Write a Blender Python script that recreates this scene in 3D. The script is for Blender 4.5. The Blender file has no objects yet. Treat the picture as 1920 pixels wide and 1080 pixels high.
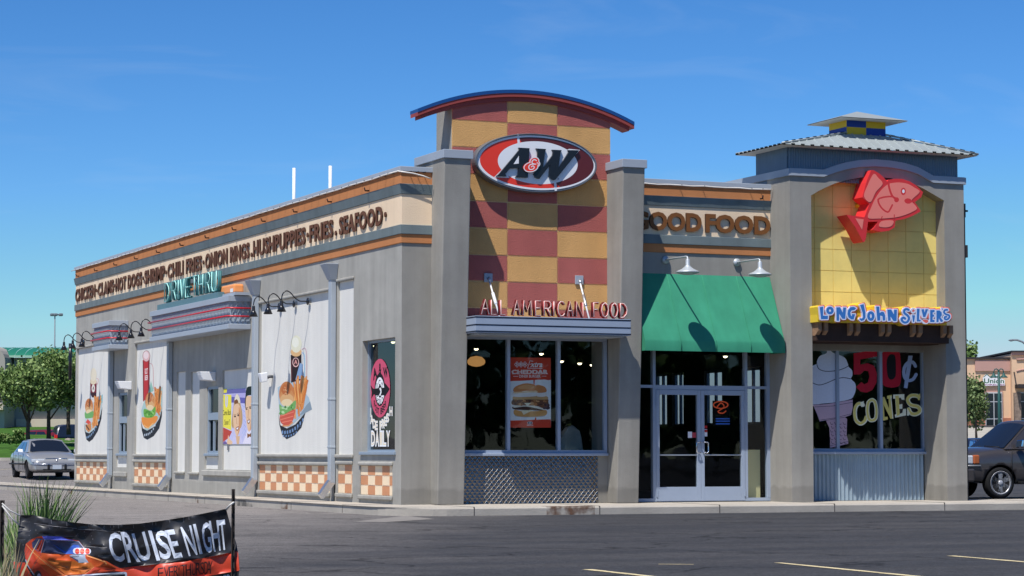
import bpy, bmesh, math, random
from mathutils import Vector, Matrix
from mathutils.geometry import delaunay_2d_cdt
random.seed(7)
sc = bpy.context.scene
C = sc.collection
rad = math.radians

# ------------------------------------------------------------------ camera
FPX = 4500.0; HZ = 850.0
T_ = math.atan((HZ-540)/FPX); A_ = math.atan(1940*math.cos(T_)/FPX)
FW = Vector((math.sin(A_)*math.cos(T_), math.cos(A_)*math.cos(T_), math.sin(T_)))
RT = Vector((math.cos(A_), -math.sin(A_), 0)); UP = RT.cross(FW)
def ray(px, py): return FW*FPX + RT*(px-960) + UP*(540-py)
_d = ray(752, 947); CAM = _d*(0.95/_d.z); CAM = Vector((CAM.x, CAM.y, 0.95))
def hit(px, py, ax, v):
    d = ray(px, py); s = (v-CAM[ax])/d[ax]; return CAM + d*s
def SX(px, py, X=0.0):            # measured point on a plane facing the side lane -> (Y, Z)
    p = hit(px, py, 0, X); return p.y, p.z
def FY(px, py, Y=0.0):            # measured point on a plane facing the front -> (X, Z)
    p = hit(px, py, 1, Y); return p.x, p.z
def GZ(px, py, z=-0.15):
    p = hit(px, py, 2, z); return p.x, p.y
def AT(px, py, depth):
    d = ray(px, py); return CAM + d*(depth/FPX)
cam_d = bpy.data.cameras.new('camera'); cam = bpy.data.objects.new('camera', cam_d); C.objects.link(cam)
cam_d.sensor_width = 36; cam_d.lens = FPX/1920*36; cam_d.clip_end = 5000; cam_d.clip_start = 0.5
M = Matrix((RT, UP, -FW)).transposed().to_4x4(); M.translation = CAM
cam.matrix_world = M; sc.camera = cam

# ------------------------------------------------------------------ materials
MATS = {}
def lin(c):
    c = c/255.0
    return c/12.92 if c <= .04045 else ((c+.055)/1.055)**2.4
def srgb(r, g, b, k=1.0): return tuple(min(1, lin(v)*k) for v in (r, g, b))
def mat(name, col, rough=.8, metal=0, var=0.0, vscale=2.0, bump=0.0, bscale=60, spec=.3, streak=0.0, emit=None, coat=0, dirt=None):
    if name in MATS: return MATS[name]
    m = bpy.data.materials.new(name); m.use_nodes = True; nt = m.node_tree; N = nt.nodes; L = nt.links
    b = N['Principled BSDF']; b.inputs['Roughness'].default_value = rough; b.inputs['Metallic'].default_value = metal
    b.inputs['Specular IOR Level'].default_value = spec; b.inputs['Base Color'].default_value = (*col, 1)
    if coat: b.inputs['Coat Weight'].default_value = coat; b.inputs['Coat Roughness'].default_value = .05
    if emit: b.inputs['Emission Color'].default_value = (*emit[:3], 1); b.inputs['Emission Strength'].default_value = emit[3]
    tc = None
    if var or bump or streak or dirt:
        tc = N.new('ShaderNodeNewGeometry')
    last = None
    if var:
        n = N.new('ShaderNodeTexNoise'); n.inputs['Scale'].default_value = vscale; n.inputs['Detail'].default_value = 6; n.inputs['Roughness'].default_value = .65
        L.new(tc.outputs['Position'], n.inputs['Vector'])
        r = N.new('ShaderNodeMapRange'); r.inputs[1].default_value = .25; r.inputs[2].default_value = .75; r.inputs[3].default_value = 1-var; r.inputs[4].default_value = 1+var
        L.new(n.outputs['Fac'], r.inputs[0]); last = r.outputs[0]
    if streak:
        mp = N.new('ShaderNodeMapping'); mp.inputs['Scale'].default_value = (2.6, 2.6, .16); L.new(tc.outputs['Position'], mp.inputs[0])
        n = N.new('ShaderNodeTexNoise'); n.inputs['Scale'].default_value = 1.6; n.inputs['Detail'].default_value = 5; L.new(mp.outputs[0], n.inputs['Vector'])
        r = N.new('ShaderNodeMapRange'); r.inputs[1].default_value = .3; r.inputs[2].default_value = .75; r.inputs[3].default_value = 1+streak*.5; r.inputs[4].default_value = 1-streak
        L.new(n.outputs['Fac'], r.inputs[0])
        if last:
            q = N.new('ShaderNodeMath'); q.operation = 'MULTIPLY'; L.new(last, q.inputs[0]); L.new(r.outputs[0], q.inputs[1]); last = q.outputs[0]
        else: last = r.outputs[0]
    if dirt:     # darker, dirtier band close to the ground (dirt = height, amount)
        sp = N.new('ShaderNodeSeparateXYZ'); L.new(tc.outputs['Position'], sp.inputs[0])
        n = N.new('ShaderNodeTexNoise'); n.inputs['Scale'].default_value = 3; n.inputs['Detail'].default_value = 4; L.new(tc.outputs['Position'], n.inputs['Vector'])
        q0 = N.new('ShaderNodeMath'); q0.operation = 'MULTIPLY_ADD'; q0.inputs[1].default_value = .25; L.new(n.outputs['Fac'], q0.inputs[0]); L.new(sp.outputs[2], q0.inputs[2])
        r = N.new('ShaderNodeMapRange'); r.inputs[1].default_value = dirt[0]+.09; r.inputs[2].default_value = dirt[0]+.15; r.inputs[3].default_value = 1-dirt[1]; r.inputs[4].default_value = 1
        L.new(q0.outputs[0], r.inputs[0])
        if last:
            q = N.new('ShaderNodeMath'); q.operation = 'MULTIPLY'; L.new(last, q.inputs[0]); L.new(r.outputs[0], q.inputs[1]); last = q.outputs[0]
        else: last = r.outputs[0]
    if last:
        mx = N.new('ShaderNodeVectorMath'); mx.operation = 'SCALE'; mx.inputs[0].default_value = col; L.new(last, mx.inputs['Scale'])
        L.new(mx.outputs[0], b.inputs['Base Color'])
    if bump:
        n = N.new('ShaderNodeTexNoise'); n.inputs['Scale'].default_value = bscale; n.inputs['Detail'].default_value = 4; L.new(tc.outputs['Position'], n.inputs['Vector'])
        bp = N.new('ShaderNodeBump'); bp.inputs['Strength'].default_value = bump; bp.inputs['Distance'].default_value = .02
        L.new(n.outputs['Fac'], bp.inputs['Height']); L.new(bp.outputs[0], b.inputs['Normal'])
    MATS[name] = m; return m
def stain_mat(name, col, lo=.42, hi=.66, scale=3.5):
    m = mat(name, col, rough=.95); nt = m.node_tree; N = nt.nodes; L = nt.links; out = [n for n in N if n.type == 'OUTPUT_MATERIAL'][0]; b = N['Principled BSDF']
    g = N.new('ShaderNodeNewGeometry'); n = N.new('ShaderNodeTexNoise'); n.inputs['Scale'].default_value = scale; n.inputs['Detail'].default_value = 6; L.new(g.outputs['Position'], n.inputs['Vector'])
    r = N.new('ShaderNodeMapRange'); r.inputs[1].default_value = lo; r.inputs[2].default_value = hi; L.new(n.outputs['Fac'], r.inputs[0]); t = N.new('ShaderNodeBsdfTransparent'); x = N.new('ShaderNodeMixShader')
    L.new(r.outputs[0], x.inputs[0]); L.new(t.outputs[0], x.inputs[1]); L.new(b.outputs[0], x.inputs[2]); L.new(x.outputs[0], out.inputs[0]); return m
def paint(c):
    """flat paint from a (r,g,b) 0-255 colour"""
    return mat('paint_%d_%d_%d' % c, srgb(*c), rough=.65, spec=.25, var=.05, vscale=25)
def glass_mat(name, tint, refl=.06, extra=.5):
    m = bpy.data.materials.new(name); m.use_nodes = True; nt = m.node_tree; N = nt.nodes; L = nt.links
    for n in list(N):
        if n.type != 'OUTPUT_MATERIAL': N.remove(n)
    out = [n for n in N if n.type == 'OUTPUT_MATERIAL'][0]
    tr = N.new('ShaderNodeBsdfTransparent'); tr.inputs[0].default_value = (*tint, 1)
    gl = N.new('ShaderNodeBsdfGlossy'); gl.inputs['Roughness'].default_value = .015; gl.inputs[0].default_value = (.9, .95, 1, 1)
    fr = N.new('ShaderNodeLayerWeight'); fr.inputs[0].default_value = .25
    mr = N.new('ShaderNodeMapRange'); mr.inputs[3].default_value = refl; mr.inputs[4].default_value = extra; L.new(fr.outputs['Facing'], mr.inputs[0])
    tcg = N.new('ShaderNodeNewGeometry'); nz = N.new('ShaderNodeTexNoise'); nz.inputs['Scale'].default_value = 1.3; L.new(tcg.outputs['Position'], nz.inputs['Vector'])
    bp = N.new('ShaderNodeBump'); bp.inputs['Strength'].default_value = .04; bp.inputs['Distance'].default_value = .05; L.new(nz.outputs['Fac'], bp.inputs['Height']); L.new(bp.outputs[0], gl.inputs['Normal'])
    mx = N.new('ShaderNodeMixShader'); L.new(mr.outputs[0], mx.inputs[0]); L.new(tr.outputs[0], mx.inputs[1]); L.new(gl.outputs[0], mx.inputs[2]); L.new(mx.outputs[0], out.inputs[0])
    MATS[name] = m; return m

# ------------------------------------------------------------------ object helpers
ORG = {}
def thing(name, label, cat, loc=(0, 0, 0), group=None):
    o = bpy.data.objects.new(name, None); C.objects.link(o); o.location = loc; o.empty_display_size = .2
    o['label'] = label; o['category'] = cat
    if group: o['group'] = group
    ORG[o] = Vector(loc); return o
def tag(o, label, cat, group=None):
    o['label'] = label; o['category'] = cat
    if group: o['group'] = group
    return o
class MB:
    def __init__(s): s.v = []; s.f = []; s.m = []; s.mats = []; s.sm = []
    def mi(s, m):
        if m not in s.mats: s.mats.append(m)
        return s.mats.index(m)
    def face(s, pts, m, smooth=False):
        i = len(s.v); s.v += [Vector(p) for p in pts]; s.f.append(tuple(range(i, i+len(pts)))); s.m.append(s.mi(m)); s.sm.append(smooth)
    def mesh(s, vs, fs, m, smooth=False):
        i = len(s.v); s.v += [Vector(p) for p in vs]; k = s.mi(m)
        for f in fs: s.f.append(tuple(i+j for j in f)); s.m.append(k); s.sm.append(smooth)
    def box(s, x0, x1, y0, y1, z0, z1, m):
        x0, x1 = sorted((x0, x1)); y0, y1 = sorted((y0, y1)); z0, z1 = sorted((z0, z1))
        vs = [(x, y, z) for x in (x0, x1) for y in (y0, y1) for z in (z0, z1)]
        s.mesh(vs, [(0, 1, 3, 2), (4, 6, 7, 5), (0, 4, 5, 1), (2, 3, 7, 6), (0, 2, 6, 4), (1, 5, 7, 3)], m)
    def hexa(s, b, t, m):    # bottom 4 pts ccw, top 4 pts ccw
        s.mesh(list(b)+list(t), [(3, 2, 1, 0), (4, 5, 6, 7), (0, 1, 5, 4), (1, 2, 6, 5), (2, 3, 7, 6), (3, 0, 4, 7)], m)
    def prism(s, pts, vec, m, side=None):
        n = len(pts); vec = Vector(vec); a = [Vector(p) for p in pts]; b = [p+vec for p in a]
        s.mesh(a+b, [tuple(range(n))[::-1], tuple(range(n, 2*n))], m)
        s.mesh(a+b, [(i, (i+1) % n, n+(i+1) % n, n+i) for i in range(n)], side or m)
    def tube(s, path, r, m, n=8, cap=True, flat=None, closed=False):
        P = [Vector(p) for p in path]; vs = []; k = len(P); rr = r if isinstance(r, (list, tuple)) else [r]*k; up0 = None
        for i, p in enumerate(P):
            t = (P[(i+1) % k if closed else min(i+1, k-1)]-P[(i-1) % k if closed else max(i-1, 0)])
            if t.length < 1e-9: t = Vector((0, 0, 1))
            t.normalize()
            if up0 is None: up0 = Vector((0, 0, 1)) if abs(t.z) < .9 else Vector((0, 1, 0))
            u = up0-t*up0.dot(t)
            if u.length < 1e-6: u = t.orthogonal()
            u.normalize(); up0 = u; w = t.cross(u)
            for j in range(n):
                a = 2*math.pi*j/n; vs.append(p+(u*math.cos(a)+w*math.sin(a))*rr[i])
        fs = []
        for i in range(k if closed else k-1):
            for j in range(n):
                a = i*n+j; b = i*n+(j+1) % n; c = ((i+1) % k)*n+(j+1) % n; d = ((i+1) % k)*n+j; fs.append((a, b, c, d))
        if cap and not closed: fs += [tuple(range(n))[::-1], tuple(range((k-1)*n, k*n))]
        s.mesh(vs, fs, m, True)
    def lathe(s, prof, c, m, n=20, axis='z', cap=True):
        vs = []; fs = []; k = len(prof); c = Vector(c)
        for r, h in prof:
            for j in range(n):
                a = 2*math.pi*j/n
                q = (r*math.cos(a), r*math.sin(a), h) if axis == 'z' else ((h, r*math.cos(a), r*math.sin(a)) if axis == 'x' else (r*math.cos(a), h, r*math.sin(a)))
                vs.append(c+Vector(q))
        for i in range(k-1):
            for j in range(n): fs.append((i*n+j, i*n+(j+1) % n, (i+1)*n+(j+1) % n, (i+1)*n+j))
        if cap: fs += [tuple(range(n))[::-1], tuple(range((k-1)*n, k*n))]
        s.mesh(vs, fs, m, True)
    def build(s, name, parent=None, bevel=0, kind=None, label=None, loc=None, merge=False, fixn=False):
        org = ORG.get(parent, Vector((0, 0, 0))) if parent else Vector(loc or (0, 0, 0))
        me = bpy.data.meshes.new(name); me.from_pydata([tuple(v-org) for v in s.v], [], s.f)
        for m in s.mats: me.materials.append(m)
        for p, k, g in zip(me.polygons, s.m, s.sm): p.material_index = k; p.use_smooth = g
        if merge or fixn:
            bm = bmesh.new(); bm.from_mesh(me)
            if merge: bmesh.ops.remove_doubles(bm, verts=bm.verts, dist=1e-5)
            bmesh.ops.recalc_face_normals(bm, faces=bm.faces); bm.to_mesh(me); bm.free()
        me.update(); o = bpy.data.objects.new(name, me); C.objects.link(o); ORG[o] = org
        if parent: o.parent = parent
        else: o.location = org
        if bevel:
            bv = o.modifiers.new('bevel', 'BEVEL'); bv.width = bevel; bv.segments = 2; bv.limit_method = 'ANGLE'; bv.angle_limit = rad(40)
        if kind: o['kind'] = kind
        if label: o['label'] = label
        return o
def copy_tree(o, parent=None):
    c = o.copy(); C.objects.link(c); ORG[c] = ORG.get(o, Vector((0, 0, 0)))
    if parent: c.parent = parent
    for ch in list(o.children): copy_tree(ch, c)
    return c
def holed(mb, axis, off, sgn, u0, u1, v0, v1, holes, m, reveal=None):
    """wall face on plane axis=off, outward side sgn, with rectangular holes (a,b,c,d,depth)"""
    us = sorted({u0, u1, *[h[0] for h in holes], *[h[1] for h in holes]}); vs = sorted({v0, v1, *[h[2] for h in holes], *[h[3] for h in holes]})
    def P(u, v, d=0):
        w = off-sgn*d
        return (w, u, v) if axis == 'x' else (u, w, v)
    for i in range(len(us)-1):
        for j in range(len(vs)-1):
            a, b, c, d = us[i], us[i+1], vs[j], vs[j+1]; cu, cv = (a+b)/2, (c+d)/2
            if any(h[0] < cu < h[1] and h[2] < cv < h[3] for h in holes): continue
            mb.face([P(a, c), P(b, c), P(b, d), P(a, d)], m)
    for a, b, c, d, dp in holes:
        for q in ([(a, c), (b, c)], [(b, c), (b, d)], [(b, d), (a, d)], [(a, d), (a, c)]):
            mb.face([P(*q[0]), P(*q[1]), P(*q[1], dp), P(*q[0], dp)], reveal or m)

# ------------------------------------------------------------------ flat artwork and lettering
def spl(pts, n=4, closed=True):
    out = []; k = len(pts)
    rng = range(k) if closed else range(k-1)
    for i in rng:
        g = lambda j: Vector(pts[j % k]) if closed else Vector(pts[max(0, min(k-1, j))])
        p0, p1, p2, p3 = g(i-1), g(i), g(i+1), g(i+2)
        for s in range(n):
            t = s/n
            out.append(tuple(.5*((2*p1)+(-p0+p2)*t+(2*p0-5*p1+4*p2-p3)*t*t+(-p0+3*p1-3*p2+p3)*t**3)))
    if not closed: out.append(tuple(pts[-1]))
    return out
_FC = {}
def glyphs(s, offset=0.0, space=1.0):
    """text -> (verts2d, tris) with the built-in font"""
    key = (s, offset, space)
    if key in _FC: return _FC[key]
    cu = bpy.data.curves.new('t', 'FONT'); cu.body = s; cu.resolution_u = 3; cu.offset = offset; cu.space_character = space; cu.fill_mode = 'FRONT'
    o = bpy.data.objects.new('t', cu); C.objects.link(o)
    dg = bpy.context.evaluated_depsgraph_get(); me = bpy.data.meshes.new_from_object(o.evaluated_get(dg))
    v = [(p.co.x, p.co.y) for p in me.vertices]; f = [tuple(p.vertices) for p in me.polygons if p.area > 1e-7]
    bpy.data.objects.remove(o); bpy.data.curves.remove(cu); bpy.data.meshes.remove(me)
    _FC[key] = (v, f); return v, f
class Art:
    def __init__(s, x0=0, y0=0, k=1.0): s.x0 = x0; s.y0 = y0; s.k = k; s.P = []; s.extra = []
    def at(s, x0, y0, k): s.x0 = x0; s.y0 = y0; s.k = k; return s
    def _c(s, p): return (s.x0+p[0]/s.k, s.y0+p[1]/s.k)
    def poly(s, pts, c): s.P.append(([s._c(p) for p in pts], c)); return s
    def blob(s, pts, c, n=4): return s.poly(spl(pts, n), c)
    def ell(s, cx, cy, rx, ry, c, rot=0, n=24, sk=0):
        cr, sr = math.cos(rot), math.sin(rot); pts = []
        for i in range(n):
            a = 2*math.pi*i/n; x = rx*math.cos(a); y = ry*math.sin(a); X = x*cr-y*sr; Y = x*sr+y*cr
            pts.append((cx+X, cy+Y+sk*X))
        return s.poly(pts, c)
    def stroke(s, pts, w, c, closed=False, n=8, sm=0):
        if sm: pts = spl(pts, sm, closed)
        k = len(pts); h = w/2
        for i in range(k if closed else k-1):
            a = Vector(pts[i][:2]); b = Vector(pts[(i+1) % k][:2]); d = b-a
            if d.length < 1e-6: continue
            d.normalize(); q = Vector((-d.y, d.x))*h
            s.poly([a+q, b+q, b-q, a-q], c)
        for p in pts: s.poly([(p[0]+h*math.cos(2*math.pi*(j+.3)/n), p[1]+h*math.sin(2*math.pi*(j+.3)/n)) for j in range(n)], c)
        return s
    def ring(s, cx, cy, rx, ry, w, c, n=24): return s.stroke([(cx+rx*math.cos(2*math.pi*i/n), cy+ry*math.sin(2*math.pi*i/n)) for i in range(n)], w, c, True, 6)
    def text(s, t, quad, c, offset=0.0, space=1.0):
        """text stretched into the quad TL,TR,BR,BL"""
        v, f = glyphs(t, offset, space); xs = [p[0] for p in v]; ys = [p[1] for p in v]; a, b, e, g = min(xs), max(xs), min(ys), max(ys)
        TL, TR, BR, BL = [Vector(q) for q in quad]
        def mp(p):
            u = (p[0]-a)/(b-a); w = (p[1]-e)/(g-e)
            return (BL*(1-u)+BR*u)*(1-w)+(TL*(1-u)+TR*u)*w
        for q in f: s.poly([mp(v[i]) for i in q], c)
        return s
    def solve(s):
        V = []; Fc = []
        for pts, c in s.P:
            i = len(V); V += [Vector(p) for p in pts]
            a = sum(pts[j][0]*pts[(j+1) % len(pts)][1]-pts[(j+1) % len(pts)][0]*pts[j][1] for j in range(len(pts)))
            idx = list(range(i, i+len(pts))); Fc.append(idx if a > 0 else idx[::-1])
        V += [Vector(p) for p in s.extra]
        v, e, f, ov, oe, of = delaunay_2d_cdt(V, [], Fc, 0, 1e-4)
        out = {}
        for tri, src in zip(f, of):
            if not src: continue
            out.setdefault(s.P[max(src)][1], []).append(tuple(tri))
        return v, out
    def build(s, name, fn, parent=None, depth=None, side=None, label=None, mats=None, bevel=0):
        """fn maps picture-plane coords to 3D; depth = extrusion vector backwards"""
        v, out = s.solve(); mb = MB(); P = [Vector(fn(p.x, p.y)) for p in v]; allf = []
        for c, fs in out.items():
            m = c if isinstance(c, bpy.types.Material) else paint(c)
            mb.mesh(P, [f[::-1] for f in fs], m); allf += fs
        if depth is not None:
            dv = Vector(depth); ed = {}
            for f in allf:
                for i in range(len(f)): a, b = f[i], f[(i+1) % len(f)]; ed[(a, b)] = 1
            for (a, b) in ed:
                if (b, a) not in ed: mb.face([P[a], P[b], P[b]+dv, P[a]+dv], side)
            mb.mesh([p+dv for p in P], allf, side)
        o = mb.build(name, parent, label=label, merge=True) if depth is None else mb.build(name, parent, label=label)
        # drop unused verts
        bm = bmesh.new(); bm.from_mesh(o.data); bmesh.ops.delete(bm, geom=[q for q in bm.verts if not q.link_faces], context='VERTS'); bm.to_mesh(o.data); bm.free()
        return o
def on_side(X): return lambda px, py: hit(px, py, 0, X)
def on_front(Y): return lambda px, py: hit(px, py, 1, Y)

STROKES = {
 'A': [[(0, 0), (.5, 1), (1, 0)], [(.2, .38), (.8, .38)]], 'L': [[(0, 1), (0, 0), (1, 0)]],
 'M': [[(0, 0), (.08, 1), (.5, .3), (.92, 1), (1, 0)]], 'E': [[(1, 1), (0, 1), (0, 0), (1, 0)], [(0, .52), (.8, .52)]],
 'R': [[(0, 0), (0, 1), (.7, 1), (1, .85), (1, .65), (.7, .5), (0, .5)], [(.5, .5), (1, 0)]], 'I': [[(0, 0), (0, 1)]],
 'C': [[(1, .82), (.75, .98), (.4, 1), (.1, .8), (0, .5), (.1, .2), (.4, 0), (.75, .02), (1, .18)]],
 'N': [[(0, 0), (0, 1), (1, 0), (1, 1)]], 'F': [[(1, 1), (0, 1), (0, 0)], [(0, .52), (.8, .52)]],
 'O': [[(.5, 1), (.15, .85), (0, .5), (.15, .15), (.5, 0), (.85, .15), (1, .5), (.85, .85), (.5, 1)]],
 'D': [[(0, 0), (0, 1), (.5, .97), (.9, .75), (1, .5), (.9, .25), (.5, .03), (0, 0)]],
 'T': [[(0, 1), (1, 1)], [(.5, 1), (.5, 0)]], 'V': [[(0, 1), (.5, 0), (1, 1)]],
 'H': [[(0, 0), (0, 1)], [(1, 0), (1, 1)], [(0, .5), (1, .5)]], 'U': [[(0, 1), (0, .25), (.2, .03), (.5, 0), (.8, .03), (1, .25), (1, 1)]],
}
# ------------------------------------------------------------------ world, sun
SUN = Vector((.43, .345, -1.0)).normalized()
el = math.asin(-SUN.z); az = math.atan2(-SUN.x, -SUN.y)
w = bpy.data.worlds.new("World"); sc.world = w; w.use_nodes = True; N = w.node_tree.nodes; L = w.node_tree.links
sky = N.new('ShaderNodeTexSky'); sky.sky_type = 'NISHITA'; sky.sun_disc = False; sky.sun_elevation = el; sky.sun_rotation = az
sky.air_density = 1.0; sky.dust_density = .25; sky.ozone_density = 2.5; sky.altitude = 1400
bg = N['Background']; bg.inputs['Strength'].default_value = .12
tint = N.new('ShaderNodeMix'); tint.data_type = 'RGBA'; tint.blend_type = 'MULTIPLY'; tint.inputs[0].default_value = 1
tint.inputs[7].default_value = (4.5, 6.5, 6.7, 1)
s1 = N.new('ShaderNodeVectorMath'); s1.operation = 'SCALE'; s1.inputs['Scale'].default_value = 1/6.0; L.new(sky.outputs[0], s1.inputs[0])
s2 = N.new('ShaderNodeVectorMath'); s2.operation = 'MINIMUM'; s2.inputs[1].default_value = (1.15, 1.15, 1.15); L.new(s1.outputs[0], s2.inputs[0])
s3 = N.new('ShaderNodeGamma'); s3.inputs[1].default_value = 1.9; L.new(s2.outputs[0], s3.inputs[0]); L.new(s3.outputs[0], tint.inputs[6])
# thin wisps of cirrus
tcw = N.new('ShaderNodeTexCoord'); mpw = N.new('ShaderNodeMapping'); mpw.inputs['Rotation'].default_value = (.3, .5, .4); mpw.inputs['Scale'].default_value = (5, 16, 34); L.new(tcw.outputs['Generated'], mpw.inputs[0])
nzw = N.new('ShaderNodeTexNoise'); nzw.inputs['Scale'].default_value = 1.1; nzw.inputs['Detail'].default_value = 7; nzw.inputs['Roughness'].default_value = .55; nzw.inputs['Distortion'].default_value = .8; L.new(mpw.outputs[0], nzw.inputs['Vector'])
mrw = N.new('ShaderNodeMapRange'); mrw.inputs[1].default_value = .56; mrw.inputs[2].default_value = .95; mrw.inputs[3].default_value = 0; mrw.inputs[4].default_value = .17; L.new(nzw.outputs['Fac'], mrw.inputs[0])
cl = N.new('ShaderNodeMix'); cl.data_type = 'RGBA'; L.new(mrw.outputs[0], cl.inputs[0]); hz_ = N.new('ShaderNodeSeparateXYZ'); L.new(tcw.outputs['Generated'], hz_.inputs[0])
hm = N.new('ShaderNodeMapRange'); hm.inputs[1].default_value = .0; hm.inputs[2].default_value = .22; L.new(hz_.outputs[2], hm.inputs[0])
hc = N.new('ShaderNodeMix'); hc.data_type = 'RGBA'; hc.inputs[6].default_value = (.78, .58, .68, 1); hc.inputs[7].default_value = (1, 1, 1, 1); L.new(hm.outputs[0], hc.inputs[0])
hx = N.new('ShaderNodeMix'); hx.data_type = 'RGBA'; hx.blend_type = 'MULTIPLY'; hx.inputs[0].default_value = 1; L.new(tint.outputs[2], hx.inputs[6]); L.new(hc.outputs[2], hx.inputs[7]); L.new(hx.outputs[2], cl.inputs[6]); cl.inputs[7].default_value = (5.5, 6.2, 7.0, 1)
L.new(cl.outputs[2], bg.inputs['Color'])
sd = bpy.data.lights.new('sun', 'SUN'); sd.energy = 5.0; sd.angle = rad(.53); sd.color = (1, .97, .92); so = bpy.data.objects.new('sun', sd); C.objects.link(so)
so.rotation_euler = SUN.to_track_quat('-Z', 'Y').to_euler(); so.location = (-20, -20, 40)
sc.view_settings.view_transform = 'Standard'; sc.view_settings.look = 'None'; sc.view_settings.exposure = 0; sc.view_settings.gamma = 1

# ------------------------------------------------------------------ shared materials
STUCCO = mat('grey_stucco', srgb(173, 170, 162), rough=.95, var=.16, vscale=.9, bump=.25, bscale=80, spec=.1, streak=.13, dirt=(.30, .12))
STUCCO_SHADE = mat('grey_stucco_shade_tone', srgb(157, 153, 145), rough=.95, var=.14, vscale=1.1, bump=.3, bscale=80, spec=.1, streak=.13, dirt=(.30, .2))  # pier and front-wall stucco, colour darkened so the front looks more shaded
PANEL = mat('pale_stucco', srgb(232, 229, 221), rough=.9, var=.05, vscale=.8, bump=.35, bscale=45, spec=.1, streak=.07)
CREAM = mat('cream_stucco', srgb(246, 219, 186), rough=.9, var=.05, vscale=1.2, bump=.3, spec=.1, streak=.06)
TEAL = mat('slate_band', srgb(118, 130, 132), rough=.85, var=.10, vscale=1.2, bump=.3, spec=.15, streak=.16)
ORANGE = mat('terracotta_band', srgb(200, 134, 88), rough=.9, var=.07, vscale=1.4, bump=.3, spec=.1, streak=.06)
FLASH = mat('grey_flashing', srgb(166, 174, 184), rough=.45, var=.05, vscale=1.0, spec=.4)
ALU = mat('blue_grey_aluminium', srgb(158, 170, 188), rough=.4, var=.04, vscale=3, spec=.4)
ALU_D = mat('side_frame_metal', srgb(146, 160, 174), rough=.45, var=.04, vscale=3, spec=.4)
PIPE = mat('downspout_paint', srgb(168, 176, 184), rough=.5, var=.06, vscale=2, spec=.35)
STEEL = mat('galvanised_steel', (.55, .57, .6), rough=.38, metal=.85, var=.10, vscale=6)
CHROME = mat('chrome', (.8, .8, .82), rough=.12, metal=1)
QUILT = mat('quilted_stainless', (.17, .16, .155), rough=.2, metal=1, var=.12, vscale=1.5)
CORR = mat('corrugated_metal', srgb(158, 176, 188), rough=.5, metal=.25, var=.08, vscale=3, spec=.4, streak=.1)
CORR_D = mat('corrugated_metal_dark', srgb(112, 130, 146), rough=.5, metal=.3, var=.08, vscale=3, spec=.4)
ROOFM = mat('roof_sheet', srgb(166, 174, 174), rough=.45, metal=.2, var=.08, vscale=1.5, spec=.4)
BLACK = mat('black_enamel', (.012, .013, .018), rough=.25, spec=.5)
DARK = mat('dark_matte', (.012, .012, .013), rough=.9, spec=.1)
OCHRE = mat('ochre_stucco', srgb(218, 168, 108), rough=.92, var=.13, vscale=1.2, bump=.5, bscale=45, spec=.1, streak=.05)
BRICKRED = mat('maroon_stucco', srgb(180, 102, 95), rough=.92, var=.13, vscale=1.2, bump=.5, bscale=45, spec=.1, streak=.05)
GROUT = mat('pale_joint', srgb(250, 210, 150), rough=.9)
MAROON = mat('maroon_fascia', srgb(158, 72, 68), rough=.6, var=.06, vscale=2)
BLUE = mat('blue_roof', srgb(26, 76, 138), rough=.4, spec=.4)
YELLOW = mat('yellow_tile', srgb(250, 226, 134), rough=.6, var=.09, vscale=2.5, spec=.3)
YGROUT = mat('yellow_joint', srgb(236, 206, 118), rough=.8)
GREEN = mat('green_canvas', srgb(62, 148, 116), rough=.75, var=.11, vscale=1.6, spec=.2, streak=.12)
CONC = mat('sidewalk_concrete', srgb(182, 174, 162), rough=.95, var=.16, vscale=1.1, bump=.3, bscale=30, spec=.1)
TILE_C = mat('cream_wall_tile', srgb(252, 226, 190), rough=.45, var=.04, vscale=5)
TILE_B = mat('tan_wall_tile', srgb(212, 146, 102), rough=.45, var=.06, vscale=5)
TILE_G = mat('tile_grout', srgb(250, 240, 215), rough=.9)
BROWN = mat('brown_letter_face', srgb(112, 70, 44), rough=.6, var=.08, vscale=4)
BROWN_D = mat('brown_letter_side', srgb(62, 40, 32), rough=.7)
TAN_L = mat('tan_letter_face', srgb(126, 80, 42), rough=.6, var=.06, vscale=4)
WOOD = mat('weathered_wood', srgb(150, 118, 92), rough=.85, var=.3, vscale=6, bump=.4, bscale=30)
WOOD_D = mat('dark_brown_wood', srgb(66, 48, 40), rough=.8, var=.3, vscale=3, bump=.3, bscale=25)  # dark brown tone of the beam and the opening head
RED_T = mat('red_neon_tube', srgb(205, 35, 50), rough=.3, spec=.5)
WHITE_T = mat('white_neon_tube', srgb(240, 232, 222), rough=.3, spec=.5)
PINK_T = mat('clear_neon_tube', srgb(240, 205, 196), rough=.3, spec=.5)
GLASS = glass_mat('window_glass', (.82, .85, .86), .016, .45)
GLASS_S = glass_mat('side_glass', (.42, .5, .5), .03, .3)
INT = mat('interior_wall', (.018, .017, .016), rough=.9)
WHITEP = mat('white_enamel', srgb(235, 236, 238), rough=.4, var=.03, vscale=4)

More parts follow.
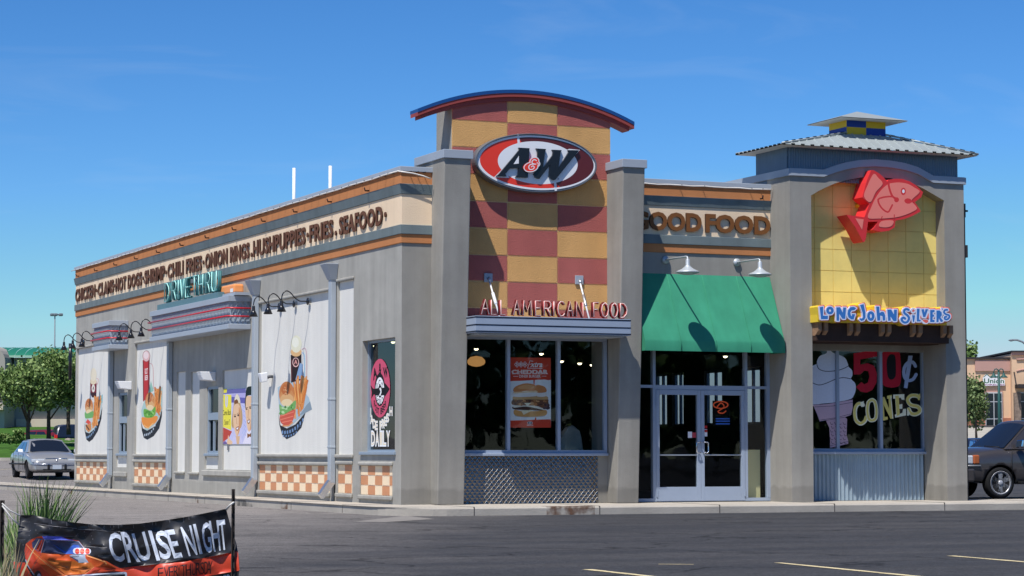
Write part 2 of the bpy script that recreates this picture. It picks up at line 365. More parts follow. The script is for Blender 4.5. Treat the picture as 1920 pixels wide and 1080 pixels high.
# ------------------------------------------------------------------ THE RESTAURANT
H = 6.27; LX = 11.82; LY = 26.4
B = thing('restaurant_building', 'low grey stucco fast food restaurant with chequered entrance tower and yellow arched corner bay', 'restaurant')
def yz(px): return SX(px, 800, 0)[0]
wl = MB(); holes = []; panels = []
def panel(px0, px1, zt, zb, d=.045): a, b = yz(px1), yz(px0); holes.append((a, b, zb, zt, d)); return (a, b, zb, zt)
def zs(px, py): return SX(px, py, 0)[1]
zt4, zb4 = zs(640, 528), zs(640, 852)
P1 = panel(143, 204, zs(160, 652), zs(160, 851)); P2 = panel(252.5, 315, zs(280, 641), zs(280, 851)); P3 = panel(485.5, 619, zs(540, 560), zs(540, 851)); P4 = panel(632, 662, zt4, zb4)
T1 = panel(143.5, 203, zs(170, 866), zs(170, 901), .03); T2 = panel(251.5, 314.5, zs(280, 867), zs(280, 907), .03); T3 = panel(486, 619, zs(540, 872), zs(540, 921), .03)
T4 = panel(633, 661, zs(645, 871), zs(645, 925), .03); T5 = panel(675.5, 736, zs(705, 873), zs(705, 929), .03)
N1 = panel(330.5, 347, zs(340, 697), zs(340, 884)); N2 = panel(357, 373.5, zs(365, 697), zs(365, 885)); N3 = panel(416.5, 474, zs(445, 692), zs(445, 881))
N4 = panel(384, 409, zs(396, 856), zs(396, 879)); N5 = panel(218, 238, zs(228, 855), zs(228, 876))
W1 = panel(679, 740.5, zs(700, 637), zs(700, 848), .22); W2 = panel(387, 409, zs(398, 724), zs(398, 851), .12); W3 = panel(221.5, 238, zs(230, 736), zs(230, 851), .12)
holed(wl, 'x', 0, -1, 0, LY, -.02, 4.86, holes, STUCCO)
# front short wall, food wall with its store front opening, rear and right walls
SFX0, SFX1, SFZ = 4.71, 7.79, 3.0
wl.face([(0, 0, -.02), (1.1, 0, -.02), (1.1, 0, 4.86), (0, 0, 4.86)], STUCCO_SHADE)
wl.face([(4.3, 0, SFZ), (LX-.3, 0, SFZ), (LX-.3, 0, 4.86), (4.3, 0, 4.86)], STUCCO_SHADE); wl.face([(4.3, 0, SFZ), (LX-.3, 0, SFZ), (LX-.3, .4, SFZ), (4.3, .4, SFZ)], STUCCO)
wl.face([(0, LY, -.02), (LX, LY, -.02), (LX, LY, 6.1), (0, LY, 6.1)], STUCCO); RW = [(7.35, 8.3, 1.62, 2.95, .15), (9.2, 10.15, 1.62, 2.95, .15), (11.2, 11.85, 1.62, 2.95, .15), (12.1, 12.85, 1.62, 2.95, .15)]; holed(wl, 'x', LX, 1, 6.0, LY, -.02, 6.1, RW, STUCCO)
wl.build('wall', B)
mb = MB()
for a, b, c, d in (P1, P2, P3, P4, N1, N2, N3, N4, N5): mb = MB(); mb.face([(.045, a, c), (.045, b, c), (.045, b, d), (.045, a, d)], PANEL); mb.build('wall_panel', B)
# sills and little lips around panels
for (a, b, c, d) in (P1, P2, P3, P4):
    mb = MB(); mb.box(-.05, 0.001, a-.04, b+.04, c-.07, c, STUCCO); mb.build('panel_ledge', B, bevel=.02); mb = MB(); mb.box(-.035, 0.001, a-.04, b+.04, d, d+.06, STUCCO); mb.build('panel_ledge', B, bevel=.02)
for (a, b, c, d) in (T1, T2, T3, T4, T5):
    mb = MB(); mb.box(-.05, 0.001, a-.04, b+.04, c-.08, c, STUCCO); mb.build('tile_ledge', B, bevel=.02); mb = MB(); mb.box(-.045, 0.001, a-.04, b+.04, d, d+.07, STUCCO); mb.build('tile_ledge', B, bevel=.02)
for q0, q1, c in ((N3[0]-.04, N4[1]+.06, N3[2]-.02), (N5[0]-.08, N5[1]+.1, N5[2]-.12), (N1[0]-.03, N1[1]+.03, N1[2]), (N2[0]-.03, N2[1]+.03, N2[2])):
    mb = MB(); hh = .13 if q1-q0 > 1.2 else .06; mb.box(-.06, 0.001, q0, q1, c-hh, c, STUCCO); mb.build('panel_ledge', B, bevel=.02)
# chequered wall tiles
for (a, b, c, d), first in ((T1, 0), (T2, 0), (T3, 1), (T4, 0), (T5, 0)):
    mb = MB(); mb.face([(.03, a, c), (.03, b, c), (.03, b, d), (.03, a, d)], TILE_G)
    tw = .395; th = (d-c)/3; k0 = 0; y = b
    while y > a+.02:
        y2 = max(a, y-tw)
        for r in range(3):
            dark = (k0+r+first) % 2 == 1
            mb.box(.018, .0305, y2+.008, y-.008, d-(r+1)*th+.008, d-r*th-.008, TILE_B if dark else TILE_C)
        y = y2; k0 += 1
    mb.build('wall_tile', B)
# side windows
def side_window(r, d, rows, name='side_window', sill=True, fw=.07):
    a, b, c, e = r; mb = MB(); x0 = d-.05; x1 = d+.04
    mb.box(x0, x1, a, a+fw, c, e, ALU_D); mb.box(x0, x1, b-fw, b, c, e, ALU_D); mb.box(x0, x1, a+fw, b-fw, c, c+fw, ALU_D); mb.box(x0, x1, a+fw, b-fw, e-fw, e, ALU_D)
    for f, t in rows: z = c+(e-c)*f; mb.box(x0-.01, x1, a+fw, b-fw, z-t/2, z+t/2, ALU_D)
    w_ = mb.build(name, B)
    mb = MB(); mb.face([(d, a+fw, c+fw), (d, b-fw, c+fw), (d, b-fw, e-fw), (d, a+fw, e-fw)], GLASS_S); mb.build('pane', w_)
    if sill: mb = MB(); mb.box(-.05, d, a-.06, b+.06, c-.05, c+.01, ALU_D); mb.build('sill', w_, bevel=.008)
    return w_
SW = side_window(W1, .16, [], fw=.05)
for r in (W2, W3):
    sw = side_window(r, .08, [(.555, .17)], 'drive_through_window')
    a, b, c, e = r; mb = MB(); ym = a+(b-a)*.45; mb.box(.02, .06, ym-.03, ym+.03, c+.07, c+(e-c)*.48, ALU_D); mb.build('sliding_sash', sw); mb = MB(); mb.box(.02, .06, b-.14, b-.09, c+.07, c+(e-c)*.48, ALU_D); mb.build('sliding_sash', sw)
# cornice bands, L-shaped in plan with a separate length over the entrance
def band(name, z0, z1, p, m, p2=None):
    mb = MB(); p2 = p if p2 is None else p2
    def ring(q, z): return [(-q, LY+q, z), (-q, -q, z), (.6, -q, z), (.6, .05, z), (.05, .05, z), (.05, LY+q, z)]
    a, b = ring(p2, z0), ring(p, z1); n = 6
    mb.mesh(a+b, [tuple(range(n))[::-1], tuple(range(n, 2*n))]+[(i, (i+1) % n, n+(i+1) % n, n+i) for i in range(n)], m)
    mb.hexa([(4.68, -p2, z0), (7.82, -p2, z0), (7.82, .05, z0), (4.68, .05, z0)], [(4.68, -p, z1), (7.82, -p, z1), (7.82, .05, z1), (4.68, .05, z1)], m)
    return mb.build(name, B, fixn=True, bevel=.008)
band('cornice_band', 4.845, 5.015, .025, ORANGE); band('cornice_band', 5.01, 5.185, .05, TEAL); band('frieze', 5.18, 5.76, .02, CREAM)
band('cornice_band', 5.755, 5.945, .075, TEAL, .04); band('cornice_band', 5.94, 6.18, .035, ORANGE); band('coping', 6.175, H, .07, FLASH)
mb = MB(); mb.box(.02, LX, .35, LY-.02, 5.7, 5.8, mat('roof_membrane', (.35, .35, .34), rough=.95, var=.1)); mb.box(.0, .3, 3, LY, 5.8, H-.02, FLASH); mb.build('roof', B)

# canted stucco piers
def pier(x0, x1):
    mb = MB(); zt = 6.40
    mb.hexa([(x0, -.33, 0), (x1, -.33, 0), (x1, .8, 0), (x0, .8, 0)], [(x0, -.655, zt), (x1, -.655, zt), (x1, .8, zt), (x0, .8, zt)], STUCCO_SHADE)
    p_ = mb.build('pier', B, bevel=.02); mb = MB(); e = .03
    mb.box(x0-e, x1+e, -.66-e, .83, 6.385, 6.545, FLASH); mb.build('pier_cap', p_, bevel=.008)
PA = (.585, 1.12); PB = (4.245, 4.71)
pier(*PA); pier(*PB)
# entrance tower: body, tiles, barrel roof
TX0, TX1, TY = 1.03, 4.32, .08
CXR = 2.548; HALF = 2.248
def arc_z(x, zend=7.30, zpk=7.785):
    s = zpk-zend; R_ = (HALF**2+s*s)/(2*s); return zpk-R_+math.sqrt(max(0, R_*R_-(x-CXR)**2))
xs = [TX0+(TX1-TX0)*i/16 for i in range(17)]
mb = MB(); pts = [(TX0, TY+.02, 3.15), (TX1, TY+.02, 3.15)]+[(x, TY+.02, arc_z(x)-.08) for x in reversed(xs)]
mb.prism(pts, (0, .78, 0), STUCCO_SHADE); mb.build('tower', B)
joints = [3.19, 3.682, 4.185, 4.685, 5.19, 5.70, 6.205, 6.71, 7.215]
cols = [TX0, 2.16, 3.20, TX1]
mb = MB(); mb.prism([(TX0, TY+.006, 3.15), (TX1, TY+.006, 3.15)]+[(x, TY+.006, arc_z(x)-.115) for x in reversed(xs)], (0, .013, 0), GROUT)
for r in range(9):
    z0 = joints[r]; z1 = joints[r+1] if r+1 < len(joints) else None
    for c in range(3):
        x0, x1 = cols[c]+.012*(c > 0), cols[c+1]-.012*(c < 2); m = OCHRE if (r+c) % 2 == 0 else BRICKRED
        if r == 0: m = BRICKRED if c % 2 == 0 else OCHRE
        else: m = (OCHRE, BRICKRED)[(r+c+1) % 2] if False else (BRICKRED if (r+c) % 2 == 0 else OCHRE)
        xx = [x0+(x1-x0)*i/8 for i in range(9)]
        tops = [min((z1 or 99)-.012, arc_z(x)-.12) for x in xx]
        if min(tops) <= z0+.03: continue
        mb.prism([(x0, TY-.012, z0+.012), (x1, TY-.012, z0+.012)]+[(x, TY-.012, t) for x, t in zip(reversed(xx), reversed(tops))], (0, .017, 0), m)
mb.build('tower_tile', B, fixn=True)
RX = [CXR-HALF+2*HALF*i/28 for i in range(29)]
def arcslab(name, y0, y1, dz0, dz1, inset, m, parent=B):
    q = [x for x in RX if CXR-HALF+inset-1e-6 <= x <= CXR+HALF-inset+1e-6]
    if inset: q = [CXR-HALF+inset]+[x for x in q if CXR-HALF+inset+.02 < x < CXR+HALF-inset-.02]+[CXR+HALF-inset]
    mb = MB()
    for i in range(len(q)-1):
        a, b = q[i], q[i+1]; za, zb_ = arc_z(a), arc_z(b)
        mb.mesh([(a, y0, za+dz0), (b, y0, zb_+dz0), (b, y0, zb_+dz1), (a, y0, za+dz1), (a, y1, za+dz0), (b, y1, zb_+dz0), (b, y1, zb_+dz1), (a, y1, za+dz1)],
                [(0, 1, 2, 3), (7, 6, 5, 4), (3, 2, 6, 7), (0, 4, 5, 1)], m)
    a, b = q[0], q[-1]
    for x in (a, b): mb.face([(x, y0, arc_z(x)+dz0), (x, y0, arc_z(x)+dz1), (x, y1, arc_z(x)+dz1), (x, y1, arc_z(x)+dz0)], m)
    return mb.build(name, parent, fixn=True)
RO = arcslab('barrel_roof', -.02, .36, -.07, 0.0, .0, MAROON)
arcslab('roof_edging', -.03, .38, 0.0, .065, -0.0, BLUE, RO)
arcslab('fascia', .03, .34, -.15, -.07, .085, MAROON, RO)

# shop-front window between the piers, quilted panel below
def framed(name, Y, x0, x1, z0, z1, mull, fw=.06, fd=.10, m=ALU, glass=GLASS, bottom=None, rows=()):
    mb = MB(); b_ = bottom or fw
    mb.box(x0, x1, Y-fd/2, Y+fd/2, z0, z0+b_, m); mb.box(x0, x1, Y-fd/2, Y+fd/2, z1-fw, z1, m)
    for x in [x0+fw/2, x1-fw/2]+list(mull): mb.box(x-fw/2, x+fw/2, Y-fd/2-.003, Y+fd/2, z0+b_, z1-fw, m)
    o = mb.build(name, B)
    ed = [x0+fw/2]+list(mull)+[x1-fw/2]
    for i in range(len(ed)-1):
        mb = MB(); mb.face([(ed[i]+fw/2, Y, z0+b_), (ed[i+1]-fw/2, Y, z0+b_), (ed[i+1]-fw/2, Y, z1-fw), (ed[i]+fw/2, Y, z1-fw)], glass); mb.build('pane', o)
    return o
TWN = framed('tower_window', .08, 1.10, 4.22, .95, 3.15, (2.17, 3.21), fw=.06)
mb = MB(); mb.box(1.1, 4.22, -.03, .10, .90, .955, ALU); mb.build('sill', TWN, bevel=.008)
mb = MB(); x0, x1, z0, z1 = 1.1, 4.03, .01, .90
mb.face([(x0, .075, z0), (4.25, .075, z0), (4.25, .075, z1), (x0, .075, z1)], STUCCO_SHADE)
for s in range(3):
    sx0, sx1 = x0+(x1-x0)*s/3+.004, x0+(x1-x0)*(s+1)/3-.004; nx = 20; nz = 16; dx = (sx1-sx0)/nx; dz = (z1-z0)/nz
    vs = []; fs = []; idx = {}
    for i in range(nx+1):
        for j in range(nz+1):
            up = .007*random.uniform(.8, 1.2) if (i+j) % 2 else 0.0
            idx[i, j] = len(vs); vs.append((sx0+dx*i+random.uniform(-.003, .003), .06-up, z0+dz*j))
    for i in range(nx+1):
        for j in range(nz+1):
            if (i+j) % 2:
                ring_ = [(i+1, j), (i, j+1), (i-1, j), (i, j-1)]
                for k in range(4):
                    p, q = ring_[k], ring_[(k+1) % 4]
                    if p in idx and q in idx: fs.append((idx[i, j], idx[p], idx[q]))
    mb.mesh(vs, fs, QUILT)
    QL = mat('quilt_ridge_glint', (.42, .41, .40), rough=.3, metal=.9)  # paler metal on the ridges paints in their bright reflected lines
    for i in range(nx):
        for j in range(nz):
            p, q = ((sx0+dx*i, .056, z0+dz*j), (sx0+dx*(i+1), .056, z0+dz*(j+1))) if (i+j) % 2 == 0 else ((sx0+dx*i, .056, z0+dz*(j+1)), (sx0+dx*(i+1), .056, z0+dz*j))
            mb.tube([p, q], .0045, QL, 4, cap=False)
mb.build('quilted_panel', B)

# entrance store front with double doors
Y = .10
ST = framed('entrance_front', Y, 4.80, 7.79, .02, 3.05, (5.24, 7.26), fw=.06)
for c in list(ST.children): bpy.data.objects.remove(c)
mb = MB()
for a, b in ((4.86, 5.21), (7.29, 7.73)): mb.box(a, b, Y-.048, Y+.048, 2.215, 2.27, ALU)
mb.box(5.27, 7.23, Y-.048, Y+.048, 2.185, 2.27, ALU); mb.build('transom_bar', ST)
for a, b, c, d in ((4.86, 5.21, .08, 2.215), (7.29, 7.73, .08, 2.215), (4.86, 5.21, 2.27, 2.99), (7.29, 7.73, 2.27, 2.99), (5.27, 7.23, 2.27, 2.99)):
    mb = MB(); mb.face([(a, Y, c), (b, Y, c), (b, Y, d), (a, Y, d)], GLASS); mb.build('pane', ST)
for (a, b, hs) in ((5.275, 6.25, 1), (6.255, 7.225, -1)):
    mb = MB(); st = .075; y0, y1 = Y-.055, Y+.02
    mb.box(a, a+st, y0, y1, .03, 2.18, ALU); mb.box(b-st, b, y0, y1, .03, 2.18, ALU); mb.box(a+st, b-st, y0, y1, 2.085, 2.18, ALU); mb.box(a+st, b-st, y0, y1, .03, .30, ALU); mb.box(a+st, b-st, y0+.01, y1, .905, .93, STEEL)
    D = mb.build('door', B, bevel=.004)
    mb = MB(); mb.face([(a+st, Y-.02, .30), (b-st, Y-.02, .30), (b-st, Y-.02, 2.085), (a+st, Y-.02, 2.085)], GLASS); mb.build('pane', D)
    e = b-.04 if hs == 1 else a+.04; s = -1 if hs == 1 else 1; yh = y0-.06
    mb = MB(); z0, z1 = .96, 1.17; e2 = e+s*.085
    mb.tube([(e, y0, z0), (e, yh, z0+.005), (e2-s*.02, yh, z0), (e2, yh, z0+.02), (e2, yh, z1-.02), (e2-s*.02, yh, z1), (e, yh, z1-.005), (e, y0, z1)], .012, CHROME); mb.build('handle', D)
    hx = a+.012 if hs == 1 else b-.012
    for z in (.18, 1.92): mb = MB(); mb.box(hx-.014, hx+.014, y0-.014, y0-.002, z-.07, z+.07, ALU); mb.build('hinge', D)
def stick(x, z, w_, h, c, name='sticker', parent=B, y=None):
    mb = MB(); y = Y-.026 if y is None else y; mb.face([(x, y, z), (x+w_, y, z), (x+w_, y, z+h), (x, y, z+h)], paint(c)); return mb.build(name, parent)
stick(5.98, 1.25, .09, .12, (235, 232, 235)); stick(6.075, 1.255, .085, .10, (190, 70, 80)); stick(6.335, 1.28, .07, .14, (235, 235, 240)); stick(6.335, 1.36, .07, .05, (190, 40, 40), y=Y-.03)
stick(6.335, 1.44, .07, .05, (190, 40, 40))
mb = MB(); mb.box(7.32, 7.70, .30, .33, .05, 1.02, mat('cream_board', srgb(250, 238, 180), rough=.8)); mb.build('cream_board', ST)

# corner bay with arched opening (sea-food side)
ox0, ox1 = 8.27, 11.35; by0 = -.80
flat = 6.38
top = [(7.79, flat), (8.545, flat+.005)]+[FY(1370+u/4, 190+v/4, by0) for u, v in [(780, 533), (860, 510), (960, 492), (1080, 487), (1200, 497), (1300, 514), (1400, 545)]]+[(11.08, flat), (11.82, flat)]
inner = [(ox0, 6.0)]+[FY(1370+u/4, 190+v/4, by0) for u, v in [(660, 672), (720, 643), (780, 616), (850, 595), (920, 580), (980, 570), (1050, 566), (1100, 567), (1200, 576), (1300, 598), (1380, 622), (1440, 651), (1520, 697)]]+[(ox1, 6.03)]
outl = [(7.79, 0)]+[(ox0, 0)]+inner+[(ox1, 0), (11.82, 0)]+top[::-1]
mb = MB(); mb.prism([(x, by0, z) for x, z in outl], (0, .9, 0), STUCCO_SHADE); mb.build('arched_bay', B, fixn=True)
mb = MB(); mb.face([(11.82, by0, 0), (11.82, 6, 0), (11.82, 6, flat), (11.82, by0, flat)], STUCCO_SHADE); mb.box(7.81, 11.81, .1, 2.2, 5.0, 6.36, STUCCO_SHADE); mb.build('bay_return', B)
mb = MB()
for i in range(len(top)-1):
    (a, za), (b, zb_) = top[i], top[i+1]; h0, h1 = -.005, .135
    ya, yb2 = by0-.04, 1.9
    mb.hexa([(a, ya, za+h0), (b, ya, zb_+h0), (b, by0+.12, zb_+h0), (a, by0+.12, za+h0)], [(a, ya, za+h1), (b, ya, zb_+h1), (b, by0+.12, zb_+h1), (a, by0+.12, za+h1)], FLASH)
mb.box(7.752, 7.86, by0-.037, 1.9, flat-.009, flat+.131, FLASH); mb.box(11.75, 11.858, by0-.037, 1.9, flat-.009, flat+.131, FLASH)
mb.build('arched_coping', B)
# yellow tile field
YT = -.49; zb_t = 3.55
tjx = [ox0+.03, 8.52, 8.94, 9.365, 9.79, 10.215, 10.635, 11.05, ox1+.01]; tjz = [3.55, 3.72, 4.14, 4.56, 4.985, 5.405, 5.83, 6.255, 6.5]
mb = MB(); mb.box(ox0-.02, ox1+.02, YT+.012, YT+.1, zb_t, 6.5, YGROUT)
for i in range(8):
    for j in range(8):
        mb.box(tjx[i]+(.006 if i else -.03), tjx[i+1]-(.006 if i < 7 else -.02), YT, YT+.011, tjz[j]+.006, tjz[j+1]-.006, YELLOW)
mb.build('yellow_tile', B)
mb = MB(); mb.box(ox0, ox1, YT-.05, .12, 3.13, 3.55, WOOD_D); mb.build('opening_head', B)
SWN = framed('bay_window', .08, ox0, 11.40, .98, 3.14, (9.335, 10.345), fw=.065)
mb = MB(); mb.box(ox0, 11.37, -.05, .10, .93, .985, ALU); mb.build('sill', SWN, bevel=.008)
mb = MB(); vs = []; fs = []; n = 33*8
for i in range(n+1):
    x = ox0+(ox1-ox0)*i/n; y = .055+.02*math.sin(2*math.pi*i/8)
    vs += [(x, y, .01), (x, y, .93)]
fs = [(2*i, 2*i+2, 2*i+3, 2*i+1) for i in range(n)]
mb.mesh(vs, fs, CORR, True); mb.build('corrugated_panel', B)
mb = MB(); mb.box(ox1, 11.5, .03, .12, 0, 3.2, STUCCO_SHADE); mb.build('bay_jamb', B)
# clerestory box, hip roof and cupola
cx0, cx1, cy0, cy1, cz0, cz1 = 7.80, 11.74, -.70, .55, 6.3, 6.98
mb = MB()
def corr_wall(mb, p, q, z0, z1, m, pitch=.055, amp=.010):
    p, q = Vector(p), Vector(q); d = q-p; Ln = d.length; d.normalize(); nn = Vector((d.y, -d.x, 0)); n = max(2, int(Ln/pitch))*4; vs = []
    for i in range(n+1):
        v = p+d*(Ln*i/n)+nn*(amp*math.sin(2*math.pi*i/4+.8)); vs += [(v.x, v.y, z0), (v.x, v.y, z1)]
    mb.mesh(vs, [(2*i, 2*i+2, 2*i+3, 2*i+1) for i in range(n)], m)
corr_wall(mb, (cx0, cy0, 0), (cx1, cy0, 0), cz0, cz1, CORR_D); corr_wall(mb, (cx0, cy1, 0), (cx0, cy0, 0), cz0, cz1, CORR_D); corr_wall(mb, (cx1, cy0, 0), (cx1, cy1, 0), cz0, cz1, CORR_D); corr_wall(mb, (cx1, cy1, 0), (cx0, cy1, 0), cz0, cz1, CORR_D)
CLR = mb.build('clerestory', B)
ex0, ex1, ey0, ey1, ez = 7.50, 12.04, -1.02, .85, 6.955
kx0, kx1, ky0, ky1, kz = 9.36, 10.27, -.36, .32, 7.33
mb = MB()
def ribbed(mb, a, b, c, d, n, m, amp=.015):   # eave a->b, ridge d->c ; folded ribs
    a, b, c, d = map(Vector, (a, b, c, d)); nr = (b-a).cross(d-a).normalized()
    if nr.z < 0: nr = -nr
    vs = []; Ln = (b-a).length
    def up(u): u = u % 1; return amp if .08 < u < .26 else 0
    ts = []
    for i in range(n): ts += [(i+.0)/n, (i+.06)/n, (i+.10)/n, (i+.24)/n, (i+.28)/n]
    ts.append(1.0); hs = [0, 0, amp, amp, 0]*n+[0]
    for t, h in zip(ts, hs):
        e = a.lerp(b, t)
        # rib runs up slope: clip against hip lines
        ba = (b-a)
        tl = (d-a).dot(ba)/ba.length_squared; tr = (c-a).dot(ba)/ba.length_squared
        if t < tl: f = t/tl; g = a.lerp(d, f)
        elif t > tr: f = (1-t)/(1-tr); g = b.lerp(c, f)
        else: g = d.lerp(c, (t-tl)/(tr-tl))
        vs += [e+nr*h, g+nr*h]
    mb.mesh(vs, [(2*i, 2*i+2, 2*i+3, 2*i+1) for i in range(len(ts)-1)], m)
E4 = [(ex0, ey0, ez), (ex1, ey0, ez), (ex1, ey1, ez), (ex0, ey1, ez)]; K4 = [(kx0, ky0, kz), (kx1, ky0, kz), (kx1, ky1, kz), (kx0, ky1, kz)]
for i, n in ((0, 21), (1, 11), (2, 21), (3, 11)): ribbed(mb, E4[i], E4[(i+1) % 4], K4[(i+1) % 4], K4[i], n, ROOFM)
mb.face([(ex0, ey0, ez-.012), (ex1, ey0, ez-.012), (ex1, ey1, ez-.012), (ex0, ey1, ez-.012)], mat('soffit', (.62, .62, .60), rough=.8))
for i in range(4):
    a, b = Vector(E4[i]), Vector(K4[i]); mb.tube([a+Vector((0, 0, .02)), b+Vector((0, 0, .03))], .02, ROOFM, 6)
# dark blocks at the rib ends, dark dashes along the hips
for k in range(21):
    x = ex0+(ex1-ex0)*(k+.17)/21; mb.box(x-.035, x+.035, ey0-.004, ey0+.03, ez-.008, ez+.026, DARK)
for k in range(11):
    y = ey0+(ey1-ey0)*(1-(k+.17)/11); mb.box(ex0-.004, ex0+.03, y-.035, y+.035, ez-.008, ez+.026, DARK)
for i in (0, 1):
    a, b = Vector(E4[i]), Vector(K4[i])
    for k in range(9):
        p = a.lerp(b, (k+.4)/9.3)+Vector((0, 0, .035)); q = a.lerp(b, (k+.85)/9.3)+Vector((0, 0, .035)); mb.tube([p, q], .018, DARK, 6)
mb.build('hip_roof', B)
mb = MB(); zc = [7.30, 7.475, 7.66]; YB = mat('cupola_yellow', srgb(214, 180, 40), rough=.5); BB = mat('cupola_blue', srgb(26, 62, 150), rough=.5)
for r in range(2):
    for i in range(2):
        a, b = kx0+(kx1-kx0)*i/2, kx0+(kx1-kx0)*(i+1)/2; m = YB if (i+r) % 2 == 0 else BB
        if r == 0: mm = YB if i == 0 else BB
        else: mm = BB if i == 0 else YB
        mb.face([(a, ky0, zc[r]), (b, ky0, zc[r]), (b, ky0, zc[r+1]), (a, ky0, zc[r+1])], mm); mb.face([(a, ky1, zc[r]), (b, ky1, zc[r]), (b, ky1, zc[r+1]), (a, ky1, zc[r+1])], mm)
    mm = BB if r == 0 else YB
    for x in (kx0, kx1): mb.face([(x, ky0, zc[r]), (x, ky1, zc[r]), (x, ky1, zc[r+1]), (x, ky0, zc[r+1])], mm)
CUP = mb.build('cupola', B)
mb = MB(); ax, ay = (kx0+kx1)/2, (ky0+ky1)/2; e = .33; base = [(kx0-e, ky0-e, 7.62), (kx1+e, ky0-e, 7.62), (kx1+e, ky1+e, 7.62), (kx0-e, ky1+e, 7.62)]
for i in range(4): mb.face([base[i], base[(i+1) % 4], (ax, ay, 7.85)], ROOFM)
mb.face([(x, y, z-.012) for x, y, z in base], mat('soffit', (.6,)*3)); mb.build('cupola_roof', CUP)

# interior, dark, with lit pendants
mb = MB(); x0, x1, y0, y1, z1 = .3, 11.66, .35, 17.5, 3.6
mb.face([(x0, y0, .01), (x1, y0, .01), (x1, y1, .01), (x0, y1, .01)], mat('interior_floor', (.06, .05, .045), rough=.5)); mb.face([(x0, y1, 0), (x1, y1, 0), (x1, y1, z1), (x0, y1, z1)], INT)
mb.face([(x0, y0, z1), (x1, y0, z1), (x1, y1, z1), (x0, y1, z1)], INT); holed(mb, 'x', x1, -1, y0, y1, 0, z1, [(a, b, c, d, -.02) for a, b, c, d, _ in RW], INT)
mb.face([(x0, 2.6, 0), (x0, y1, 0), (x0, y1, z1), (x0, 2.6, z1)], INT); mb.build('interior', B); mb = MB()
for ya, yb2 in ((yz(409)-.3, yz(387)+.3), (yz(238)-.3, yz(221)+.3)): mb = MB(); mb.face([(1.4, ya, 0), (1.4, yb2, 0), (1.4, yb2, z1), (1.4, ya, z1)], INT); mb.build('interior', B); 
for a, b, c, d, _ in RW:
    mb = MB(); xx = LX-.08
    for q in (a+.03, (a+b)/2, b-.03): mb.box(xx-.03, xx+.03, q-.03, q+.03, c+.06, d-.06, ALU)
    for q in (c+.03, d-.03): mb.box(xx-.03, xx+.03, a, b, q-.03, q+.03, ALU)
    wn = mb.build('dining_window', B); mb = MB(); mb.face([(xx, a, c), (xx, b, c), (xx, b, d), (xx, a, d)], GLASS_S); mb.build('pane', wn)
mb = MB()
mb.box(2.0, 6.0, 6.2, 6.9, 0.02, 1.05, mat('counter_front', (.10, .06, .04), rough=.5)); mb.build('counter', B)
# ------------------------------------------------------------------ MENU LETTERING ON THE FRIEZE
def word_sign(name, label, s, f, x0, x1, z0, z1, face, side, dep, group, off=.02, dot=None):
    """raised letters; f(u, z, d) -> 3D with d the distance out of the wall"""
    root = thing(name, label, 'sign lettering', tuple(f(x0, z0, 0)), group)
    # letters one by one so that each is a part of its own
    full, _ = glyphs(s, off, 1.0); a = min(p[0] for p in full); b = max(p[0] for p in full)
    for i, ch in enumerate(s):
        if ch == ' ': continue
        v, fs = glyphs(ch, off, 1.0)
        if i == 0: left = a
        else:
            pv, _ = glyphs(s[:i+1], off, 1.0); left = max(p[0] for p in pv)-(max(p[0] for p in v)-min(p[0] for p in v))
        m0 = min(p[0] for p in v); ys = [p[1] for p in v]; lo, hi = min(ys), max(ys); mb = MB(); n = len(v)
        mc = (m0+max(p[0] for p in v))/2; sc_ = .92 if off < .03 else 1.0
        P = lambda p, d: f(x0+(x1-x0)*((mc+(p[0]-mc)*sc_-m0+left)-a)/(b-a), z0+(z1-z0)*(p[1]-lo)/(hi-lo), d)
        mb.mesh([P(p, dep) for p in v], fs, face)
        ed = set()
        for q in fs:
            for k in range(len(q)): ed.add((q[k], q[(k+1) % len(q)]))
        for (p, q) in ed:
            if (q, p) not in ed: mb.face([P(v[p], dep), P(v[q], dep), P(v[q], .012), P(v[p], .012)], side)
        mb.build('letter', root)
    if dot is not None:
        mb = MB(); c = f(dot[0], dot[1], 0); o = f(dot[0], dot[1], 1)-c; pts = []
        u = (f(dot[0]+1, dot[1], 0)-c); mb.prism([c+o*.012+u*.05*math.cos(t*.524)+Vector((0, 0, .05*math.sin(t*.524))) for t in range(12)], o*(dep-.012), face, side); mb.build('dot', root)
    return root
def side_f(u, z, d): return Vector((-.02-d, u, z))
def front_f(u, z, d): return Vector((u, -.02-d, z))
def ys(px): return SX(px, 470, -.05)[0]
MENU = [('CHICKEN', 142, 179, 181.5), ('CLAMS', 184, 213.5, 215), ('HOT DOGS', 217, 266, 268.5), ('SHRIMP', 271, 309, 311), ('CHILI FRIES', 314, 378, 381), ('ONION RINGS', 384.5, 467, 471), ('HUSHPUPPIES', 474, 572, 575.7), ('FRIES', 579.5, 624, 628.7), ('SEAFOOD', 635, 716.5, 721.5)]
for s, a, b, d in MENU:
    word_sign('menu_lettering', 'raised brown letters reading %s on the cream frieze of the side wall' % s, s, side_f, ys(a), ys(b), 5.265, 5.625, BROWN, BROWN_D, .034, 'menu words along the side frieze', .027, (ys(d), 5.33 if s in ('ONION RINGS', 'FRIES') else 5.44))
word_sign('slogan_lettering', 'large tan letters reading GOOD, first letter behind the pier, over the entrance', 'GOOD', front_f, 4.74, 6.235, 5.265, 5.63, TAN_L, BROWN_D, .05, 'slogan words over the entrance', .04)
word_sign('slogan_lettering', 'large tan letters reading FOOD next to the yellow corner bay', 'FOOD', front_f, 6.32, 7.77, 5.265, 5.63, TAN_L, BROWN_D, .05, 'slogan words over the entrance', .04)

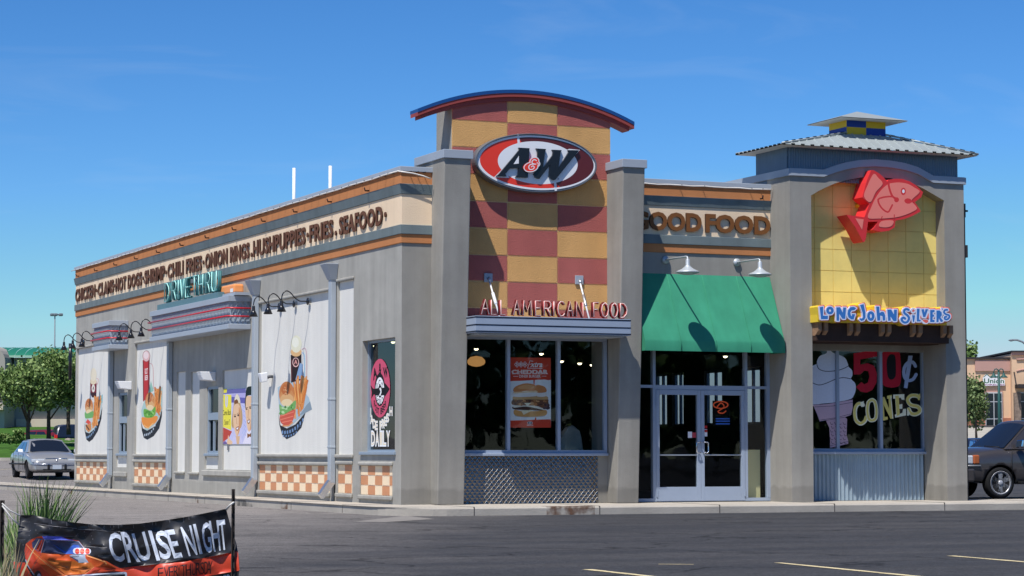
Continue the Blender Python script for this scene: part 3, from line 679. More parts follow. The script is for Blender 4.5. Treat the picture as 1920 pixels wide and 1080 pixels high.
# ------------------------------------------------------------------ NEON LETTERS
def neon(name, label, letters, f, z0, z1, w_, dep, backm, tubem, rimm=None, slant=.0):
    root = thing(name, label, 'neon sign', tuple(f(letters[0][1], z0, 0)))
    for ch, a, b in letters:
        mb = MB(); tb = MB()
        ir = w_*.42
        for st in STROKES[ch]:
            pts = [(a+(b-a)*p[0]+slant*p[1], z0+(z1-z0)*p[1]) for p in st]
            art = Art(); art.stroke(pts, w_, 0, n=8)
            for q, _ in art.P: mb_pts = [f(u, z, 0) for u, z in q]
            mb.tube([f(u, z, .0) for u, z in pts], w_*.5, backm, 6)
            mb.tube([f(u, z, -dep*.6) for u, z in pts], w_*.5, backm, 6)
            if rimm: mb.tube([f(u+w_*.18, z-w_*.18, .012) for u, z in pts], w_*.42, rimm, 6)
            tb.tube([f(u, z, w_*.5+.03) for u, z in pts], ir*.55, tubem, 6)
        l_ = mb.build('letter', root); tb.build('tube', l_)
    return root
BK = mat('maroon_letter', srgb(104, 26, 30), rough=.5); RIM = mat('red_letter_rim', srgb(205, 60, 55), rough=.5)
U0 = lambda u, y: FY(885+u/6.194, 590, -.86)[0]
AAF = [('A', 98, 186), ('L', 212, 268), ('L', 322, 372), ('A', 470, 546), ('M', 584, 676), ('E', 726, 786), ('R', 826, 902), ('I', 938, 940), ('C', 985, 1062), ('A', 1092, 1160), ('N', 1202, 1276), ('F', 1402, 1458), ('O', 1492, 1572), ('O', 1605, 1680), ('D', 1712, 1788)]
neon('neon_lettering', 'dark red neon letters reading ALL AMERICAN FOOD standing on the blue canopy', [(c, U0(a, 0), U0(b, 0)) for c, a, b in AAF], lambda u, z, d: Vector((u, -.86-d, z)), 3.50, 3.77, .048, .05, BK, PINK_T, RIM)
TLB = mat('teal_letter', srgb(62, 120, 124), rough=.5); TLT = mat('pale_teal_tube', srgb(170, 228, 220), rough=.3)
V0 = lambda u: SX(100+u/4.8, 545, -.42)[0]
DTL = [('D', 1024, 1064), ('R', 1090, 1126), ('I', 1147, 1149), ('V', 1166, 1200), ('E', 1212, 1238), ('T', 1276, 1308), ('H', 1330, 1368), ('R', 1396, 1430), ('U', 1448, 1490)]
DT = neon('neon_lettering', 'teal neon letters reading DRIVE THRU on top of the larger side canopy', [(c, V0(a), V0(b)) for c, a, b in DTL], lambda u, z, d: Vector((-.42-d, u, z)), 4.60, 5.05, .062, .05, TLB, TLT, None)
mb = MB(); mb.box(-.50, -.30, V0(1515), V0(965), 4.425, 4.56, mat('teal_base', srgb(96, 130, 138), rough=.5, var=.08, vscale=3)); mb.build('base_strip', DT)

# ------------------------------------------------------------------ CANOPIES ON THE SIDE WALL
def side_canopy(label, y0, y1):
    root = thing('mesh_canopy', label, 'canopy', (0, (y0+y1)/2, 3.69), 'mesh canopies over the drive through windows')
    mb = MB(); mb.box(-.53, -.003, y0-.03, y1+.03, 4.30, 4.425, FLASH); mb.box(-.50, -.003, y0, y1, 4.425, 4.435, FLASH); mb.build('top_flashing', root, bevel=.01)
    mb = MB(); mb.box(-.53, -.003, y0-.03, y1+.03, 3.685, 3.80, FLASH); mb.build('bottom_flashing', root, bevel=.01)
    mb = MB(); mb.box(-.475, -.004, y0+.06, y1-.02, 3.80, 4.30, mat('canopy_backing', srgb(176, 192, 208), rough=.6, var=.12, vscale=1.2)); mb.build('backing', root)
    mb = MB(); EX = mat('expanded_metal', srgb(150, 160, 168), rough=.5, spec=.4)
    n = int((y1-y0)/.115); hgt = .5; stp = (y1-y0)/n
    def bar(p, q):
        mb.tube([p, q], .0065, EX, 4, cap=False)
    for k in range(-5, n+1):
        for sgn in (1, -1):
            pts = []
            za, zb_ = 3.80, 4.30; ya = y0+k*stp; yb2 = ya+hgt*.55
            if sgn < 0: ya, yb2 = yb2, ya
            # clip to the face
            def cl(y, yo, z, zo):
                if y < y0: t = (y0-y)/(yo-y); return y0, z+(zo-z)*t
                if y > y1: t = (y1-y)/(yo-y); return y1, z+(zo-z)*t
                return y, z
            if max(ya, yb2) <= y0 or min(ya, yb2) >= y1: continue
            a = cl(ya, yb2, za, zb_); b = cl(yb2, ya, zb_, za)
            bar((-.495, a[0], a[1]), (-.495, b[0], b[1]))
    m = 5
    for yy in (y0, y1):
        for k in range(m+3):
            x0 = -.5+k*.115-.28; 
            for sgn in (1, -1):
                xa, xb = (x0, x0+.275) if sgn > 0 else (x0+.275, x0)
                za, zb_ = 3.8, 4.3
                def cx(x, xo, z, zo):
                    if x < -.5: t = (-.5-x)/(xo-x); return -.5, z+(zo-z)*t
                    if x > 0: t = (0-x)/(xo-x); return 0, z+(zo-z)*t
                    return x, z
                if max(xa, xb) <= -.5 or min(xa, xb) >= 0: continue
                a = cx(xa, xb, za, zb_); b = cx(xb, xa, zb_, za); bar((a[0], yy, a[1]), (b[0], yy, b[1]))
    mb.build('mesh_panel', root)
    for z in (3.97, 4.15):
        mb = MB(); mb.tube([(-.02, y0-.05, z), (-.56, y0-.05, z), (-.56, y1+.05, z), (-.02, y1+.05, z)], .018, RED_T, 8); mb.build('neon_tube', root)
    return root
side_canopy('long canopy of diamond mesh with two red tubes under the teal sign', 9.47, 16.15)
side_canopy('short canopy of diamond mesh with two red tubes over the far window', 20.38, 22.2)
# front canopy with black pinstripes
root = thing('metal_canopy', 'pale blue metal canopy with dark stripes over the shop-front window', 'canopy', (2.66, -.5, 3.15))
mb = MB(); x0, x1 = 1.09, 4.25; yf = -.95; mb.box(x0, x1, yf, .06, 3.16, 3.47, ALU); mb.box(x0+.1, x1-.1, yf+.1, .06, 3.13, 3.16, FLASH); mb.build('canopy_body', root, bevel=.004)
mb = MB(); NV = mat('navy_stripe', srgb(22, 30, 48), rough=.5)
for z in (3.185, 3.305, 3.445): mb.box(x0-.004, x1+.004, yf-.004, -.34, z-.011, z+.011, NV)
mb.build('stripe', root)
for px, pe in ((915, 937), (1085.5, 1105)):
    xa = FY(px, 520, .06)[0]; xe = FY(pe, 588, -.62)[0]; za = FY(px, 521 if px < 1000 else 525, .06)[1]
    root = thing('tie_rod', ('left white' if px < 1000 else 'right white')+' turnbuckle rod holding the blue canopy to the tower', 'tie rod', (xa, .06, za), 'turnbuckle rods of the front canopy')
    mb = MB(); mb.box(xa-.085, xa+.085, .035, .064, za-.085, za+.085, FLASH); mb.build('wall_plate', root, bevel=.005)
    a = Vector((xa, .04, za)); b = Vector((xe, -.62, 3.47)); mb = MB(); mb.tube([a, b], .017, WHITEP, 8); mb.tube([a, a+Vector((0, -.07, -.07))], .03, STEEL, 8); mb.build('rod', root)
    mb = MB(); mb.tube([a.lerp(b, .38), a.lerp(b, .40), a.lerp(b, .66), a.lerp(b, .68)], [.017, .032, .032, .017], WHITEP if px < 1000 else STEEL, 8); mb.build('turnbuckle', root)

# ------------------------------------------------------------------ GREEN AWNING
AX0, AX1 = 4.725, 7.775
root = thing('canvas_awning', 'green canvas awning sloping over the glass double doors', 'awning', ((AX0+AX1)/2, -.3, 2.9))
mb = MB(); nx, nz = 24, 10; vs = []
prof = [(-.008, 4.43), (-.585, 3.13), (-.60, 3.09), (-.602, 2.905)]
def awn(i, j):
    x = AX0+(AX1-AX0)*i/nx
    t = j/nz
    if j <= 8: f = j/8; y = -.008+(-.585+.008)*f; z = 4.43+(3.13-4.43)*f; sag = .014*math.sin(math.pi*f)*(1+.5*math.cos(2*math.pi*i/nx*3)); y += sag*.8; z -= sag*.4
    elif j == 9: y, z = -.602, 3.08
    else: y, z = -.605+.004*math.sin(i*1.3), 2.905
    return (x, y, z)
vs = [awn(i, j) for j in range(nz+1) for i in range(nx+1)]
mb.mesh(vs, [(j*(nx+1)+i, j*(nx+1)+i+1, (j+1)*(nx+1)+i+1, (j+1)*(nx+1)+i) for j in range(nz) for i in range(nx)], GREEN, True)
for x in (AX0, AX1): mb.face([(x, -.008, 4.43), (x, -.585, 3.13), (x, -.602, 3.08), (x, -.605, 2.905), (x, -.008, 2.905)], GREEN)
mb.build('canvas', root)
mb = MB()
for q in (.25, .5, .75): mb.tube([(AX0+(AX1-AX0)*q, y-.016, z-.004) for y, z in ((-.008, 4.43), (-.2, 4.0), (-.4, 3.545), (-.585, 3.13), (-.602, 3.06), (-.607, 2.91))], .006, GREEN, 5)
mb.build('seam', root)
mb = MB(); mb.tube([(AX0+.01, -.585, 2.93), (AX1-.01, -.585, 2.93)], .012, STEEL, 6); mb.tube([(AX0+.01, -.57, 3.1), (AX1-.01, -.57, 3.1)], .012, STEEL, 6); mb.build('frame', root)

# ------------------------------------------------------------------ LAMPS
def barn_lamp(x, z, label):
    root = thing('barn_lamp', label, 'wall lamp', (x, -.01, z), 'galvanised barn lamps over the awning')
    G = mat('galvanised_lamp', srgb(190, 196, 200), rough=.45, metal=.3, var=.08, vscale=9, spec=.5)
    mb = MB(); mb.lathe([(.075, -.045), (.075, -.01), (.05, 0)][::1], (x, 0, z), G, 18, 'y'); mb.build('wall_plate', root)
    mb = MB(); mb.tube([(x, -.03, z), (x, -.90, z), (x, -.94, z-.012), (x, -.955, z-.05), (x, -.955, z-.09)], .017, G, 8); mb.build('arm', root)
    c = (x, -.955, z)
    mb = MB(); mb.lathe([(.03, -.05), (.042, -.07), (.042, -.17), (.055, -.19), (.075, -.21), (.12, -.245), (.19, -.275), (.222, -.295), (.226, -.315), (.214, -.315), (.18, -.288), (.1, -.25), (.02, -.23)], c, G, 28, cap=False); mb.build('shade', root)
    mb = MB(); 
    for r, h in ((.19, -.325), (.12, -.345), (.05, -.355)): mb.tube([(c[0]+r*math.cos(t*.3142), c[1]+r*math.sin(t*.3142), z+h) for t in range(20)], .004, G, 5, closed=True)
    for t in range(6): a = t*math.pi/6; mb.tube([(c[0]+.21*math.cos(a), c[1]+.21*math.sin(a), z-.315), (c[0], c[1], z-.358), (c[0]-.21*math.cos(a), c[1]-.21*math.sin(a), z-.315)], .004, G, 5)
    mb.build('wire_guard', root); return root
barn_lamp(5.46, 4.70, 'galvanised barn lamp whose arm starts in the shadow of the pier'); barn_lamp(7.03, 4.70, 'galvanised barn lamp beside the yellow corner bay')
def gooseneck(y, z):
    root = thing('gooseneck_lamp', '', 'wall lamp', (0, y, z), 'black gooseneck lamps on the side wall')
    mb = MB(); mb.lathe([(.075, -.02), (.075, -.004)], (0.045 if False else 0, y, z), BLACK, 16, 'x'); mb.build('wall_plate', root)
    mb = MB(); path = spl([(0, 0), (-.10, 0), (-.19, .005), (-.29, .07), (-.38, .165), (-.46, .205), (-.535, .165), (-.57, .08), (-.575, 0)], 3, False)
    mb.tube([(p[0], y, z+p[1]) for p in path], .0125, BLACK, 8); mb.build('arm', root)
    mb = MB(); mb.lathe([(.018, .01), (.032, -.01), (.036, -.10), (.05, -.12), (.098, -.225), (.092, -.225), (.045, -.125), (.01, -.11)], (-.575, y, z), BLACK, 16, cap=False); mb.build('shade', root); return root
GP = [(524, 575), (552, 570.6), (578, 564.5)]
first = None
LAB = {'C': 'nearest trio, above the burger mural beside the window', 'B': 'middle trio between the two mesh canopies', 'A': 'far trio at the rear end of the wall'}
tri = {'C': [SX(*p, 0) for p in GP]}
zl = sum(q[1] for q in tri['C'])/3; dy = (tri['C'][0][0]-tri['C'][2][0])/2
for key, hx in (('B', (223.5, 245.3, 264.5)), ('A', (120, 136.5, 153.5))):
    tri[key] = [(SX(h, 640, -.575)[0], zl) for h in hx]
WHICH = {0: 'rear', 1: 'middle', 2: 'front'}
for key in 'CBA':
    for i, (y, z) in enumerate(tri[key]):
        if first is None: first = gooseneck(y, zl); o = first
        else: o = copy_tree(first); o.location = (0, y, zl)
        o['label'] = 'black gooseneck lamp, %s one of the %s' % (WHICH[i], LAB[key])
# drive-through fixtures, camera, transformer
for px, py, lab in ((371.5, 705, 'white downlight box above the nearer drive through window'), (217.5, 722, 'white downlight box above the farther drive through window')):
    y, z = SX(px, py, -.38); root = thing('box_light', lab, 'wall light', (0, y, z), 'white box lights over the drive through windows')
    mb = MB(); w2 = .16 if px > 300 else .17; mb.hexa([(-.30, y-w2, z-.09), (-.30, y+w2, z-.09), (-.002, y+w2, z-.12), (-.002, y-w2, z-.12)], [(-.38, y-w2, z+.10), (-.38, y+w2, z+.10), (-.002, y+w2, z+.10), (-.002, y-w2, z+.10)], WHITEP); mb.build('housing', root, bevel=.012)
    mb = MB(); mb.hexa([(-.305, y-w2+.03, z-.085), (-.305, y+w2-.03, z-.085), (-.29, y+w2-.03, z-.085), (-.29, y-w2+.03, z-.085)], [(-.36, y-w2+.03, z+.035), (-.36, y+w2-.03, z+.035), (-.34, y+w2-.03, z+.035), (-.34, y-w2+.03, z+.035)], mat('lens', srgb(245, 248, 250), rough=.2)); mb.build('lens', root)
y, z = SX(511, 706, 0.04); root = thing('security_camera', 'white security camera on a grey bracket left of the burger mural', 'camera', (.045, y, z))
mb = MB(); mb.tube([(.044, y, z), (-.03, y, z), (-.09, y+.02, z-.03)], .035, mat('dark_grey_plastic', (.12, .12, .13), rough=.5)); mb.build('bracket', root)
mb = MB(); mb.hexa([(-.20, y-.02, z-.13), (-.20, y+.16, z-.13), (-.07, y+.14, z-.10), (-.07, y-.02, z-.10)], [(-.24, y-.02, z+.07), (-.24, y+.18, z+.07), (-.08, y+.16, z+.09), (-.08, y-.02, z+.09)], WHITEP); mb.build('housing', root, bevel=.015)
ya = SX(447, 545, -.25)[0]; yb2 = SX(419, 545, -.25)[0]
root = thing('transformer_box', 'orange box on the canopy beside the drive thru letters', 'electrical box', (-.25, (ya+yb2)/2, 4.435))
mb = MB(); mb.box(-.36, -.12, ya, yb2, 4.50, 4.70, mat('orange_enamel', srgb(248, 160, 96), rough=.45)); mb.build('housing', root, bevel=.04)
mb = MB(); mb.box(-.40, -.05, ya-.25, yb2+.3, 4.436, 4.50, FLASH); mb.build('tray', root)
mb = MB(); mb.box(-.365, -.362, ya+.03, ya+.25, 4.52, 4.60, mat('label_sticker', (.8, .8, .78))); mb.build('sticker', root)
yr, zr = SX(524, 600, 0)
# ------------------------------------------------------------------ DOWNSPOUTS
def downspout(px, zt, lab, head=True):
    y = SX(px, 800, -.06)[0]; root = thing('downspout', lab, 'downspout', (-.06, y, 0), 'grey downspouts on the side wall')
    mb = MB(); w_ = .085; zt2 = zt
    mb.box(-.125, -.012, y-w_, y+w_, .36, zt2, PIPE); 
    for z in (1.05, 2.0): mb.box(-.132, -.010, y-w_-.008, y+w_+.008, z, z+.05, PIPE)
    mb.build('pipe', root, bevel=.012)
    if head:
        mb = MB(); mb.hexa([(-.14, y-.10, zt-.02), (-.14, y+.10, zt-.02), (-.004, y+.10, zt-.02), (-.004, y-.10, zt-.02)], [(-.27, y-.19, zt+.30), (-.27, y+.19, zt+.30), (-.004, y+.19, zt+.30), (-.004, y-.19, zt+.30)], FLASH); mb.build('leader_head', root, bevel=.01)
    mb = MB(); mb.hexa([(-.26, y+.02, .16), (-.26, y+.18, .16), (-.15, y+.18, .22), (-.15, y+.02, .22)][:0] or [(-.33, y-.06, .14), (-.33, y+.10, .14), (-.25, y+.10, .05), (-.25, y-.06, .05)], [(-.135, y-w_, .42), (-.135, y+w_, .42), (-.012, y+w_, .36), (-.012, y-w_, .36)], STEEL); mb.build('outlet', root)
    mb = MB(); mb.box(-.004, .002, y-.02, y+.02, 0, .36, DARK); mb.build('joint', root)
zt = zs(622, 525)
for px, lab, t, h in ((622.5, 'grey downspout with leader head between mural panel and narrow panel', zt, True), (478, 'grey downspout with leader head at the end of the long canopy', zs(478, 553), True), (317.5, 'grey downspout below the rear end of the long canopy', 3.68, False), (207, 'grey downspout below the front end of the short canopy', 3.68, False)):
    downspout(px, t, lab, h)
root = thing('downspout', 'dark downspout on the shaded right corner of the yellow bay', 'downspout', (11.9, -.5, 0))
DP = mat('dark_pipe', srgb(60, 58, 58), rough=.6); mb = MB(); mb.box(11.825, 11.90, -.72, -.55, 0, 5.9, DP); mb.build('pipe', root); mb = MB(); mb.box(11.825, 11.93, -.76, -.5, 4.9, 5.15, DP); mb.box(11.825, 11.93, -.7, -.5, 5.72, 6.0, DP); mb.tube([(11.93, -.62, 5.86), (12.03, -.62, 5.86)], .02, DP, 6); mb.build('leader_head', root)
# roof pipes
for px, pt in ((551.3, 315), (619.3, 311)):
    y, z = SX(px, pt, 4); mb = MB(); mb.lathe([(.042, 5.8), (.042, z)], (4, y, 0), WHITEP, 14); o = mb.build('roof_pipe', loc=(4, y, 5.8)); tag(o, ('shorter' if px > 600 else 'taller')+' white vent pipe above the roof edge' if False else ('white vent pipe on the roof nearer the entrance tower' if px > 600 else 'white vent pipe on the roof farther from the entrance tower'), 'vent pipe', 'white pipes on the roof')
# white tube lights along the coping with their brackets
def coping_tube(label, pts, brackets, out):
    root = thing('coping_light', label, 'tube light', tuple(pts[0]), 'white tubes under the coping')
    mb = MB(); mb.tube(pts, .013, WHITE_T, 6); mb.build('tube', root)
    for k, p in enumerate(brackets):
        mb = MB(); p = Vector(p); mb.tube([p, p+out*.13], .008, DARK, 5, cap=False)
        if k % 5 == 3: q = p+out*.02; mb.tube([q+Vector((0, 0, -.19)), q+Vector((0, 0, -.19))+out*.08, q+Vector((0, 0, -.13))+out*.10], .016, BROWN_D, 6)
        mb.build('bracket', root)
n = 40; out = Vector((-1, 0, 0))
coping_tube('long white tube light under the coping of the side wall', [(-.155, -.16+(LY+.2)*i/n, 6.155+.006*math.sin(i*2.1)) for i in range(n+1)], [(-.045, .3+.44*i, 6.165) for i in range(59)], out)
coping_tube('short white tube light under the coping over the entrance', [(4.72+3.05*i/12, -.155, 6.155+.006*math.sin(i*2.3)) for i in range(13)], [(5.75, -.045, 6.165), (6.25, -.045, 6.165), (7.3, -.045, 6.165), (7.55, -.045, 6.165)], Vector((0, -1, 0)))
coping_tube('drooping white tube light at the corner next to the left pier', [(-.15, -.155, 6.16), (.15, -.17, 6.13), (.35, -.18, 6.09), (.50, -.19, 6.04)], [(.12, -.045, 6.165), (.26, -.045, 6.165), (.40, -.045, 6.165)], Vector((0, -1, 0)))

# ------------------------------------------------------------------ OVAL SIGN
ZA = dict(x0=880, y0=240, k=7.68); SK = .0514
YS = -.12
root = thing('oval_sign', 'big oval red, white and brown sign with black slanted letters on the tower', 'sign', (2.52, YS, 6.4))
def ellpts(cx, cy, rx, ry, n=72, a0=0, a1=2*math.pi): return [(cx+rx*math.cos(a0+(a1-a0)*i/n), cy+ry*math.sin(a0+(a1-a0)*i/n)+SK*rx*math.cos(a0+(a1-a0)*i/n)) for i in range(n+(0 if abs(a1-a0-2*math.pi) < 1e-6 else 1))]
GRIM = mat('sign_cabinet', srgb(120, 124, 130), rough=.4, metal=.4, var=.06)
SWH = mat('sign_white', srgb(244, 244, 246), rough=.3, spec=.5); SRD = mat('sign_red', srgb(244, 62, 40), rough=.3, spec=.5); SBR = mat('sign_brown', srgb(98, 34, 34), rough=.3, spec=.5); SBK = mat('sign_black', (.012, .012, .014), rough=.25, spec=.5)
f = on_front(YS); c = lambda p: f(880+p[0]/7.68, 240+p[1]/7.68)
rim = [c(p) for p in ellpts(955, 505, 882, 424)]
mb = MB(); mb.prism(rim, (0, .17, 0), GRIM)
cen = c((955, 505)); inn = [cen+(p-cen)*.965 for p in rim]; n = len(rim)
fr = [p+Vector((0, -.035, 0)) for p in [cen+(p-cen)*.985 for p in rim]]; fi = [p+Vector((0, -.035, 0)) for p in inn]
mb.mesh(rim+fr+fi+[p+Vector((0, -.005, 0)) for p in inn], [(i, (i+1) % n, n+(i+1) % n, n+i) for i in range(n)]+[(n+i, n+(i+1) % n, 2*n+(i+1) % n, 2*n+i) for i in range(n)]+[(2*n+i, 2*n+(i+1) % n, 3*n+(i+1) % n, 3*n+i) for i in range(n)], GRIM)
mb.build('cabinet', root, fixn=True)
A = Art(**ZA); A.poly(ellpts(962, 500, 852, 392), SWH); A.poly(ellpts(972, 500, 820, 366), SBR)
th0, th1 = rad(251), rad(66)
redp = ellpts(972, 500, 820, 366, 40, th0, th1); A.poly(redp+[(972, 500)], SRD)
A.poly(ellpts(985, 500, 575, 308), SWH)
A.stroke([(700, 100), (712, 215)], 34, SWH); A.stroke([(1235, 780), (1246, 900)], 34, SWH)
A.poly([(352, 712), (460, 606), (520, 600), (560, 690), (580, 718)], SWH); A.poly([(1500, 420), (1590, 318), (1440, 318)], SWH)
A.poly([(1395, 318), (1440, 300), (1592, 316), (1545, 372), (1510, 400)], SWH)
A.build('sign_face', on_front(YS-.008), root)
A = Art(**ZA)
A.poly([(712, 282), (868, 290), (850, 640), (842, 714), (668, 708), (680, 692), (704, 670), (712, 575), (588, 582), (520, 660), (535, 696), (392, 690), (430, 662), (650, 400), (722, 312)], SBK)
A.poly([(714, 398), (636, 520), (712, 512)], SWH)
A.build('letter', on_front(YS-.055), root, depth=(0, .05, 0), side=SBK)
A = Art(**ZA)
A.poly([(962, 293), (1106, 302), (1095, 330), (1060, 585), (1200, 392), (1210, 340), (1192, 312), (1332, 318), (1316, 345), (1283, 588), (1430, 350), (1440, 325), (1420, 318), (1582, 320), (1530, 385), (1240, 745), (1215, 752), (1185, 735), (1148, 695), (1168, 525), (1010, 730), (990, 728), (950, 708), (930, 660), (955, 620), (985, 470), (985, 325)], SBK)
A.build('letter', on_front(YS-.055), root, depth=(0, .05, 0), side=SBK)
A = Art(**ZA)
for dw, cc in ((24, SWH), (0, SRD)):
    A.ell(888, 562, 96+dw/2, 62+dw/2, cc, -.2); A.ell(938, 478, 60+dw/2, 48+dw/2, cc, -.3); A.ell(970, 515, 40+dw/2, 36+dw/2, cc)
A.stroke([(968, 470), (940, 455), (908, 472), (905, 505), (945, 520), (960, 518)], 13, SWH, sm=3); A.stroke([(940, 520), (880, 526), (855, 560), (872, 596), (915, 592), (936, 565), (915, 545), (893, 560)], 13, SWH, sm=3); A.stroke([(975, 500), (995, 515), (985, 550)], 11, SWH, sm=3)
A.build('ampersand', on_front(YS-.085), root, depth=(0, .03, 0), side=SRD)
A = Art(**ZA); A.ring(1283, 733, 9, 9, 4, SBK, 12); A.build('trademark', on_front(YS-.012), root)

# ------------------------------------------------------------------ FISH SIGN
YF = -1.0
root = thing('fish_sign', 'leaping red fish outline sign on the yellow tiled bay', 'sign', (9.9, YF, 5.6))
FR = mat('fish_red', srgb(222, 56, 58), rough=.4, spec=.4); FP = mat('fish_pink', srgb(248, 136, 122), rough=.4, spec=.4); FS = mat('fish_side', srgb(226, 56, 58), rough=.45)
Z = dict(x0=1570, y0=310, k=7.2); A = Art(**Z)
A.poly([(455, 65), (490, 66), (570, 112), (640, 178), (672, 222), (690, 194), (780, 180), (880, 183), (980, 218), (1060, 268), (1158, 362), (1132, 430), (1046, 496), (1082, 550), (1115, 598), (1122, 625), (1000, 690), (900, 725), (785, 746), (772, 838), (700, 882), (600, 897), (466, 870), (500, 838), (550, 760), (415, 760), (385, 990), (364, 1036), (345, 1028), (240, 830), (125, 668), (365, 700), (400, 612), (432, 520), (338, 432), (390, 235)], FR)
A.build('body', on_front(YF), root, depth=(0, .38, 0), side=FS)
A = Art(**Z)
A.blob([(488, 118), (550, 165), (612, 250), (520, 360), (447, 497), (360, 418), (408, 270)], FP)
A.blob([(690, 252), (600, 325), (520, 435), (460, 560), (413, 706), (560, 718), (700, 712), (850, 690), (1000, 635), (1076, 580), (1018, 502), (1010, 460), (1112, 358), (1040, 300), (950, 250), (850, 232), (770, 235)], FP)
A.poly([(243, 714), (356, 730), (335, 872)], FP); A.blob([(600, 752), (752, 746), (738, 812), (660, 838), (562, 822)], FP, 3)
A.stroke([(690, 235), (702, 310), (735, 402), (775, 445)], 26, FR, sm=3); A.ell(800, 465, 32, 34, FR, .4)
A.stroke([(790, 445), (740, 422), (660, 425), (600, 437), (550, 462), (570, 535), (620, 598), (682, 632), (715, 590), (742, 535)], 22, FR, sm=2)
A.ell(955, 482, 50, 36, FR, .1); A.stroke([(960, 482), (1025, 492)], 22, FR); A.ell(891, 352, 34, 50, FR); A.ell(892, 350, 17, 25, mat('fish_eye', (.85, .86, .9), rough=.3))
A.stroke([(606, 690), (594, 722)], 12, FR); A.stroke([(769, 668), (768, 715)], 12, FR)
A.build('fish_face', on_front(YF-.006), root)
for px, py in ((1612, 385), (1680, 400)):
    mb = MB(); x, z = FY(px, py, -.6); mb.tube([(x, -.64, z), (x, -.47, z)], .05, mat('yellow_bracket', srgb(240, 200, 40), rough=.5), 8); mb.build('bracket', root)

# ------------------------------------------------------------------ CARTOON LETTERING SIGN
YJ = -1.12
root = thing('script_sign', 'blue bubble lettering outlined in white and coral below the red fish', 'sign', (9.8, YJ, 3.6))
JB = mat('letter_blue', srgb(58, 122, 196), rough=.4, spec=.4); JW = mat('letter_white', srgb(226, 230, 246), rough=.4, spec=.4); JC = mat('letter_coral', srgb(236, 112, 96), rough=.4, spec=.4); JY = mat('sign_side_yellow', srgb(232, 200, 64), rough=.5)
S1 = (1515, 560, 12.707); S2 = (1650, 560, 12.707)
ring_o = lambda cx, cy, rx, ry, w_: ('s', [(cx+rx*math.cos(i*math.pi/9), cy+ry*math.sin(i*math.pi/9)) for i in range(18)], w_, True)
SH = [
 (S1, ('p', [(278, 205), (362, 190), (360, 405), (478, 408), (472, 490), (312, 492)])), (S1, ring_o(524, 284, 58, 62, 64)),
 (S1, ('p', [(675, 208), (762, 203), (828, 330), (840, 212), (908, 212), (890, 482), (822, 484), (745, 362), (742, 528), (680, 528)])),
 (S1, ('p', [(1150, 228), (1095, 196), (1015, 202), (955, 275), (940, 370), (965, 450), (1030, 495), (1088, 500), (1125, 370), (1046, 366), (1046, 418), (1022, 400), (1010, 330), (1040, 282), (1105, 275)])),
 (S1, ('p', [(1240, 155), (1325, 130), (1368, 330), (1370, 450), (1335, 515), (1270, 535), (1225, 492), (1243, 466), (1285, 478), (1312, 440), (1300, 330)])),
 (S1, ring_o(1498, 416, 56, 84, 66)),
 (S1, ('p', [(1625, 190), (1698, 190), (1705, 340), (1760, 308), (1812, 325), (1838, 400), (1842, 520), (1782, 525), (1775, 420), (1722, 402), (1722, 522), (1652, 526)])),
 (S2, ('p', [(175, 262), (265, 258), (330, 372), (335, 265), (405, 262), (395, 535), (325, 540), (250, 425), (258, 525), (195, 530)])),
 (S2, ('s', spl([(680, 268), (630, 248), (580, 280), (585, 345), (660, 405), (692, 470), (655, 550), (590, 570), (532, 535), (518, 485), (560, 452), (598, 478)], 3, False), 56, False)),
 (S2, ('p', [(765, 395), (835, 395), (815, 560), (785, 560)])), (S2, ('p', [(880, 240), (945, 240), (930, 500), (972, 502), (970, 545), (875, 545)])),
 (S2, ('p', [(985, 255), (1048, 250), (1062, 330), (1085, 250), (1148, 250), (1080, 440), (1030, 440)])),
 (S2, ('p', [(1195, 272), (1300, 265), (1300, 320), (1258, 325), (1258, 380), (1288, 380), (1288, 430), (1258, 430), (1254, 505), (1300, 505), (1300, 562), (1195, 560)])),
 (S2, ('p', [(1345, 285), (1420, 280), (1470, 330), (1475, 400), (1440, 440), (1512, 538), (1450, 562), (1402, 470), (1395, 562), (1345, 565)])),
 (S2, ('p', [(1475, 232), (1502, 240), (1485, 278)])),
 (S2, ('s', spl([(1605, 268), (1548, 272), (1525, 328), (1572, 372), (1640, 395), (1652, 442), (1602, 495), (1548, 486), (1545, 440), (1585, 432)], 3, False), 46, False)),
]
def shp(A, s, grow, col):
    (x0, y0, k), q = s; A.at(x0, y0, k)
    if q[0] == 'p':
        A.poly(q[1], col)
        if grow: A.stroke(q[1], 2*grow, col, True, 8)
    else: A.stroke(q[1], q[2]+2*grow, col, q[3], 8)
A = Art()
for s in SH: shp(A, s, 46, JC)
A.at(*S2); A.stroke([(735, 300), (860, 300)], 120, JC); A.stroke([(1015, 520), (1150, 540)], 120, JC); A.stroke([(1480, 260), (1510, 500)], 110, JC); A.stroke([(820, 540), (1500, 520)], 110, JC)
A.at(*S1); A.stroke([(380, 440), (470, 420)], 100, JC)
A.build('backing', on_front(YJ), root, depth=(0, .42, 0), side=JY)
A = Art()
for s in SH: shp(A, s, 23, JW)
A.at(*S2); A.ell(795, 285, 62, 72, JW); A.ell(1085, 545, 85, 62, JW); A.poly([(940, 300), (1200, 300), (1200, 470), (940, 470)], JW)
for (x0, y0, r, c2) in ((795, 285, 52, JC),):
    A.poly([(x0+(r if i % 2 == 0 else r*.42)*math.sin(i*math.pi/5+.2), y0-(r if i % 2 == 0 else r*.42)*math.cos(i*math.pi/5+.2)) for i in range(10)], c2)
A.blob([(1012, 508), (1120, 498), (1152, 545), (1110, 582), (1060, 562)], JC, 3); A.poly([(970, 390), (1000, 470), (955, 465)], JC); A.poly([(1160, 330), (1165, 470), (1100, 470)], JC)
for s in SH: shp(A, s, 0, JB)
A.build('lettering', on_front(YJ-.03), root, depth=(0, .03, 0), side=JW)
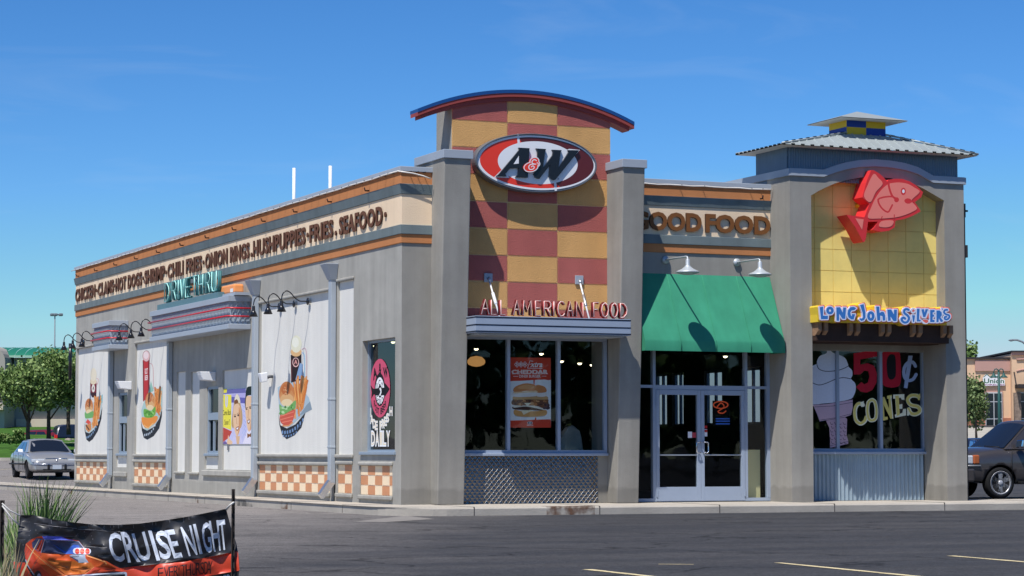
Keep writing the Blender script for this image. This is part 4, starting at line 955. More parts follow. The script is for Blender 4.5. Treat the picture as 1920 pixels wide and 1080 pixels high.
mb = MB(); x0 = FY(1533, 590, YJ)[0]; mb.box(x0+.02, 11.2, YJ+.05, YT-.01, 3.50, 3.64, JY); mb.build('cabinet', root)
# timber beam with paired rafter tails
root = thing('timber_pergola', 'dark timber beam with pairs of weathered rafter tails under the lettering', 'beam', (9.8, -.9, 3.13))
mb = MB(); mb.box(ox0+.01, ox1, -.92, YT-.05, 3.14, 3.50, WOOD_D); mb.build('beam', root, bevel=.01)
for a, b in (((95, 318), None), ((385, 475), None), ((965, 1085), None), ((1145, 1250), None), ((1735, 1835), None)):
    pass
raf = [1515+u/12.707 for u in (285, 438, 1035, 1205, 1790)]+[1650+u/12.707 for u in (232, 815, 975, 1548, 1702)]
for i, px in enumerate(raf):
    x = FY(px, 612, -1.02)[0]; w_ = .042
    mb = MB(); mb.prism([(x-w_, -1.02, 3.50), (x-w_, -1.02, 3.335), (x-w_, -.90, 3.24), (x-w_, -.70, 3.24), (x-w_, -.70, 3.50)], (2*w_, 0, 0), WOOD); mb.build('rafter_tail', root, bevel=.006)
# ------------------------------------------------------------------ PAINTED MURALS ON THE SIDE PANELS
rnd = random.Random(3)
XM = .0425
def bun(A, cx, cy, rx, ry, seeds=True):
    A.ell(cx, cy, rx, ry, (206, 128, 72)); A.ell(cx+rx*.02, cy+ry*.25, rx*.93, ry*.70, (214, 146, 88)); A.ell(cx+rx*.02, cy+ry*.46, rx*.90, ry*.52, (226, 176, 120)); A.ell(cx+rx*.03, cy+ry*.68, rx*.74, ry*.30, (240, 214, 168)); A.ell(cx-rx*.1, cy-ry*.35, rx*.6, ry*.42, (196, 112, 60))
    if seeds:
        for i in range(16):
            a = rnd.uniform(0, 6.28); r = rnd.uniform(.1, .8); A.ell(cx+rx*r*math.cos(a)*.8, cy-ry*.2+ry*r*math.sin(a)*.5, rx*.035, ry*.035, (246, 214, 160), n=6)
def fries(A, lst, w):
    for i, (a, b) in enumerate(lst):
        A.stroke([a, b], w*1.15, (190, 96, 40), n=6); A.stroke([a, b], w*.75, ((236, 152, 74), (244, 170, 92), (224, 132, 60), (248, 186, 112))[i % 4], n=6)
# nearest mural
A = Art(490, 610, 4.696)
A.poly([(143, 548), (190, 518), (300, 470), (420, 640), (446, 740), (385, 772), (240, 905), (165, 850)], (176, 196, 206)); A.poly([(330, 800), (446, 740), (430, 670), (400, 700)], (140, 158, 170))
A.poly([(150, 768), (168, 880), (225, 908), (300, 872), (388, 768), (352, 900), (292, 968), (222, 1003), (182, 962), (160, 880)], (34, 36, 44))
for i in range(9):
    t = i/8; x = 178+t*180; y = 930-110*t*t+10*math.sin(t*3); A.poly([(x, y), (x+13, y-6), (x+15, y+22), (x+2, y+28)], (120, 150, 190)); 
    if i < 8: A.poly([(x+12, y+38), (x+24, y+32), (x+22, y+50), (x+12, y+56)] if i < 6 else [(x, y+34), (x+8, y+30), (x+6, y+44)], (120, 150, 190))
A.poly([(258, 262), (353, 250), (353, 480), (262, 505)], (40, 22, 24)); A.poly([(262, 300), (272, 300), (272, 490), (262, 490)], (92, 34, 38))
A.ell(306, 235, 48, 40, (232, 186, 130)); A.ell(307, 165, 48, 76, (236, 232, 204)); A.ell(300, 150, 30, 45, (246, 244, 226))
A.ell(303, 326, 29, 42, (238, 168, 160)); A.ell(303, 324, 23, 34, (60, 26, 28)); A.stroke([(292, 340), (303, 305), (314, 340)], 6, (238, 168, 160)); A.stroke([(296, 330), (311, 330)], 5, (238, 168, 160)); A.ring(303, 325, 26, 38, 3, (245, 225, 215))
A.stroke([(358, 215), (380, 200), (396, 235), (400, 330), (399, 470)], 7, (206, 170, 176), sm=3); A.stroke([(362, 240), (378, 262), (380, 330), (380, 450)], 10, (168, 200, 222), sm=3); A.poly([(340, 330), (366, 345), (360, 470), (300, 480)], (140, 170, 206))
fl = []
for i in range(30):
    x0 = rnd.uniform(285, 412); y0 = rnd.uniform(445, 540); t = (x0-285)/127; x1 = 292+t*70+rnd.uniform(-8, 25); fl.append(((x0, y0), (x1, rnd.uniform(650, 830)-t*110)))
fries(A, fl, 13)
bun(A, 224, 606, 68, 112)
A.blob([(160, 695), (190, 720), (240, 715), (300, 660), (300, 720), (275, 770), (230, 790), (190, 790), (165, 765)], (120, 176, 96))
for i in range(22): A.ell(rnd.uniform(168, 290), rnd.uniform(705, 780), rnd.uniform(6, 13), rnd.uniform(6, 14), ((92, 156, 72), (150, 204, 130), (70, 130, 60), (190, 226, 170))[i % 4], n=8)
A.blob([(165, 790), (200, 785), (292, 740), (290, 800), (270, 850), (225, 885), (185, 870), (165, 840)], (214, 92, 72))
for p in (((170, 800), (285, 762)), ((172, 830), (280, 800)), ((185, 855), (270, 836))): A.stroke(p, 9, (236, 132, 106)); 
A.stroke([(190, 884), (240, 885), (275, 855)], 12, (222, 150, 96))
A.build('mural', on_side(XM), B, label='painted burger, fries and dark mug mural on the nearest pale panel')
# middle mural
A = Art(250, 640, 5.4)
A.poly([(80, 700), (110, 600), (210, 520), (295, 460), (292, 690), (230, 830), (130, 910), (90, 830)], (176, 206, 200))
A.poly([(78, 800), (95, 880), (140, 905), (215, 860), (262, 780), (290, 690), (288, 760), (262, 880), (205, 960), (140, 996), (105, 975), (85, 900)], (44, 46, 50))
for i in range(9): t = i/8; x = 110+t*140; y = 940-190*t*t*t-25*t; A.poly([(x, y), (x+10, y-5), (x+10, y+18), (x+1, y+22)], (190, 200, 210))
A.poly([(95, 190), (165, 185), (162, 560), (100, 610)], (198, 52, 54)); A.poly([(95, 200), (105, 200), (106, 600), (98, 600)], (120, 40, 44)); A.poly([(148, 190), (165, 186), (160, 560), (146, 570)], (140, 40, 44))
A.ell(130, 150, 36, 54, (232, 190, 186)); A.ell(128, 140, 26, 38, (244, 222, 220)); A.ring(132, 150, 37, 56, 3, (130, 80, 90)); A.text('ROOT', [(116, 275), (146, 270), (146, 330), (116, 335)], (240, 236, 230), .02); A.text('BEER', [(116, 345), (148, 340), (148, 390), (116, 396)], (240, 236, 230), .02)
A.stroke([(168, 225), (190, 235), (202, 300), (203, 480)], 5, (214, 160, 160), sm=3); A.poly([(178, 400), (205, 500), (150, 530)], (150, 196, 178))
fries(A, [((rnd.uniform(215, 285), rnd.uniform(455, 540)), (rnd.uniform(215, 285), rnd.uniform(640, 760))) for i in range(20)], 12)
A.blob([(85, 770), (130, 770), (240, 755), (235, 810), (190, 850), (130, 880), (90, 830)], (240, 150, 66)); A.stroke([(110, 850), (150, 880), (200, 830)], 10, (250, 190, 120))
bun(A, 168, 608, 48, 92, False)
for i in range(10): A.stroke([(130+i*8, 600+rnd.uniform(-40, 30)), (140+i*7, 570+rnd.uniform(-40, 30))], 3, (240, 190, 140))
A.blob([(105, 690), (140, 690), (180, 705), (220, 660), (225, 720), (200, 765), (150, 775), (110, 760)], (110, 176, 70))
for i in range(16): A.ell(rnd.uniform(112, 212), rnd.uniform(700, 762), rnd.uniform(5, 11), rnd.uniform(5, 11), ((80, 150, 56), (150, 206, 110), (66, 124, 50))[i % 3], n=8)
A.build('mural', on_side(XM), B, label='painted burger, fries and tall red can mural on the middle panel')
# far mural
A = Art(140, 670, 6.357)
A.poly([(118, 760), (125, 640), (240, 520), (335, 440), (325, 640), (250, 850), (170, 930), (125, 870)], (196, 210, 206)); A.poly([(308, 470), (335, 440), (332, 540), (305, 560)], (140, 200, 204))
A.poly([(115, 780), (130, 890), (175, 905), (230, 860), (290, 750), (330, 590), (318, 730), (275, 880), (215, 975), (172, 1008), (140, 980), (120, 880)], (42, 44, 52))
for i in range(9): t = i/8; x = 140+t*145; y = 945-180*t*t-30*t; A.poly([(x, y), (x+11, y-6), (x+11, y+20), (x+1, y+24)], (140, 170, 200))
A.poly([(185, 290), (262, 290), (258, 470), (190, 480)], (128, 38, 54)); A.poly([(190, 420), (258, 420), (250, 470), (195, 480)], (60, 26, 34)); A.ell(222, 285, 38, 40, (236, 218, 184)); A.ell(224, 205, 37, 78, (238, 226, 200)); A.ell(222, 370, 20, 46, (240, 234, 220)); A.stroke([(216, 385), (222, 350), (230, 385)], 6, (90, 50, 50))
A.stroke([(262, 250), (282, 262), (270, 320), (258, 300)], 8, (226, 190, 180), sm=2); A.poly([(190, 440), (218, 500), (170, 500)], (226, 224, 224))
fries(A, [((rnd.uniform(228, 318), rnd.uniform(450, 560)), (rnd.uniform(205, 290), rnd.uniform(660, 860))) for i in range(26)], 13)
bun(A, 172, 585, 48, 95); A.blob([(122, 650), (150, 670), (220, 640), (218, 710), (170, 730), (125, 720)], (120, 180, 104)); A.poly([(122, 735), (215, 720), (212, 770), (125, 775)], (206, 214, 214)); A.poly([(130, 775), (155, 735), (195, 775), (165, 800)], (226, 84, 66)); A.poly([(128, 800), (165, 800), (195, 780), (200, 860), (165, 895), (135, 860)], (214, 140, 80)); A.stroke([(135, 810), (170, 860)], 14, (90, 60, 44))
A.build('mural', on_side(XM), B, label='painted burger, fries and small mug mural on the farthest panel')
# couple poster board
root = thing('poster_board', 'printed board of a smiling woman and dark haired man below the long canopy', 'poster', tuple(hit(445, 833, 0, .03)))
A = Art(405, 710, 7.71); SKN = (240, 200, 160); SKD = (216, 152, 104)
A.poly([(85, 165), (535, 140), (535, 945), (85, 945)], (206, 204, 238)); A.poly([(85, 160), (430, 140), (430, 205), (85, 225)], (110, 108, 170)); A.poly([(165, 232), (430, 205), (430, 285), (165, 265)], (184, 176, 226)); A.poly([(222, 262), (535, 285), (535, 365), (222, 345)], (104, 100, 176))
A.poly([(85, 232), (222, 232), (222, 745), (85, 692)], (244, 232, 80)); A.poly([(112, 150), (160, 145), (155, 200), (112, 210)], (236, 226, 70)); A.poly([(85, 262), (104, 262), (104, 695), (85, 690)], (236, 238, 200))
A.stroke([(142, 232), (142, 370), (152, 410), (162, 370), (166, 255)], 14, (206, 206, 240)); A.text('Come Back', [(102, 455), (216, 440), (216, 525), (102, 530)], (52, 44, 24), .015); A.text('Soon !', [(122, 590), (196, 582), (196, 665), (122, 670)], (52, 44, 24), .015)
A.poly([(85, 695), (232, 765), (190, 850), (85, 930)], (196, 76, 62)); A.poly([(85, 930), (130, 900), (180, 945), (85, 945)], (120, 100, 160))
for i in range(7): A.stroke([(370+i*8, 380+i*70), (430, 420+i*70)], 5, (150, 160, 226)); A.stroke([(430, 380+i*60), (375, 450+i*70)], 4, (160, 190, 236))
A.poly([(385, 940), (455, 745), (520, 745), (535, 800), (535, 945)], (236, 230, 244)); A.poly([(215, 945), (260, 820), (310, 880), (360, 820), (385, 945)], (214, 210, 240)); A.poly([(300, 945), (285, 830), (345, 830), (335, 945)], (226, 186, 146))
A.blob([(255, 380), (265, 300), (300, 225), (335, 260), (355, 370), (378, 480), (382, 620), (352, 720), (330, 600), (270, 640), (250, 720), (225, 660), (240, 500)], (196, 160, 112)); A.blob([(268, 300), (300, 220), (338, 270), (350, 350), (300, 330)], (238, 226, 200)); A.blob([(262, 330), (300, 298), (322, 340), (285, 375)], (130, 84, 44), 3)
A.blob([(258, 400), (300, 360), (345, 400), (356, 560), (345, 740), (305, 835), (275, 770), (250, 650), (248, 500)], SKN); A.blob([(330, 420), (352, 480), (350, 700), (310, 830), (330, 700)], SKD, 3)
for ex, ey in ((275, 545), (322, 528)): A.ell(ex, ey, 14, 14, (80, 60, 50)); A.stroke([(ex-18, ey-20), (ex, ey-32), (ex+18, ey-22)], 5, (110, 76, 50))
A.stroke([(300, 560), (295, 650), (312, 655)], 5, (206, 150, 110)); A.blob([(285, 712), (330, 690), (325, 735), (300, 752)], (150, 60, 50), 3); A.poly([(292, 715), (326, 700), (318, 730), (300, 738)], (250, 248, 244))
A.blob([(430, 260), (480, 250), (528, 265), (535, 420), (525, 640), (485, 765), (455, 720), (432, 560), (422, 420)], SKN); A.blob([(505, 270), (533, 300), (532, 620), (488, 760), (510, 560)], SKD, 3); A.blob([(425, 260), (440, 140), (490, 112), (530, 130), (532, 280), (510, 240), (450, 250), (432, 300), (428, 420), (416, 360)], (26, 40, 34))
for ex, ey in ((442, 440), (495, 425)): A.ell(ex, ey, 14, 10, (60, 44, 36)); A.stroke([(ex-18, ey-16), (ex+18, ey-24)], 8, (52, 38, 30))
A.stroke([(470, 440), (462, 570), (482, 575)], 6, (190, 130, 90)); A.blob([(452, 605), (492, 590), (488, 640), (462, 650)], (140, 60, 48), 3); A.poly([(456, 610), (488, 598), (482, 632), (464, 638)], (250, 248, 244)); A.poly([(452, 790), (484, 805), (514, 775), (516, 850), (484, 835), (452, 860)], (150, 100, 60)); A.stroke([(468, 800), (470, 850)], 5, (90, 56, 36)); A.stroke([(500, 795), (502, 840)], 5, (90, 56, 36))
A.blob([(160, 940), (170, 860), (178, 815), (195, 870), (235, 910), (230, 945)], SKN, 3)
A.build('print', on_side(.028), root)
mb = MB(); a = [hit(405+u/7.71, 710+v/7.71, 0, .030) for u, v in ((85, 150), (535, 138), (535, 945), (85, 945))]; mb.prism(a, (.012, 0, 0), WHITEP); mb.build('board', root); mb = MB(); p = hit(427.7, 833, 0, .03); mb.box(.026, .043, p.y-.06, p.y+.06, p.z-.13, p.z, mat('grey_tab', srgb(120, 120, 124))); mb.build('tab', root)
# root beer decal on the side window
A = Art(670, 620, 4.5); PK = (214, 86, 116); BKC = (22, 20, 24); WH = (250, 250, 250)
A.ell(192, 485, 84, 248, PK, 0, 40); 
for t in range(8):
    pass
A.ell(190, 498, 44, 140, BKC); A.ell(190, 508, 37, 115, WH, 0, 30); A.poly([(150, 488), (232, 480), (232, 545), (150, 548)], BKC); A.poly([(112, 460), (135, 490), (230, 485), (232, 440), (274, 492), (232, 560), (230, 530), (138, 540), (118, 575), (122, 520)], BKC); A.ell(191, 512, 17, 54, BKC); A.poly([(192, 478), (202, 490), (204, 520), (194, 552), (184, 545), (196, 515), (186, 490)], WH)
A.text('A', [(130, 330), (160, 300), (168, 385), (134, 425)], BKC, .05); A.text('&', [(180, 275), (204, 275), (204, 375), (180, 375)], BKC, .03); A.text('W', [(214, 310), (252, 305), (262, 390), (224, 400)], BKC, .05)
for ch, x, y in (('I', 166, 468), ('C', 186, 440), ('Y', 208, 462)): A.text(ch, [(x-7, y-26), (x+9, y-26), (x+9, y+22), (x-7, y+22)] if ch != 'I' else [(x-3, y-26), (x+3, y-26), (x+3, y+22), (x-3, y+22)], BKC, .02)
for ch, x, y in (('G', 166, 572), ('O', 182, 596), ('L', 198, 600), ('D', 212, 585)): A.text(ch, [(x-7, y-24), (x+7, y-24), (x+7, y+24), (x-7, y+24)], BKC, .02)
for ch, x, y in (('R', 146, 615), ('O', 156, 650), ('O', 166, 670), ('T', 177, 680), ('B', 202, 678), ('E', 214, 662), ('E', 226, 645), ('R', 238, 620)): A.text(ch, [(x-7, y-28), (x+7, y-28), (x+7, y+28), (x-7, y+28)], BKC, .03)
CR = (244, 226, 196)
for ch, x, y in (('M', 104, 690), ('A', 122, 750), ('D', 142, 785), ('E', 160, 800), ('F', 200, 800), ('R', 218, 785), ('E', 237, 765), ('S', 256, 735), ('H', 284, 680)):
    q = [(x-10, y-34), (x+10, y-34), (x+10, y+34), (x-10, y+34)]; A.text(ch, [(x-13, y-40), (x+13, y-40), (x+13, y+40), (x-13, y+40)], WH, .06); A.text(ch, q, CR, .0)
for ch, x in (('D', 133), ('A', 168), ('I', 199), ('L', 228), ('Y', 260)):
    w2 = 8 if ch == 'I' else 14; A.text(ch, [(x-w2-3, 842), (x+w2+3, 842), (x+w2+3, 978), (x-w2-3, 978)], WH, .06); A.text(ch, [(x-w2, 856), (x+w2, 856), (x+w2, 966), (x-w2, 966)], CR, .0)
A.build('decal', on_side(.152), SW, label='round pink root beer decal with cream lettering')
# burger poster in the tower window
root = thing('window_poster', 'orange red burger poster hung behind the middle pane of the front window', 'poster', tuple(hit(993, 801, 1, .12)))
A = Art(945, 660, 7.2); OR = (226, 74, 50); WT = (245, 245, 240)
A.poly([(66, 72), (632, 80), (634, 1020), (70, 1022)], WT); A.poly([(66, 72), (632, 80), (632, 376), (600, 380), (545, 372), (400, 378), (250, 388), (120, 392), (66, 398)], OR); A.poly([(68, 925), (200, 922), (400, 915), (632, 908), (634, 1020), (70, 1022)], OR); A.poly([(395, 370), (416, 370), (412, 450), (400, 450)], OR); A.poly([(424, 878), (432, 878), (440, 920), (410, 920)], OR)
for x in (175, 230, 283): A.stroke([(x, 130), (x+34, 168), (x, 206), (x-34, 168)], 6, WT, True)
for x, ch in ((175, 'D'), (230, 'E'), (283, 'N')): A.text(ch, [(x-12, 150), (x+12, 150), (x+12, 185), (x-12, 185)], WT, .05)
A.text('xtra', [(372, 138), (530, 142), (515, 205), (352, 205)], WT, .02); A.stroke([(390, 125), (350, 118), (318, 218), (515, 220)], 7, WT); A.stroke([(345, 165), (385, 162)], 6, WT)
A.text('CHEDDAR', [(102, 240), (598, 240), (598, 298), (102, 298)], (250, 226, 214), .05); 
for x in (108, 176, 250, 318, 400, 470, 540): A.poly([(x, 290), (x+40, 290), (x+40, 299), (x, 299)], (250, 226, 214))
A.text('DINER BURGER', [(206, 308), (494, 308), (494, 346), (206, 346)], (250, 226, 214), .03); A.stroke([(126, 328), (192, 328)], 5, WT); A.stroke([(512, 326), (570, 326)], 5, WT)
A.ell(350, 862, 210, 20, (205, 200, 194)); A.blob([(140, 780), (250, 800), (450, 795), (570, 785), (568, 850), (450, 872), (250, 874), (142, 850)], (226, 166, 96)); A.blob([(120, 740), (300, 735), (520, 770), (500, 790), (300, 785), (140, 775)], (84, 52, 44)); A.poly([(225, 785), (390, 785), (265, 848)], (250, 236, 196)); A.blob([(130, 725), (260, 712), (540, 730), (545, 780), (480, 770), (300, 735), (140, 752)], (250, 240, 214), 3)
A.blob([(100, 690), (120, 640), (180, 612), (350, 606), (560, 610), (600, 680), (605, 750), (540, 765), (420, 725), (150, 720)], (134, 86, 58), 3)
for i in range(46): A.ell(rnd.uniform(120, 590), rnd.uniform(630, 715), rnd.uniform(16, 40), rnd.uniform(12, 26), ((150, 92, 56), (196, 132, 80), (96, 62, 50), (222, 166, 110), (120, 78, 60))[i % 5], rnd.uniform(-.6, .6), n=9)
for i in range(8): A.ell(rnd.uniform(520, 600), rnd.uniform(680, 760), 22, 20, ((82, 58, 62), (104, 76, 74))[i % 2], n=8)
A.poly([(272, 688), (365, 688), (318, 732)], (250, 240, 205)); A.blob([(150, 590), (350, 595), (560, 590), (580, 640), (350, 640), (130, 640)], (216, 170, 112), 3)
A.blob([(118, 545), (180, 520), (430, 520), (450, 545), (450, 590), (300, 606), (130, 600)], (246, 238, 226)); A.blob([(430, 530), (560, 530), (570, 595), (450, 600)], (246, 236, 222), 3)
A.blob([(430, 452), (500, 450), (560, 480), (568, 540), (440, 545)], (222, 142, 84)); A.blob([(124, 525), (150, 470), (250, 430), (330, 424), (420, 445), (465, 500), (450, 535), (300, 525), (180, 545)], (226, 146, 86)); A.blob([(180, 480), (300, 438), (400, 460), (380, 490), (240, 500)], (240, 176, 116), 3); A.blob([(126, 540), (250, 535), (430, 520), (440, 545), (300, 548), (150, 560)], (244, 210, 164), 3)
A.ell(350, 957, 36, 19, WT); A.ell(350, 957, 31, 15, (40, 50, 90)); A.text('A&W', [(334, 948), (366, 948), (366, 966), (334, 966)], WT, .03); A.text('AMERICA', [(306, 980), (395, 980), (395, 994), (306, 994)], WT, .02)
A.build('print', on_front(.115), root)
mb = MB(); a = [hit(945+u/7.2, 660+v/7.2, 1, .118) for u, v in ((66, 72), (632, 80), (634, 1020), (70, 1022))]; mb.prism(a, (0, .006, 0), WHITEP); mb.build('board', root)
# cone decal and lettering on the bay window
A = Art(1520, 645, 5.268); IC = (222, 226, 238); LN = (40, 40, 60); CN = (206, 176, 190)
A.blob([(-20, 300), (0, 230), (60, 195), (62, 170), (90, 120), (150, 95), (160, 70), (140, 45), (185, 55), (220, 85), (330, 130), (366, 190), (375, 225), (408, 260), (412, 310), (400, 345), (440, 390), (445, 450), (425, 510), (390, 545), (250, 575), (100, 590), (-20, 595)], IC)
A.stroke([(60, 195), (80, 245), (150, 270), (260, 262), (330, 240), (375, 215)], 7, LN, sm=3); A.stroke([(0, 375), (80, 405), (160, 385), (240, 350), (320, 332), (400, 345)], 7, LN, sm=3)
A.poly([(22, 598), (160, 590), (415, 548), (415, 630), (400, 700), (330, 725), (90, 765), (62, 690)], CN); A.poly([(150, 755), (335, 720), (360, 740), (355, 900), (370, 955), (372, 985), (190, 1028), (192, 960), (185, 830)], (196, 166, 180))
for p in ([(22, 600), (160, 592), (415, 548)], [(40, 622), (220, 612), (415, 575)], [(88, 752), (250, 728), (402, 690)], [(90, 765), (340, 722)], [(195, 1005), (372, 962)]): A.stroke(p, 4, LN)
for i in range(6):
    for j in range(4):
        x = 205+j*42+(i % 2)*10; y = 785+i*38
        if x < 355: A.stroke([(x-12, y-12), (x-2, y+10), (x+14, y+6)], 6, (110, 86, 104), n=5)
CM = (190, 28, 50)
A.poly([(425, 92), (655, 55), (658, 122), (492, 152), (490, 205), (560, 190), (625, 215), (655, 290), (650, 380), (610, 455), (550, 480), (490, 468), (448, 425), (500, 375), (530, 398), (565, 380), (580, 320), (570, 270), (530, 262), (490, 300), (425, 302)], CM)
A.blob([(700, 120), (740, 60), (800, 45), (870, 70), (888, 150), (893, 300), (885, 390), (850, 425), (770, 428), (715, 400), (702, 300)], CM, 3); A.blob([(752, 160), (775, 110), (805, 100), (835, 120), (842, 220), (838, 320), (800, 352), (765, 330), (752, 250)], (26, 26, 28), 3)
A.stroke([(1035, 220), (1010, 180), (960, 185), (925, 235), (922, 310), (955, 360), (1010, 350), (1042, 300)], 32, (170, 184, 214), sm=2); A.poly([(965, 115), (1008, 115), (955, 438), (920, 432)], (170, 184, 214))
YC = (232, 214, 120); YD = (250, 246, 214)
def serif(ch, q, base):
    A.text(ch, q, YC, .05)
    TL, TR, BR, BL = [Vector(p) for p in q]
def cstroke(pts, w_): A.stroke([(x+5, y+3) for x, y in pts], w_+4, YD, sm=3); A.stroke(pts, w_-8, YC, sm=3)
cstroke([(512, 600), (500, 590), (465, 590), (435, 640), (440, 740), (485, 785), (530, 760), (545, 720)], 34); A.poly([(490, 580), (525, 562), (525, 620), (500, 622)], YD)
A.stroke([(605, 552), (570, 575), (560, 660), (575, 740), (610, 755), (645, 730), (650, 640), (635, 570), (608, 552)], 36, YD, sm=2); A.stroke([(605, 552), (570, 575), (560, 660), (575, 740), (610, 755), (645, 730), (650, 640), (635, 570), (608, 552)], 22, YC, sm=2)
A.poly([(680, 535), (728, 522), (775, 640), (770, 540), (755, 540), (755, 512), (800, 502), (802, 530), (795, 540), (818, 735), (790, 740), (720, 600), (730, 720), (760, 718), (762, 745), (690, 765), (688, 735), (700, 730), (690, 560)], YC); A.stroke([(792, 515), (812, 735)], 8, YD)
A.poly([(815, 500), (925, 495), (925, 550), (900, 550), (890, 530), (862, 532), (868, 600), (905, 592), (905, 640), (872, 640), (878, 690), (905, 680), (915, 640), (942, 640), (942, 705), (835, 728), (830, 700), (845, 690), (835, 540), (815, 540)], YD); A.poly([(835, 510), (870, 508), (880, 700), (850, 710)], YC)
cstroke([(1060, 520), (1040, 508), (985, 510), (955, 550), (985, 600), (1060, 620), (1075, 665), (1030, 692), (985, 680), (965, 640)], 36); A.poly([(1058, 500), (1082, 490), (1078, 555), (1060, 555)], YC); A.poly([(955, 632), (985, 690), (965, 708), (950, 705)], YD)
A.build('decal', on_front(.072), SWN, label='painted ice cream cone with 50 cent CONES lettering')
# neon OPEN-style sign behind the right door
root = thing('window_neon', 'red oval and blue neon sign glowing behind the right glass door', 'neon sign', (6.75, .35, 1.45))
RN = mat('red_glow', (.5, .06, .03), emit=(1, .16, .06, .22)); BN = mat('blue_glow', (.04, .1, .4), emit=(.05, .2, 1, .16))
def nf(px, py): return hit(1180+px/3.375, 640+py/3.375, 1, .35)
mb = MB(); mb.tube([nf(578+46*math.cos(t*.3142), 402+22*math.sin(t*.3142)) for t in range(20)], .012, RN, 6, closed=True); mb.tube([nf(*p) for p in spl([(555, 415), (580, 390), (600, 415), (560, 445), (590, 455), (612, 440)], 3, False)], .012, RN, 6); mb.build('red_tube', root)
mb = MB(); 
for yy in (490, 505, 522): mb.tube([nf(548, yy), nf(635, yy)], .012, BN, 6)
mb.build('blue_tube', root); mb = MB(); a, b = nf(530, 375), nf(640, 470+65); mb.box(a.x, b.x, .365, .38, b.z, a.z, DARK); mb.build('backing', root)
# pendant lamps inside
AMB = mat('amber_shade', (.5, .25, .08), emit=(1, .5, .16, .4)); BUL = mat('lit_bulb', (.9, .8, .6), emit=(1, .85, .55, 5))
for i, (px, py, d, big, lab) in enumerate(((893, 677, 1.6, 1, 'amber dome pendant behind the left pane of the front window'), (893, 652, 3.0, 0, 'small lit bulb lamp above the amber dome behind the left pane'), (1015, 661, 2.2, 0, 'small lit lamp behind the top of the middle pane'), (1053, 675, 2.4, 0, 'lit lamp at the left of the right hand pane'), (1087, 679, 2.4, 0, 'lit lamp in the middle of the right hand pane'), (1110, 682, 2.4, 0, 'lit lamp at the right of the right hand pane'), (1360, 666, 2.0, 0, 'lit lamp above the right glass door'), (697.5, 646, 4.0, 0, 'left lit lamp seen through the side window'), (737, 639, 2.5, 0, 'right lit lamp seen through the side window'))):
    p = hit(px, py, 1, d) if px > 800 else hit(px, py, 0, 1.5 if px < 720 else .9)
    root = thing('pendant_lamp', lab, 'pendant lamp', tuple(p)); mb = MB()
    if big: mb.lathe([(.01, .10), (.11, .08), (.17, .02), (.175, -.03), (.15, -.07), (.08, -.10), (.01, -.11)], p, AMB, 16)
    else: mb.lathe([(.01, .05), (.05, .04), (.065, 0), (.06, -.01), (.01, -.02)], p, DARK, 12); mb.lathe([(.01, -.015), (.045, -.02), (.035, -.045), (.01, -.055)], p, BUL, 10)
    mb.build('shade', root); mb = MB(); mb.tube([p+Vector((0, 0, .05)), Vector((p.x, p.y, 3.6))], .006, DARK, 5); mb.build('cord', root)
# dim seats just inside the shop-front window
for k, (x, lab) in enumerate(((3.86, 'pale coat draped over a chair behind the right front pane'),)):
    root = thing('draped_chair', lab, 'chair', (x, .95, 0)); mb = MB(); CO = mat('pale_coat', srgb(196, 186, 170), rough=.9, var=.2, vscale=6)
    prof = [(-.26, .95), (-.25, 1.18), (-.17, 1.34), (-.06, 1.46), (.05, 1.48), (.15, 1.38), (.22, 1.22), (.26, .95)]
    mb.mesh([(x+a, .9+.03*math.sin(a*30), z) for a, z in prof]+[(x+a, 1.06+.03*math.sin(a*20), z) for a, z in prof], [tuple(range(8)), tuple(range(8, 16))]+[(i, (i+1) % 8, 8+(i+1) % 8, 8+i) for i in range(8)], CO); mb.build('coat', root, bevel=.02)
    mb = MB(); mb.box(x-.24, x+.24, .95, 1.0, .45, 1.0, mat('dark_wood', (.05, .03, .02))); 
    for a in (-.22, .2): mb.box(x+a, x+a+.04, .95, 1.0, 0.02, .45, MATS['dark_wood'])
    mb.build('chair_frame', root)
